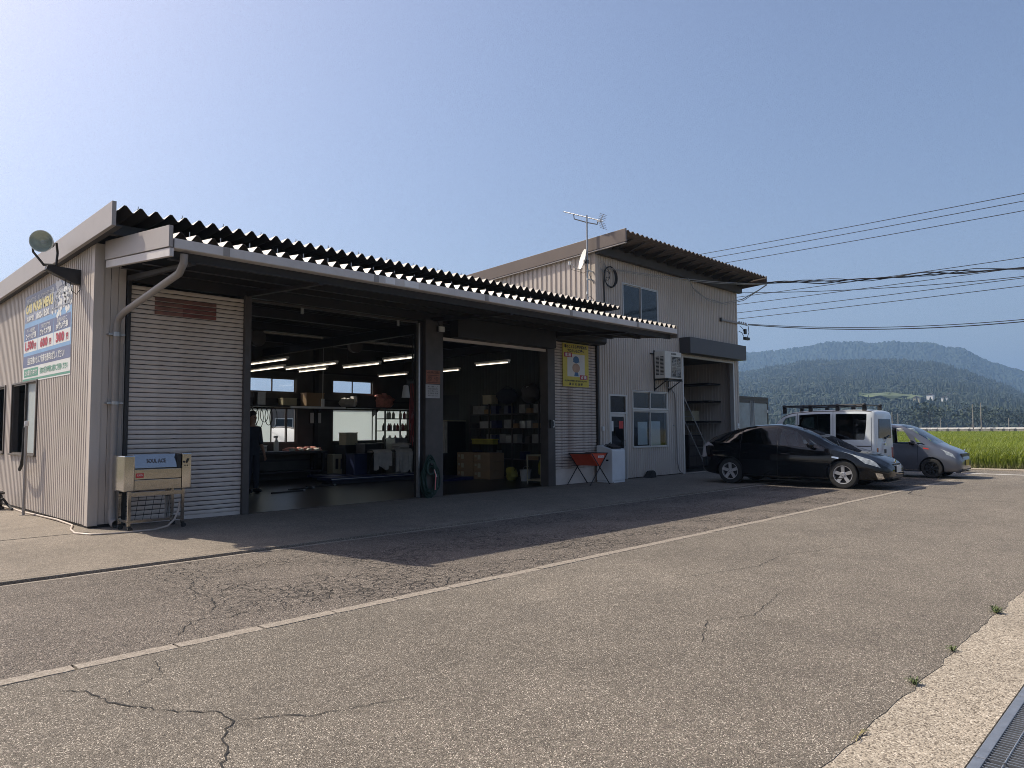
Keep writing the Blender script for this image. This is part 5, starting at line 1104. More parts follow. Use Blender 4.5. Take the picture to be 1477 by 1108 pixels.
# --- white van, nose to the building
KV = [(0, .36, .62, .78, .58, .56, .42, .05), (.03, .28, .74, .90, .66, .63, .5, .05), (.10, .22, .86, .99, .70, .68, .56, .05), (.3, .2, .98, 1.10, .725, .70, .60, .05), (.5, .2, 1.03, 1.30, .735, .71, .60, .06), (.8, .2, 1.06, 1.66, .737, .715, .63, .06), (1.0, .2, 1.08, 1.82, .737, .715, .64, .06), (1.3, .2, 1.09, 1.90, .737, .715, .645, .06), (2.0, .2, 1.10, 1.935, .737, .715, .645, .06), (2.9, .2, 1.10, 1.93, .737, .715, .645, .06), (3.22, .2, 1.10, 1.915, .735, .712, .645, .06), (3.33, .22, 1.10, 1.885, .725, .70, .63, .06), (3.39, .26, 1.09, 1.83, .70, .675, .60, .05), (3.40, .28, 1.08, 1.80, .685, .66, .585, .05)]
wv_ = [(fl_(.62, 1.32, 1.02, 1.32, 4.1, 5.75), 4.1, 5.75, 'both', 'front_window', G_CAR), (fl_(1.42, 2.26, 1.42, 2.26, 4.1, 5.8), 4.1, 5.8, 'both', 'side_window', G_DARK), (lambda t: (2.40, 3.12 + .06 * math.sin((t - 4.12) / 1.66 * PI * .5)), 4.12, 5.78, 'both', 'rear_side_window', G_TINT), (lambda t: (.42, .98), 6.25, 9, 'across', 'windscreen', G_CAR)]
C2, van = make_car('white_van', 'white small van with a black roof rack, tail towards the road', 'van', KV, 1.03, PW, (.62, 2.98), .285, .17, M_DARKST, .19, 8, .66, (.66, 3.2, .34), wv_, G_CAR)
VL = 3.40 * 1.03
for u, t0, t1 in ((1.37, 1.1, 6.0), (2.33, 1.1, 6.0), (3.29, 1.0, 8.9)): seam(C2, van, u, t0, t1, .005)
ribbon(C2, van, lambda t: (.9, 3.3), 6.02, 6.14, 'roof_gutter', M_POST, .004, 'both', 30, 2)
ribbon(C2, van, lambda t: (1.35, 3.28), 3.45, 3.53, 'slide_rail', M_POST, .002, 'both', 20, 1)
b = MB(); b.prism([(-.52, 1.20), (.52, 1.20), (.47, 1.72), (-.47, 1.72)], 'y', VL + .002, VL + .02); b.build('tailgate_window', G_DARK if False else mat('tail_glass', (.03, .04, .045), .08, var=.1), van, bevel=.008)
b = MB(); b.tube([(.02, VL + .04, 1.2), (-.34, VL + .035, 1.27)], .012, 5); b.lathe([(.03, 0), (.03, .04)], (.02, VL + .005, 1.2), 'y', 10); b.build('rear_wiper', M_BLACK, van)
b = MB(); b.lathe([(.05, 0), (.045, .014), (.0, .016)], (0, VL + .001, 1.06), 'y', 18); b.build('emblem', M_CHROME, van); b = MB(); b.box(-.06, .06, VL + .001, VL + .02, .80, .90); b.build('tailgate_handle', M_BLACK, van, bevel=.006)
for sg_ in (-1, 1): bx(sg_ * .62 - .06, sg_ * .62 + .06, VL - .03, VL + .015, .62, .95).build('tail_light', M_TAILR, van, bevel=.01)
bx(-.68, .68, VL - .05, VL + .04, .30, .56).build('rear_bumper', PW, van, bevel=.03); bx(-.17, .17, VL + .042, VL + .05, .62 - .03, .76 - .03).build('number_plate', M_PLATEY, van)
b = MB(); b.box(-.07, .07, VL - .05, VL - .02, 1.855, 1.875); b.build('brake_lamp', M_TAILR, van)
mirror_part(C2, van, .72, 1.18, M_BLACK, (.08, .07, .11))
rk_ = bpy.data.objects.new('roof_rack', None); COL.objects.link(rk_); rk_.parent = van; ORG[rk_.name] = Vector((0, 0, 0))
for u in (1.0, 1.72, 2.44, 3.12):
    b = MB(); b.tube([(-.66, u * 1.03, 2.10), (.66, u * 1.03, 2.10)], .024, 8)
    for sg_ in (-1, 1): b.box(sg_ * .62 - .035, sg_ * .62 + .035, u * 1.03 - .05, u * 1.03 + .05, 1.90, 2.09); b.bag((sg_ * .66, u * 1.03, 2.10), (.05, .06, .05), 8, 6, 0)
    b.build('crossbar', M_BLACK, rk_)
b = MB()
for sg_ in (-1, 1): b.tube([(sg_ * .68, 1.0 * 1.03, 2.11), (sg_ * .68, 3.12 * 1.03, 2.11)], .02, 8)
b.build('side_bar', M_BLACK, rk_)
MB().box(-.2, .05, 1.2, 3.0, 2.06, 2.075).build('rack_board', M_BLACK, rk_)
van.rotation_euler = (0, 0, PI); van.location = (20.52 + .737 * 1.03, 6.38 + VL, 0)
# --- small grey car
KG = [(0, .28, .46, .60, .50, .48, .36, .05), (.03, .22, .52, .66, .60, .58, .46, .05), (.1, .19, .60, .745, .68, .66, .54, .05), (.28, .18, .72, .845, .715, .69, .58, .05), (.52, .17, .82, .95, .733, .70, .60, .06), (.75, .17, .90, 1.10, .736, .705, .64, .06), (1.05, .17, .95, 1.29, .737, .71, .635, .06), (1.3, .17, .965, 1.445, .737, .71, .63, .06), (1.55, .17, .975, 1.53, .737, .71, .63, .065), (2.1, .17, .98, 1.56, .737, .71, .63, .065), (2.9, .17, 1.0, 1.545, .736, .70, .63, .065), (3.25, .22, 1.01, 1.47, .72, .69, .62, .06), (3.36, .28, .98, 1.35, .70, .66, .53, .05), (3.395, .34, .9, 1.2, .64, .60, .46, .05)]
wg = [(fl_(1.16, 1.98, 1.46, 1.98, 4.1, 5.82), 4.1, 5.82, 'both', 'front_window', G_CLEAR), (fl_(2.08, 2.75, 2.08, 2.68, 4.1, 5.82), 4.1, 5.82, 'both', 'rear_window', G_DARK), (fl_(.82, 1.06, 1.12, 1.16, 4.12, 5.2), 4.12, 5.2, 'both', 'front_quarter_window', G_CLEAR), (lambda t: (.60, 1.50), 6.28, 9, 'across', 'windscreen', G_CAR), (lambda t: (3.02, 3.3), 6.4, 9, 'across', 'rear_screen', G_DARK)]
C3, car3 = make_car('grey_small_car', 'small rounded grey car with black wheels beside the rice field', 'car', KG, 1.03, PG, (.72, 3.0), .288, .17, M_BLACK, .20, 8, .672, (.84, 3.15, .34), wg, G_CLEAR)
ribbon(C3, car3, fl_(.12, .34, .20, .50, 3.55, 4.6), 3.55, 4.6, 'headlight', M_LAMP, .004, 'both', 10, 6)
for u, t0, t1 in ((1.06, 1.1, 4.0), (2.03, 1.1, 5.9)): seam(C3, car3, u, t0, t1, .005)
ribbon(C3, car3, lambda t: (.85, 2.9), 4.0, 4.09, 'waist_trim', M_CHROME, .004, 'both', 24, 1); ribbon(C3, car3, lambda t: (1.05, 2.7), .95, 1.1, 'sill_trim', M_CHROME, .004, 'both', 16, 1)
mirror_part(C3, car3, 1.18, 1.03, M_BLKGLOSS); b = MB(); b.box(-.45, .45, .015, .07, .56, .72); b.build('grille', M_BLACK, car3, bevel=.01)
for k in range(3): bx(-.42, .42, .004, .03, .58 + .05 * k, .59 + .05 * k).build('grille_bar', PG, car3)
bx(-.165, .165, -.02, -.012, .37, .535).build('number_plate', M_PLATEY, car3, bevel=.003); bx(-.5, .5, .005, .06, .24, .34).build('lower_grille', M_BLACK, car3, bevel=.01); bx(-.60, .60, .03, .16, .17, .20).build('front_lip', PG, car3)
ribbon(C3, car3, lambda t: (.78, .92), 3.55, 3.68, 'side_badge', M_RED, .004, 'both', 3, 1)
b = MB(); b.lathe([(.05, -.01), (.05, .01)], (0, .03, .8), 'y', 16); b.build('emblem', M_CHROME, car3)
b = MB(); p = C3.surf(.62, 4.1); b.tube([(.5, .5, .98), (.5, .5, 1.04)], .006, 4); b.build('corner_marker', M_YELLOW, car3)
for sg_ in (-1, 1): p = C3.surf(1.9, 3.3); MB().tube([(abs(p.x) * sg_, 1.86, p.z), ((abs(p.x) + .025) * sg_, 1.9, p.z), ((abs(p.x) + .025) * sg_, 2.02, p.z), (abs(p.x) * sg_, 2.06, p.z)], .012, 6).build('door_handle', PG, car3)
car3.location = (23.80 + .737 * 1.03, 5.90 - .72 * 1.03, 0)
# ------------------------------------------------------------------ inside the garage
def lamp(x, y0, y1, z, lab):
    t = thing('strip_light', lab, 'strip light', (x, (y0 + y1) / 2, z), 'fluorescent strip lights under the garage roof')
    bx(x - .05, x + .05, y0, y1, z + .03, z + .075).build('housing', M_WHITE, t); MB().tube([(x, y0 + .03, z), (x, y1 - .03, z)], .0135, 8).build('tube', M_TUBE, t)
    b_ = MB(); b_.box(x - .02, x + .02, y0, y0 + .03, z - .02, z + .03); b_.box(x - .02, x + .02, y1 - .03, y1, z - .02, z + .03); b_.build('lamp_holder', M_WHITEP, t)
    b_ = MB()
    for yy in (y0 + .2, y1 - .2): b_.tube([(x, yy, z + .075), (x, yy, 4.2)], .006, 4)
    b_.build('hanger', M_DARKST, t)
for i, (x, y0, y1, z, lab) in enumerate(((9.92, 18.1, 20.1, 3.22, 'lit strip light nearest the closed shutter, above the left window'), (9.4, 17.0, 19.0, 3.32, 'lit strip light ending at the left edge of the open bay'), (10.35, 16.2, 18.8, 3.22, 'longest lit strip light, in the middle of the first bay'), (11.05, 17.8, 19.3, 3.22, 'short lit strip light just below the longest one'), (11.2, 15.5, 17.2, 3.22, 'lit strip light above the right back window'), (10.95, 13.75, 15.0, 3.24, 'lit strip light high beside the middle post'), (13.9, 17.8, 19.3, 3.22, 'lit strip light low beside the middle post, farther back'), (13.9, 15.4, 17.1, 3.2, 'lit strip light at the left edge of the second bay'), (13.4, 12.95, 14.2, 3.22, 'lit strip light hanging in the middle of the second bay'))): lamp(x, y0, y1, z, lab)
for x, y, z, lab in ((8.55, 16.9, 3.80, 'round grey ventilation fan under the roof near the shutter'), (11.5, 17.0, 3.86, 'round grey ventilation fan under the roof near the middle post')):
    t = thing('ceiling_fan_unit', lab, 'fan', (x, y, z)); b = MB().lathe([(.0, -.02), (.2, 0), (.22, .03), (.2, .2), (0, .22)], (x, y, z), 'y', 20); b.build('housing', M_POST, t, smooth=True); b = MB().tube([(x, y + .1, z + .2), (x, y + .1, 4.3)], .015, 6); b.build('hanger', M_DARKST, t)
# wall shelf with goods
sh = thing('wall_shelf', 'long dark shelf running along the back wall over the windows', 'shelf', (11, 20.2, 2.2))
bx(7.0, 16.4, 20.02, 20.47, 2.20, 2.25).build('board', M_DARKST, sh)
b = MB()
for x in (8.4, 10, 12.3, 14.5): b.prism([(20.05, 2.2), (20.47, 2.2), (20.47, 1.95)], 'x', x, x + .03)
b.build('bracket', M_DARKST, sh)
def boxt(name, lab, x, y, z, sx, sy, sz, m_, cat='box', grp=None, lid=None):
    t = thing(name, lab, cat, (x, y, z), grp); bx(x - sx / 2, x + sx / 2, y - sy / 2, y + sy / 2, z + .001, z + sz).build('body', m_, t, bevel=.01)
    bx(x - sx / 2 - .008, x + sx / 2 + .008, y - sy / 2 - .008, y + sy / 2 + .008, z + sz + .0005, z + sz + .03).build('lid', lid or m_, t); return t
boxt('carton', 'brown open carton on the wall shelf between the back windows', 12.05, 20.22, 2.25, .62, .36, .38, M_CARD)
boxt('parts_box', 'grey parts box on the wall shelf above the left window', 11.2, 20.22, 2.25, .45, .3, .2, M_CREAM)
boxt('oil_can', 'tall grey can on the wall shelf above the left window', 10.3, 20.22, 2.25, .25, .25, .36, M_GALV, 'can')
boxt('flat_case', 'flat dark case leaning among bags on the wall shelf', 14.0, 20.25, 2.25, .75, .3, .34, M_POST, 'case')
t = thing('pink_bag', 'crumpled pink plastic bag on the wall shelf at the right', 'bag', (14.7, 20.2, 2.25)); b = MB().bag((14.72, 20.2, 2.45), (.46, .22, .24), 16, 10, .16, 4); b.build('bag', M_PINK, t, smooth=True); b = MB().bag((14.75, 20.15, 2.68), (.12, .08, .06), 8, 6, .25, 6); b.build('knot', M_PINK, t)
t = thing('white_bag', 'crumpled white bag on the wall shelf left of the flat case', 'bag', (13.35, 20.2, 2.25)); b = MB().bag((13.33, 20.22, 2.38), (.30, .18, .16), 14, 8, .22, 5); b.build('bag', M_CLOTH, t, smooth=True); b = MB().box(13.5, 13.56, 20.1, 20.3, 2.25, 2.6); b.build('card', M_PAPER, t)
# workbench with tools
wb_ = thing('workbench', 'long dark workbench under the left back window', 'workbench', (10.6, 19.9, 0))
bx(9.0, 12.2, 19.5, 20.35, .80, .88).build('bench_top', M_DARKST, wb_, bevel=.008)
for x in (9.1, 12.05):
    for y in (19.6, 20.25): bx(x, x + .08, y, y + .08, .005, .80).build('leg', M_DARKST, wb_)
bx(9.0, 12.2, 19.6, 20.35, .25, .29).build('lower_shelf', M_DARKST, wb_)
t = thing('rag_heap', 'heap of pink and white rags on the workbench', 'rags', (11.5, 19.9, .88)); b = MB()
for k in range(9): b.bag((11.0 + .13 * k, 19.85 + .05 * math.sin(k * 2), .90 + .03 * (k % 2)), (.13, .12, .07), 9, 6, .3, 20 + k)
b.build('rags', M_PINK, t, smooth=True); b = MB()
for k in range(4): b.bag((11.1 + .28 * k, 19.75, .91), (.12, .1, .05), 9, 6, .3, 40 + k)
b.build('rags', M_CLOTH, t, smooth=True)
t = thing('spray_bottle', 'white plastic bottle standing on the workbench', 'bottle', (10.6, 19.75, .88)); MB().lathe([(.07, 0), (.075, .02), (.075, .26), (.03, .34), (.03, .4), (0, .4)], (10.6, 19.75, .88), 'z', 12).build('bottle', M_WHITEP, t, smooth=True); MB().box(10.52, 10.64, 19.73, 19.77, 1.28, 1.34).build('trigger', M_CLOTH, t)
t = thing('bench_vice', 'dark bench vice on the left end of the workbench', 'vice', (9.9, 19.75, .88)); b = MB().box(9.7, 10.1, 19.65, 19.85, .88, .95); b.box(9.75, 9.85, 19.62, 19.9, .95, 1.08); b.box(9.95, 10.05, 19.62, 19.9, .95, 1.08); b.build('body', M_BLACK, t, bevel=.008); MB().tube([(10.05, 19.76, 1.0), (10.3, 19.76, 1.0)], .02, 8).build('screw', M_GALV, t)
boxt('tool_box', 'white tool tray at the back of the workbench', 10.25, 20.1, .88, .35, .25, .16, M_WHITEP)
t = thing('jerry_cans', 'dark oil tin with two handles beside the workbench', 'can', (12.5, 19.6, 0)); bx(12.3, 12.75, 19.4, 19.75, .01, .75).build('body', M_CREAM, t, bevel=.02); b = MB().box(12.38, 12.48, 19.395, 19.399, .3, .62); b.box(12.56, 12.66, 19.395, 19.399, .3, .62); b.build('label_print', M_BLACK, t)
t = thing('long_tube_lamp', 'unlit grey lamp rail hung in front of the wall shelf', 'lamp', (11.6, 18.9, 2.05)); bx(10.5, 12.3, 18.75, 18.83, 2.13, 2.19).build('housing', M_WHITEP, t); b = MB().box(11.5, 11.58, 18.76, 18.82, 2.19, 2.42); b.tube([(11.54, 18.79, 2.4), (11.54, 18.79, 4.3)], .008, 5); b.build('stem', M_WHITEP, t)
t = thing('cable_hank', 'hank of cables hanging below the wall shelf by the left window', 'cables', (10.1, 20.0, 2.0)); b = MB(); rr_ = random.Random(8)
for k in range(6): c = 9.9 + .14 * k; b.tube([(c + .12 * math.sin(a * .52), 20.0 - .01 * k, 2.18 - .22 * (1 - math.cos(a * .52)) * (1 + .2 * (k % 3))) for a in range(13)], .011, 5)
b.build('loops', M_CABLE, t)
t = thing('wall_notice', 'small white framed sheet on the back wall between the windows', 'notice', (12.3, 20.45, 1.85)); bx(12.12, 12.5, 20.44, 20.46, 1.72, 2.05).build('sheet', M_PAPER, t); b = MB().box(12.10, 12.52, 20.462, 20.47, 1.70, 2.07); b.build('frame', M_DARKST, t)
# storage rack with bottles in front of the right window
rk2 = thing('storage_rack', 'open steel rack full of bottles before the right back window', 'rack', (15.2, 19.8, 0))
for x in (14.3, 15.3, 16.25):
    for y in (19.5, 20.0): bx(x, x + .04, y, y + .04, .005, 2.15).build('upright', M_DARKST, rk2)
for z in (1.05, 1.45, 1.85): bx(14.3, 16.29, 19.5, 20.04, z, z + .025).build('shelf', M_DARKST, rk2)
ORD = ('first', 'second', 'third', 'fourth', 'fifth', 'sixth', 'seventh', 'eighth', 'ninth', 'tenth', 'eleventh', 'twelfth', 'thirteenth')
CN = ('white', 'black', 'cream', 'pale grey', 'red', 'brown')
rb = random.Random(12); cols = [mat('dull_white', (.30, .30, .29), .7, var=.2), M_DARKST, M_CREAM, M_GALV, mat('dull_red', (.18, .03, .025), .5), M_POST]
me_b = [MB().lathe([(.05, 0), (.052, .01), (.052, .15), (.022, .2), (.022, .235), (0, .235)], (0, 0, 0), 'z', 10).mesh('bottle', m_, smooth=True) for m_ in cols]
pos_n = ['front', 'back']; k = 0
for z, nm in ((1.0765, 'lower'), (1.4765, 'middle'), (1.8765, 'upper')):
    n_b = 0
    for i in range(13):
        if rb.random() < .2: continue
        k_ = rb.randrange(6); n_b += 1; o = inst('bottle', me_b[k_], None, (14.42 + i * .14, 19.72 + rb.uniform(-.12, .12), z - .001)); tag(o, '%s bottle, %s from the left on the %s shelf of the steel rack' % (CN[k_], ORD[n_b - 1], nm), 'bottle', 'bottles on the %s shelf of the steel rack' % nm)
# cabinets, desk and cloth heap
boxt('tool_cabinet', 'dark tool cabinet right of the workbench', 13.0, 19.5, 0, .8, .6, 1.0, M_BLACK, 'cabinet'); boxt('monitor_box', 'pale box standing on top of the tool cabinet', 12.9, 19.5, 1.031, .42, .4, .36, M_CREAM); boxt('blue_drum_box', 'dark blue bin beside the dark tool cabinet', 12.6, 18.6, 0.009, .45, .45, .75, M_BLUE, 'bin'); boxt('steel_cabinet', 'grey steel cabinet in front of the bottle rack', 14.55, 19.2, 0.009, .5, .5, 1.2, M_GALV, 'cabinet'); boxt('dark_bin', 'dark plastic bin before the tool cabinet', 13.1, 18.7, 0.009, .6, .5, 1.05, M_BLACK, 'bin')
t = thing('draped_trestle', 'trestle draped with pale sheets near the middle post', 'trestle', (13.45, 18.1, 0))
for x in (12.75, 14.15):
    for y in (17.8, 18.3): MB().tube([(x, y, .01), (x + (.1 if x < 13.25 else -.1), 18.05, .82)], .025, 6).build('leg', M_DARKST, t)
bx(12.70, 14.20, 17.9, 18.2, .82, .88).build('beam', M_POST, t)
def drape(x0, x1, y, z1, dz, seed):
    r = random.Random(seed); rows = []
    for i in range(9):
        f = i / 8; rows.append([(x0 + (x1 - x0) * j / 12 + .05 * f * math.sin(j), y - .03 - .17 * min(1, f * 4) + .03 * f * math.sin(j * 1.9 + seed), z1 - max(0, f - .12) * dz * (1 + .12 * math.sin(j * .9 + seed))) for j in range(13)])
    rows.insert(0, [(p[0], y + .2, z1) for p in rows[0]]); b_ = MB(); b_.grid(rows); return b_
drape(12.70, 13.35, 18.03, .905, .62, 1).build('sheet', M_CLOTH, t, smooth=True); drape(13.50, 14.15, 18.03, .92, .8, 3).build('sheet', M_CLOTH, t, smooth=True)
b = MB().bag((13.85, 18.05, 1.0), (.35, .16, .1), 12, 8, .25, 9); b.build('sheet', M_CLOTH, t, smooth=True)
# car lifts
def lift(x0, x1, y0, y1, lab):
    t = thing('car_lift', lab, 'car lift', (x0, y0, 0), 'blue car lift platforms on the workshop floor')
    bx(x0, x1, y0, y1, .12, .19).build('platform', M_BLUE, t, bevel=.01); bx(x0 + .1, x1 - .1, y0 + .1, y1 - .1, .009, .118).build('base', M_NAVY, t)
    b_ = MB(); b_.box(x0 + .02, x1 - .02, y0 - .012, y0 - .001, .15, .165); b_.build('edge_strip', M_ALU, t)
lift(10.9, 14.0, 17.3, 18.0, 'blue lift platform low on the floor in the first bay'); lift(11.3, 12.2, 18.2, 19.2, 'short blue lift platform end beside the first bay bench')
t = thing('ramp_plate', 'blue ramp plate on the floor of the second bay', 'ramp', (14, 15, 0)); MB().prism([(13.2, .009), (14.9, .009), (14.9, .10), (14.3, .10)], 'y', 15.9, 16.9).build('plate', M_BLUE, t); b = MB()
for k in range(6): b.box(13.45 + .2 * k, 13.5 + .2 * k, 15.92, 16.88, .009, .03 + .012 * k)
b.build('tread', M_NAVY, t)
# second bay: shelving along the partition, cabinet, cartons, rack with yellow jug
sr = thing('parts_shelving', 'crowded parts shelving along the inner wall of the second bay', 'shelving', (16.2, 15.6, 0))
for y in (14.2, 15.3, 16.3, 17.2):
    for x in (15.95, 16.42): bx(x, x + .04, y, y + .04, .009, 2.3).build('upright', M_POST, sr)
for z in (.55, 1.05, 1.5, 1.95): bx(15.95, 16.46, 14.2, 17.24, z, z + .03).build('shelf', M_POST, sr)
rb = random.Random(5); me_c = [bx(-.11, .11, -.13, .13, 0, h).mesh('parts_carton', m_, bevel=.006) for h, m_ in ((.2, M_POST), (.26, mat('dull_white', (.30, .30, .29), .7, var=.2)), (.16, M_DARKST), (.24, M_BLUE), (.22, M_GALV), (.14, M_CARD))]
for z, nm in ((.5805, 'bottom'), (1.0805, 'second'), (1.5305, 'third'), (1.9805, 'top')):
    cs_ = [(i, rb.randrange(6), rb.uniform(-.08, .04)) for i in range(10) if rb.random() > .25]
    for q_, (i, k_, dx_) in enumerate(cs_):
        o = inst('parts_carton', me_c[k_], None, (16.16 + dx_, 14.4 + .29 * i, z)); o.rotation_euler = (0, 0, rb.uniform(-.35, .35)); tag(o, '%s carton, %s from the right post on the %s shelf of the shelving' % (('brown', 'white', 'black', 'dark blue', 'grey', 'tan')[k_], ORD[q_], nm), 'carton', 'cartons on the %s shelf of the shelving' % nm)
t = thing('parts_tray', 'long yellow parts tray on the third shelf of the shelving', 'tray', (15.98, 16.4, 1.53)); bx(15.72, 15.94, 15.9, 16.85, 1.03, 1.18).build('tray', mat('dull_yellow', (.30, .27, .04), .6, var=.2), t, bevel=.01); bx(15.70, 15.96, 15.88, 16.87, 1.181, 1.2).build('rim', M_YELLOW, t); bx(15.75, 15.92, 15.95, 16.0, .009, 1.029).build('stand', M_DARKST, t)
t = thing('duffel_bag', 'dark bundled bag on top of the parts shelving', 'bag', (16.2, 15.7, 2.0)); MB().bag((16.2, 15.75, 2.52), (.2, .42, .24), 12, 8, .12, 3).build('bag', M_NAVY, t, smooth=True); MB().tube([(16.2, 15.4, 2.7), (16.2, 15.75, 2.84), (16.2, 16.1, 2.7)], .02, 6).build('strap', M_BLACK, t)
t = thing('machine_bundle', 'dark wrapped machine on top of the shelving beside the post', 'machine', (16.2, 14.8, 2.0)); MB().bag((16.2, 14.75, 2.58), (.2, .38, .3), 12, 8, .15, 13).build('wrap', M_POST, t, smooth=True); bx(16.05, 16.1, 14.7, 14.8, 2.7, 2.78).build('fitting', M_WHITEP, t)
for (n_, lab, y, m_) in (('carton', 'pale carton on the top of the shelving by the dark bag', 16.5, M_CREAM),): boxt(n_, lab, 16.2, y, 2.29, .3, .4, .26, m_)
boxt('black_cabinet', 'black tyre machine cabinet left of the shelving', 15.7, 17.9, 0.009, .8, .7, 1.75, M_BLACK, 'cabinet', lid=M_CREAM)
t = thing('brush_stand', 'pair of pale upright rollers beside the black cabinet', 'stand', (15.1, 17.9, 0)); b = MB()
for x in (15.12, 15.22): b.tube([(x, 17.5, .75), (x, 17.5, 1.75)], .035, 8)
b.build('roller', M_CLOTH, t); bx(15.05, 15.29, 17.4, 17.6, .009, .75).build('stand', M_DARKST, t)
# cartons: two columns, three high, two deep
cm_ = bx(-.30, .30, -.36, .36, 0, .255).mesh('carton', M_CARD, bevel=.006); tapes = bx(-.306, -.3005, .05, .17, .06, .20).mesh('label', M_CREAM); tape2 = bx(-.306, -.3005, .22, .30, .12, .19).mesh('label', M_CREAM)
ST = Vector((15.12, 15.42, .01))
for c in range(2):
    for h in range(3):
        t = thing('carton', 'brown labelled carton in the %s row of the %s stack on the second bay floor' % (('bottom', 'middle', 'top')[h], ('near', 'far')[c]), 'carton', (ST.x + .3, ST.y + .36 + .74 * c, ST.z + .262 * h), 'brown cartons stacked on the second bay floor')
        inst('body', cm_, t, (0, 0, 0)); inst('label', tapes, t, (0, 0, 0)); inst('label', tape2, t, (0, 0, 0))
rkt = thing('jug_rack', 'cream tube framed rack standing by the right post', 'rack', (15.0, 13.4, 0))
for x, y in ((14.72, 13.05), (15.35, 13.05), (14.72, 13.55), (15.35, 13.55)): MB().tube([(x, y, .009), (x, y, .80)], .02, 8).build('leg', M_CREAM, rkt)
for z in (.10, .78): b = MB().tube([(14.72, 13.05, z), (15.35, 13.05, z), (15.35, 13.55, z), (14.72, 13.55, z), (14.72, 13.05, z)], .018, 8); b.build('rail', M_CREAM, rkt)
b = MB().box(14.72, 15.35, 13.05, 13.55, .12, .13); b.build('base', M_CREAM, rkt)
t = thing('yellow_suit', 'crumpled yellow waterproof bundle inside the cream rack', 'bundle', (15.15, 13.3, .13)); MB().bag((15.12, 13.3, .42), (.16, .16, .29), 12, 9, .16, 17).build('bundle', mat('dull_yellow', (.30, .27, .04), .6, var=.2), t, smooth=True); MB().tube([(15.0, 13.15, .6), (15.12, 13.12, .45), (15.25, 13.15, .3)], .014, 6).build('cord', M_BLACK, t)
t = thing('yellow_bundle', 'small yellow bundle on the floor by the pale bucket', 'bundle', (15.3, 14.6, 0)); MB().bag((15.35, 14.75, .2), (.18, .2, .2), 10, 8, .2, 23).build('bundle', mat('dull_yellow', (.30, .27, .04), .6, var=.2), t, smooth=True); MB().tube([(15.3, 14.6, .3), (15.35, 14.55, .4), (15.4, 14.6, .3)], .012, 6).build('strap', M_BLACK, t)
t = thing('bucket', 'pale grey bucket on the floor of the second bay', 'bucket', (15.4, 14.2, 0)); MB().lathe([(.13, .01), (.17, .32), (.18, .33), (.165, .33), (.125, .02), (0, .02)], (15.4, 14.25, 0), 'z', 18).build('pail', M_WHITEP, t, smooth=True); MB().tube([(15.23, 14.25, .3), (15.3, 14.2, .42), (15.5, 14.2, .42), (15.57, 14.25, .3)], .007, 5).build('handle', M_GALV, t)
t = thing('air_hoses', 'red air hoses hanging behind the middle post', 'hose', (11.05, 14.0, 1.5)); b = MB()
for k in range(4): b.tube([(10.80 + .05 * k, 13.7, 2.6), (10.75 + .06 * k, 13.7 + .03 * k, 1.9), (10.79 + .07 * k, 13.7, 1.2 - .1 * k)], .012, 6)
b.build('hose', M_REDH, t, smooth=True); MB().box(10.70, 11.05, 13.72, 13.76, 2.55, 2.66).build('bracket', M_DARKST, t); MB().tube([(10.87, 13.73, 2.65), (10.87, 13.73, 3.98)], .015, 6).build('pipe', M_DARKST, t)
t = thing('white_hood', 'white plastic lamp hood hung behind the middle post', 'lamp', (10.55, 13.6, 2.3)); MB().lathe([(.03, .3), (.06, .28), (.1, .0), (.09, .0), (.05, .26)], (10.57, 13.6, 2.25), 'z', 12).build('hood', M_WHITEP, t, smooth=True); MB().tube([(10.57, 13.6, 2.55), (10.57, 13.6, 3.98)], .008, 5).build('cord', M_CABLE, t)
boxt('blue_crate', 'blue plastic crate behind the person near the shutter', 8.0, 16.9, .009, .4, .4, .9, M_BLUE, 'crate')
b = MB()
rr_ = random.Random(31)
for k, (x, y, l, a) in enumerate(((8.9, 16.0, .9, .1), (9.6, 16.6, .7, .05), (10.4, 17.0, .8, -.1))):
    t = thing('floor_bar', ('dark steel bar on the floor beside the person', 'thin dark steel bar on the floor in the first bay', 'dark steel bar on the floor nearest the blue lift')[k], 'bar'); t.location = (x, y, .009); ORG[t.name] = Vector((x, y, .009))
    d = Vector((math.cos(a), math.sin(a), 0)) * l / 2; MB().tube([Vector((x, y, .03)) - d, Vector((x, y, .03)) + d], .02, 6).build('bar', M_DARKST, t); MB().lathe([(.035, -.02), (.035, .03)], Vector((x, y, .03)) + d, 'x', 8).build('socket', M_GALV, t)
# ------------------------------------------------------------------ the person
pr_ = thing('person', 'person in dark work clothes standing behind the closed shutter edge', 'person', (8.28, 16.6, .009), local=False)
def skin(name, verts, edges, radii, m_, par, root_i=0, lv=2):
    me = bpy.data.meshes.new(name); me.from_pydata(verts, edges, []); o = bpy.data.objects.new('tmp', me); COL.objects.link(o)
    o.modifiers.new('s', 'SKIN'); sv = me.skin_vertices[0].data
    for i, r in enumerate(radii): sv[i].radius = (r, r) if not isinstance(r, tuple) else r; sv[i].use_root = (i == root_i)
    ss = o.modifiers.new('ss', 'SUBSURF'); ss.levels = lv; ss.render_levels = lv
    dg = bpy.context.evaluated_depsgraph_get(); m2 = bpy.data.meshes.new_from_object(o.evaluated_get(dg)); bpy.data.objects.remove(o); bpy.data.meshes.remove(me)
    m2.materials.clear(); m2.materials.append(m_)
    for p in m2.polygons: p.use_smooth = True
    q = bpy.data.objects.new(name, m2); COL.objects.link(q); q.parent = par; ORG[q.name] = ORG[par.name]; q.rotation_euler = (0, 0, 0); return q
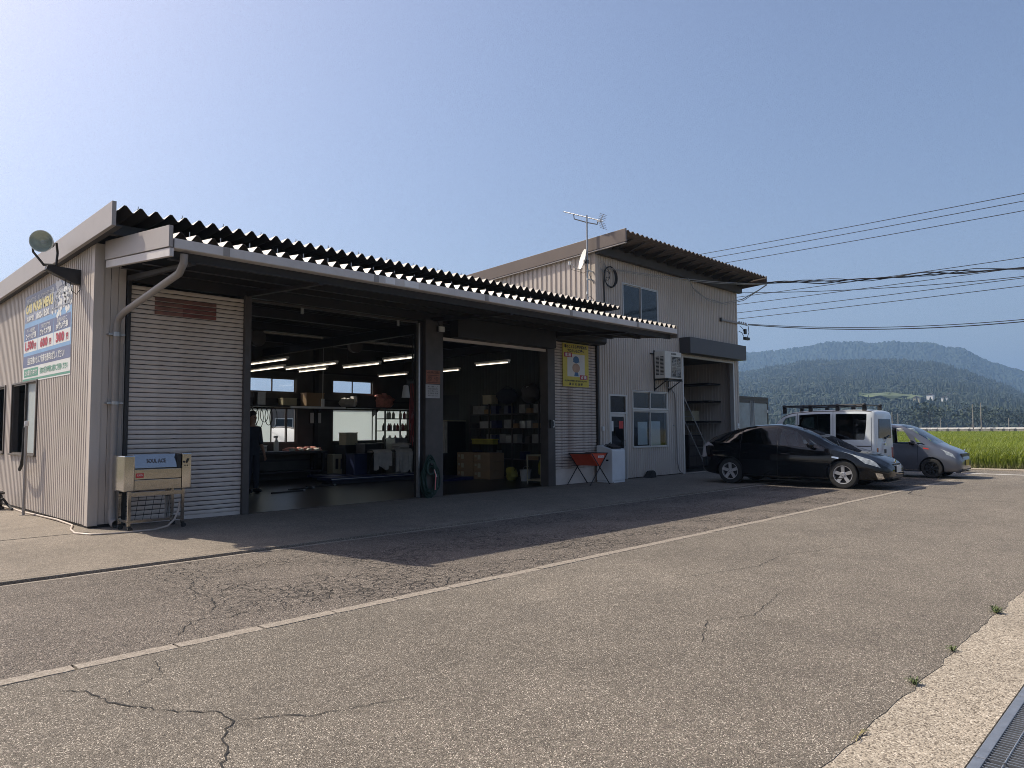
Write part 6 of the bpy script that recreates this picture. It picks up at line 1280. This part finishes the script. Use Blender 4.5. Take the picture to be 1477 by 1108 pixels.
# pose: standing, weight on one leg, facing the road (towards -y), local coordinates
V = [(0, 0, .98), (0, .0, 1.12), (0, .01, 1.28), (0, .0, 1.43), (0, -.005, 1.52), (0, -.01, 1.58), (0, -.02, 1.68), (0, -.02, 1.78),
     (.17, .0, 1.44), (.24, .02, 1.16), (.25, -.09, .93), (.25, -.12, .86), (-.17, .0, 1.44), (-.24, .03, 1.16), (-.25, -.06, .92), (-.25, -.09, .85),
     (.09, 0, .92), (.11, -.02, .50), (.12, .01, .09), (.12, -.1, .04), (-.09, 0, .92), (-.13, -.06, .50), (-.15, -.02, .09), (-.15, -.13, .04)]
E_ = [(0, 1), (1, 2), (2, 3), (3, 4), (4, 5), (5, 6), (6, 7), (3, 8), (8, 9), (9, 10), (10, 11), (3, 12), (12, 13), (13, 14), (14, 15), (0, 16), (16, 17), (17, 18), (18, 19), (0, 20), (20, 21), (21, 22), (22, 23)]
Rr = [.13, .125, (.15, .11), (.13, .10), .058, .062, (.078, .095), (.07, .08), .065, .045, .034, .03, .065, .045, .034, .03, .09, .06, .042, .035, .09, .06, .042, .035]
body = skin('body', V, E_, Rr, M_SKIN, pr_)
# work clothes follow the body, a little outside it
Vc = [V[0], V[1], V[2], V[3], (0, 0, 1.49), V[8], V[9], (.248, -.02, 1.06), V[12], V[13], (-.248, .0, 1.06), V[16], V[17], (.12, .01, .07), V[20], V[21], (-.15, -.02, .07)]
Ec = [(0, 1), (1, 2), (2, 3), (3, 4), (3, 5), (5, 6), (6, 7), (3, 8), (8, 9), (9, 10), (0, 11), (11, 12), (12, 13), (0, 14), (14, 15), (15, 16)]
Rc = [.145, .145, (.168, .128), (.15, .118), .075, .082, .064, .058, .082, .064, .058, .105, .082, .066, .105, .082, .066]
skin('work_clothes', Vc, Ec, Rc, M_NAVY, pr_)
for sx in (.12, -.15):
    o = MB().bag((sx, -.05 if sx > 0 else -.08, .05), (.055, .145, .055), 12, 8, 0); o.v = [(p[0], p[1], max(p[2], .0)) for p in o.v]; q = o.mesh('shoe', M_BLACK, smooth=70); inst('shoe', q, pr_, (0, 0, 0))
hb = MB().bag((0, .0, 1.765), (.088, .105, .098), 16, 12, .03, 2); hb.v = [(p[0], p[1] + (.0 if p[2] > 1.77 else .03), p[2]) for p in hb.v]; inst('hair', hb.mesh('hair', M_HAIR, smooth=70), pr_, (0, 0, 0))
fc = MB().bag((0, -.118, 1.675), (.016, .022, .028), 8, 6, 0); inst('nose', fc.mesh('nose', M_SKIN, smooth=70), pr_, (0, 0, 0))
for sx in (-1, 1):
    inst('eye', MB().bag((sx * .031, -.103, 1.70), (.012, .008, .007), 8, 6, 0).mesh('eye', M_BLACK, smooth=70), pr_, (0, 0, 0)); inst('ear', MB().bag((sx * .083, .0, 1.68), (.012, .024, .034), 8, 6, 0).mesh('ear', M_SKIN, smooth=70), pr_, (0, 0, 0))
inst('mouth', MB().bag((0, -.106, 1.625), (.024, .006, .005), 8, 6, 0).mesh('mouth', mat('lip', (.22, .09, .07), .5), smooth=70), pr_, (0, 0, 0))
for sx, wx, wy, wz in ((1, .25, -.12, .86), (-1, -.25, -.09, .85)):
    fv = [(wx, wy + .01, wz + .02), (wx, wy - .02, wz - .05)]; fe = [(0, 1)]; fr_ = [(.026, .02), (.032, .018)]
    for k, (dx, ln_) in enumerate(((-.027, .062), (-.009, .072), (.009, .068), (.026, .052))):
        n = len(fv); fv += [(wx + dx * .9, wy - .028, wz - .075), (wx + dx, wy - .035, wz - .075 - ln_ * .5), (wx + dx * .9, wy - .022, wz - .075 - ln_)]; fe += [(1, n), (n, n + 1), (n + 1, n + 2)]; fr_ += [.0095, .0085, .007]
    n = len(fv); fv += [(wx - sx * .035, wy - .035, wz - .03), (wx - sx * .045, wy - .055, wz - .065), (wx - sx * .035, wy - .06, wz - .095)]; fe += [(0, n), (n, n + 1), (n + 1, n + 2)]; fr_ += [.013, .011, .008]
    skin('hand', fv, fe, fr_, M_SKIN, pr_, 0, 1)
pr_.rotation_euler = (0, 0, math.radians(12)); pr_.scale = (1.06, 1.06, 1.06)
# ------------------------------------------------------------------ rice field, far barrier, trees, hills
M_RICE = mat('rice_leaf', (.17, .215, .03), .6, var=.32, scale=.22)
def leafy(m, col, f):
    n = m.node_tree; p_ = n.nodes['Principled BSDF']; t = n.nodes.new('ShaderNodeBsdfTranslucent'); t.inputs[0].default_value = (*col, 1); mx = n.nodes.new('ShaderNodeMixShader'); mx.inputs[0].default_value = f
    o = [q for q in n.nodes if q.type == 'OUTPUT_MATERIAL'][0]; n.links.new(p_.outputs[0], mx.inputs[1]); n.links.new(t.outputs[0], mx.inputs[2]); n.links.new(mx.outputs[0], o.inputs[0])
leafy(M_RICE, (.22, .27, .03), .45)
M_RICEB = mat('rice_base', (.15, .19, .03), .9, var=.35, scale=1.5, bump=.6, bscale=3.)
rs_ = np.random.RandomState(3)
def rice(name, n, x0, x1, hgt, wid, zt):
    X = x0 * (x1 / x0) ** rs_.rand(n); Y = X * (.03 + .55 * rs_.rand(n)); A = rs_.rand(n) * 2 * PI; H = hgt * (.75 + .45 * rs_.rand(n)); ln_ = .12 + .25 * rs_.rand(n); W = wid * (X / x0) ** .55
    ca, sa = np.cos(A), np.sin(A); base = -.02
    P0 = np.stack([X - sa * W, Y + ca * W, np.full(n, base)], 1); P1 = np.stack([X + sa * W, Y - ca * W, np.full(n, base)], 1)
    P2 = np.stack([X + ca * ln_ * .35 + sa * W * .8, Y + sa * ln_ * .35 - ca * W * .8, H * .7], 1); P3 = np.stack([X + ca * ln_ * .35 - sa * W * .8, Y + sa * ln_ * .35 + ca * W * .8, H * .7], 1); P4 = np.stack([X + ca * ln_ * 1.15, Y + sa * ln_ * 1.15, H], 1)
    v = np.stack([P0, P1, P2, P3, P4], 1).reshape(-1, 3); i = np.arange(n)[:, None] * 5
    q = (i + np.array([[0, 1, 2, 3]])).tolist(); t = (i + np.array([[3, 2, 4]])).tolist()
    me = bpy.data.meshes.new(name); me.from_pydata(v.tolist(), [], q + t); me.materials.append(M_RICE); o = bpy.data.objects.new(name, me); COL.objects.link(o)
    return tag(o, 'bright green rice crop filling the paddy beyond the side road', 'rice crop', kind='stuff')
rice('rice_crop', 150000, 30.35, 168, .62, .022, .5)
n_ = 60; rows = []
for i in range(n_ + 1):
    x = 30.6 * (168 / 30.6) ** (i / n_); rows.append([(x, x * (.02 + .58 * j / 40), .30 + .03 * math.sin(x * 1.3 + j * 1.7) + (0 if 0 < i < n_ else -.25)) for j in range(41)])
b = MB(); b.grid([r[::-1] for r in rows]); tag(b.build('paddy', M_RICEB, smooth=70), kind='structure')
gr_ = MB(); rg = random.Random(6)
for k in range(5200):
    x, y = 30.12 + rg.random() * .35, rg.uniform(1.0, 16); h = rg.uniform(.05, .30); a = rg.uniform(0, 6.28); d = Vector((math.cos(a), math.sin(a), 0)); s = Vector((-d.y, d.x, 0)) * .012; p = Vector((x, y, -.02)); gr_.add([p - s, p + s, p + d * h * .5 + Vector((0, 0, h))], [(0, 1, 2)])
tag(gr_.build('verge_grass', mat('verge_grass', (.13, .13, .045), .8, var=.4, scale=3)), 'dry green grass along the edge of the paddy', 'grass', kind='stuff')
slab('paddy_bank', [(30.1, -20), (30.55, -20), (30.55, 60), (30.1, 60)], -.03, M_EARTH)
slab('far_track', [(168, -10), (174, -10), (174, 150), (168, 150)], .25, mat('track', (.22, .19, .14), .9, var=.2))
fb = thing('white_barrier', 'long low white barrier at the far edge of the rice field', 'barrier', (176, 50, 0))
b = MB(); b.box(175.9, 176.1, 2, 120, .95, 1.30); b.build('rail', M_WHITE, fb); b = MB(); b.box(175.95, 176.05, 2, 120, .30, .55); b.build('kerb', M_POLE, fb); b = MB()
for k in range(60): b.box(175.95, 176.05, 2 + 2 * k, 2.5 + 2 * k, .25, .95)
tag(b.build('posts', M_POLE, fb), kind='stuff'); b = MB()
for k in range(60): b.box(175.7, 175.88, 2.2 + 2 * k, 3.2 + 2 * k, 1.0, 1.24)
tag(b.build('panels', M_WHITE, fb), kind='stuff')
for x, y, h, lab in ((175, 35.3, 6.2, 'taller left one of two grey poles beyond the rice field'), (175, 33.85, 6.4, 'right one of the pair of grey poles beyond the rice field'), (176.5, 51.2, 4.9, 'left one of the pale poles seen beside the van roof'), (176.5, 50.0, 4.5, 'right one of the pale poles seen beside the van roof'), (178, 29.6, 3.2, 'short pale pole at the far right beyond the field'), (178, 42.0, 3.4, 'short grey pole between the pole pairs beyond the field')): upole(x, y, h, lab, .13, (h - .6,), 'utility poles beyond the rice field', .7)
# leaf clumps, used for the far trees
M_LEAF = [mat('leaf_%s' % k, c, .8, var=.35, scale=s) for k, c, s in (('deep', (.013, .025, .016), .25), ('mid', (.016, .030, .017), .25), ('pale', (.025, .041, .023), .25))]
def tree(x, y, z, h, wd, m_, lab, seed, grp):
    r = random.Random(seed); t = thing('tree', lab, 'tree', (x, y, z), grp); MB().tube([(x, y, z), (x + .02 * h, y, z + h * .35), (x, y + .03 * h, z + h * .7)], [h * .035, h * .025, h * .01], 7).build('trunk', M_POST, t)
    b_ = MB()
    for k in range(420):
        th, ph = r.uniform(0, 2 * PI), math.acos(r.uniform(-1, 1)); q = r.random() ** .4 * (1 + .25 * math.sin(3 * th + seed) * math.sin(2 * ph)); c = Vector((x + wd * q * math.sin(ph) * math.cos(th), y + wd * q * math.sin(ph) * math.sin(th), z + h * .58 + h * .42 * q * math.cos(ph))); s = h * r.uniform(.03, .065)
        n = Vector((r.gauss(0, 1), r.gauss(0, 1), r.gauss(0, 1))).normalized(); u = n.orthogonal().normalized() * s; v = n.cross(u) * r.uniform(.5, 1); b_.add([c - u - v, c + u - v * .4, c + u * .6 + v, c - u * .7 + v * .8], [(0, 1, 2, 3)])
    b_.build('crown', m_, t)
rt_ = random.Random(77)
for k, (az, dist, h, wd, mi, lab) in enumerate(((.243, 420, 15, 9, 2, 'pale round tree at the foot of the hill right of the pole pair'), (.262, 520, 14, 9, 1, 'broad green tree at the foot of the hill, left of the pole pair'), (.20, 430, 13, 10, 2, 'pale bushy tree below the hill at the right'), (.175, 460, 12, 9, 1, 'dark green tree below the hill at the far right edge'), (.285, 500, 13, 8, 0, 'dark tree at the foot of the hill above the grey car'), (.225, 560, 14, 9, 0, 'deep green tree between pale trees at the hill foot'), (.155, 520, 12, 9, 1, 'last green tree below the hill at the picture edge'))):
    tree(dist * math.cos(az), dist * math.sin(az), -.4, h, wd, M_LEAF[mi], lab, k, 'trees at the foot of the hill')
FARP = [(0, .02), (.06, .032), (.10, .045), (.1484, .0627), (.163, .0675), (.1787, .0736), (.194, .0833), (.2079, .091), (.2228, .0941), (.2309, .0988), (.243, .1016), (.3058, .106), (.3324, .1078), (.3508, .1067), (.3745, .1037), (.3898, .1024), (.4096, .1015), (.4302, .0987), (.4517, .1), (.55, .095), (.7, .08), (1., .04)]
NEARP = [(0, .004), (.06, .010), (.10, .019), (.1495, .0343), (.1685, .0455), (.1861, .0539), (.2017, .0626), (.2178, .0683), (.2392, .0735), (.266, .0781), (.3224, .082), (.3629, .0834), (.4162, .0764), (.4612, .0689), (.6, .053), (.8, .04), (1., .02)]
def fbm(x, y, s0, o=5, seed=1):
    r = np.random.RandomState(seed); out = np.zeros_like(x); a = 1.
    for k in range(o):
        for _ in range(3):
            th = r.rand() * 2 * PI; f = s0 * (2 ** k) * (.7 + .6 * r.rand()); out += a * np.sin((x * np.cos(th) + y * np.sin(th)) * f + r.rand() * 6.28) / 3
        a *= .52
    return out
def hill(name, tab, rn, rp, rf, na, nr, amp, m_, seed, bumps):
    az = np.linspace(.02, .95, na)[:, None]; rr2 = np.linspace(rn, rf, nr)[None, :]; el = np.interp(az, [q[0] for q in tab], [q[1] for q in tab]) * (1 + .012 * np.sin(az * 61 + seed) * np.sin(az * 23) + .006 * np.sin(az * 171 + 2 * seed))
    t = np.clip((rr2 - rn) / (rp - rn), 0, 1); up = t ** 1.15 * (1 - .0 * t); dn = np.clip((rr2 - rp) / (rf - rp), 0, 1); Hh = el * rp * up * (1 - dn * dn * .8)
    X = rr2 * np.cos(az); Y = rr2 * np.sin(az); fold = fbm(X, Y, 2 * PI / (rp * .35), 5, seed); Z = Hh * (1 + .10 * fold * np.sin(np.clip(t, 0, 1) * PI)) + bumps * np.minimum(t * 8, 1) * (rs_.rand(na, nr) - .4) - .4 * 1.0
    Z[:, 0] = -.8; v = np.stack([X, Y, Z], 2).reshape(-1, 3); i = np.arange(na - 1)[:, None] * nr + np.arange(nr - 1)[None, :]; i = i.reshape(-1, 1)
    me = bpy.data.meshes.new(name); me.from_pydata(v.tolist(), [], (i + np.array([[0, 1, nr + 1, nr]]))[:, ::-1].tolist()); me.materials.append(m_)
    o = bpy.data.objects.new(name, me); COL.objects.link(o); tag(o, kind='structure'); return X, Y, Z, t
M_HILL = mat('hill_forest', (.013, .024, .016), .95, var=.4, scale=.02, dirt=(.022, .036, .02), dscale=.008, damt=.7)
hill('far_mountain', FARP, 1750, 2500, 3300, 520, 200, 16, M_HILL, 5, 11)
Xh, Yh, Zh, th_ = hill('forest_hill', NEARP, 560, 1500, 2000, 300, 120, 5, M_HILL, 9, 4)
# forest: crown shaped trees standing on the near hill
NT = 40000
ai = rs_.randint(0, 299, NT); ri = (rs_.rand(NT) ** .8 * 82).astype(int); fa, fr2 = rs_.rand(NT), rs_.rand(NT)
X = Xh[ai, ri] + (Xh[ai + 1, ri] - Xh[ai, ri]) * fa + (Xh[ai, ri + 1] - Xh[ai, ri]) * fr2; Y = Yh[ai, ri] + (Yh[ai + 1, ri] - Yh[ai, ri]) * fa + (Yh[ai, ri + 1] - Yh[ai, ri]) * fr2; Z = Zh[ai, ri] - 1.5
keep = (Y / X > .08) & (Y / X < .75); cl = fbm(X, Y, 2 * PI / 90, 3, 4); X, Y, Z, cl = X[keep], Y[keep], Z[keep], cl[keep]; n = len(X)
con = cl > .05; hh = np.where(con, 9.5, 7.0) * (.7 + .6 * rs_.rand(n)); ww = np.where(con, 2.4, 3.9) * (.75 + .5 * rs_.rand(n))
prof_c = np.array([(.55, .12), (1., .3), (.62, .6), (.12, 1.)]); prof_b = np.array([(.6, .15), (1., .45), (.8, .8), (.2, 1.)]); ang = np.arange(6) * PI / 3
V_ = np.zeros((n, 24, 3))
for k in range(4):
    rad = np.where(con, prof_c[k, 0], prof_b[k, 0])[:, None] * ww[:, None] * (.75 + .5 * rs_.rand(n, 6)); zz = np.where(con, prof_c[k, 1], prof_b[k, 1]) * hh
    V_[:, k * 6:(k + 1) * 6, 0] = X[:, None] + rad * np.cos(ang + k * .5); V_[:, k * 6:(k + 1) * 6, 1] = Y[:, None] + rad * np.sin(ang + k * .5); V_[:, k * 6:(k + 1) * 6, 2] = (Z + zz)[:, None] + hh[:, None] * .05 * (rs_.rand(n, 6) - .5)
fq = [[k * 6 + j, k * 6 + (j + 1) % 6, (k + 1) * 6 + (j + 1) % 6, (k + 1) * 6 + j] for k in range(3) for j in range(6)]
grp_m = rs_.choice(3, n, p=[.45, .38, .17])
for g in range(3):
    s = grp_m == g; v = V_[s].reshape(-1, 3); i = (np.arange(s.sum()) * 24)[:, None, None] + np.array(fq)[None]
    me = bpy.data.meshes.new('forest'); me.from_pydata(v.tolist(), [], i.reshape(-1, 4).tolist()); me.materials.append(M_LEAF[g]); o = bpy.data.objects.new('forest', me); COL.objects.link(o)
    tag(o, ('dark', 'mid green', 'pale green')[g] + ' trees of the forest covering the near hill', 'forest', 'forest on the near hill', 'stuff')
# meadow clearings and houses on the lower slope
M_MEAD = mat('meadow', (.085, .11, .05), .9, var=.3, scale=.05)
def hz_at(az, d): 
    i = int(np.clip((az - .02) / .93 * 299, 0, 298)); k = int(np.clip((d - 560) / (2000 - 560) * 119, 0, 118)); return Zh[i, k]
for k, (az, d, s) in enumerate(((.288, 775, 15), (.270, 770, 11), (.302, 790, 9))):
    pts = [(d + s * 1.2 * math.sin(a), az + s / d * 1.6 * math.cos(a)) for a in np.linspace(0, 2 * PI, 15)[:-1]]
    b = MB(); b.add([(p * math.cos(q), p * math.sin(q), hz_at(q, p) + 8.5) for p, q in pts], [tuple(range(14))]); tag(b.build('meadow', M_MEAD), kind='structure')
for k, (az, d, lab, m_) in enumerate(((.241, 770, 'small white house on the lower hill slope, left one', M_WHITE), (.226, 770, 'small white house on the lower hill slope, right one', M_WHITE), (.255, 745, 'small cream house on the lower hill slope', M_CREAM), (.222, 850, 'tiny white house higher among the hill trees', M_WHITE))):
    x, y, z = d * math.cos(az), d * math.sin(az), hz_at(az, d) + 2; t = thing('hill_house', lab, 'house', (x, y, z), 'houses on the lower hill slope'); bx(x - 3, x + 3, y - 2.6, y + 2.6, z - 3, z + 7.0).build('wall', m_, t); MB().prism([(y - 3, z + 7.0), (y + 3, z + 7.0), (y, z + 8.6)], 'x', x - 3.4, x + 3.4).build('roof', M_POST, t)
# ------------------------------------------------------------------ behind the garage, seen through its back windows
nh = thing('neighbour_house', 'grey neighbouring house seen through the clear back window', 'house', (32, 64, 0)); bx(20, 46, 60, 70, -.4, 4.0).build('wall', M_SIDING_DK, nh); MB().prism([(59.4, 4.0), (70.6, 4.0), (65, 5.0)], 'x', 19.6, 46.4).build('roof', M_POST, nh)
for x in (24, 28, 32, 36, 40):
    w_ = bx(x, x + 1.8, 59.95, 59.995, 1.2, 2.6).build('window', M_WHITE, nh); bx(x + .1, x + 1.7, 59.92, 59.949, 1.3, 2.5).build('pane', mat('upper_glass', (.015, .025, .033)), w_)
vh = thing('polytunnel', 'white rounded polytunnel roof seen through the clear back window', 'polytunnel', (14.2, 26.4, 0)); b = MB(); rows = []
for i in range(9): rows.append([(13.2 + 1.9 * math.cos(a) * 1.0 + .6, 25.3 + i * .6, -.02 + 1.62 * math.sin(a)) for a in np.linspace(0, PI, 17)])
b.grid(rows); b.build('sheet', frosted('polytunnel_film', (.82, .83, .83)), vh, smooth=70); b = MB()
for i in (0, 4, 8): b.tube([(13.8 + 1.93 * math.cos(a), 25.3 + i * .6, 1.64 * math.sin(a)) for a in np.linspace(0, PI, 17)], .025, 5)
b.build('hoop', M_GALV, vh)
# ------------------------------------------------------------------ the hazy air
M_HAZE = bpy.data.materials.new('haze'); M_HAZE.use_nodes = True; n = M_HAZE.node_tree; n.nodes.clear(); o_ = n.nodes.new('ShaderNodeOutputMaterial'); pv = n.nodes.new('ShaderNodeVolumePrincipled')
pv.inputs['Color'].default_value = (.37, .62, 1.0, 1); pv.inputs['Density'].default_value = .0003; pv.inputs['Anisotropy'].default_value = .25
n.links.new(pv.outputs[0], o_.inputs['Volume'])
tag(bx(-305, 6010, -1510, 4210, -1.9, 420).build('haze', M_HAZE), kind='stuff')
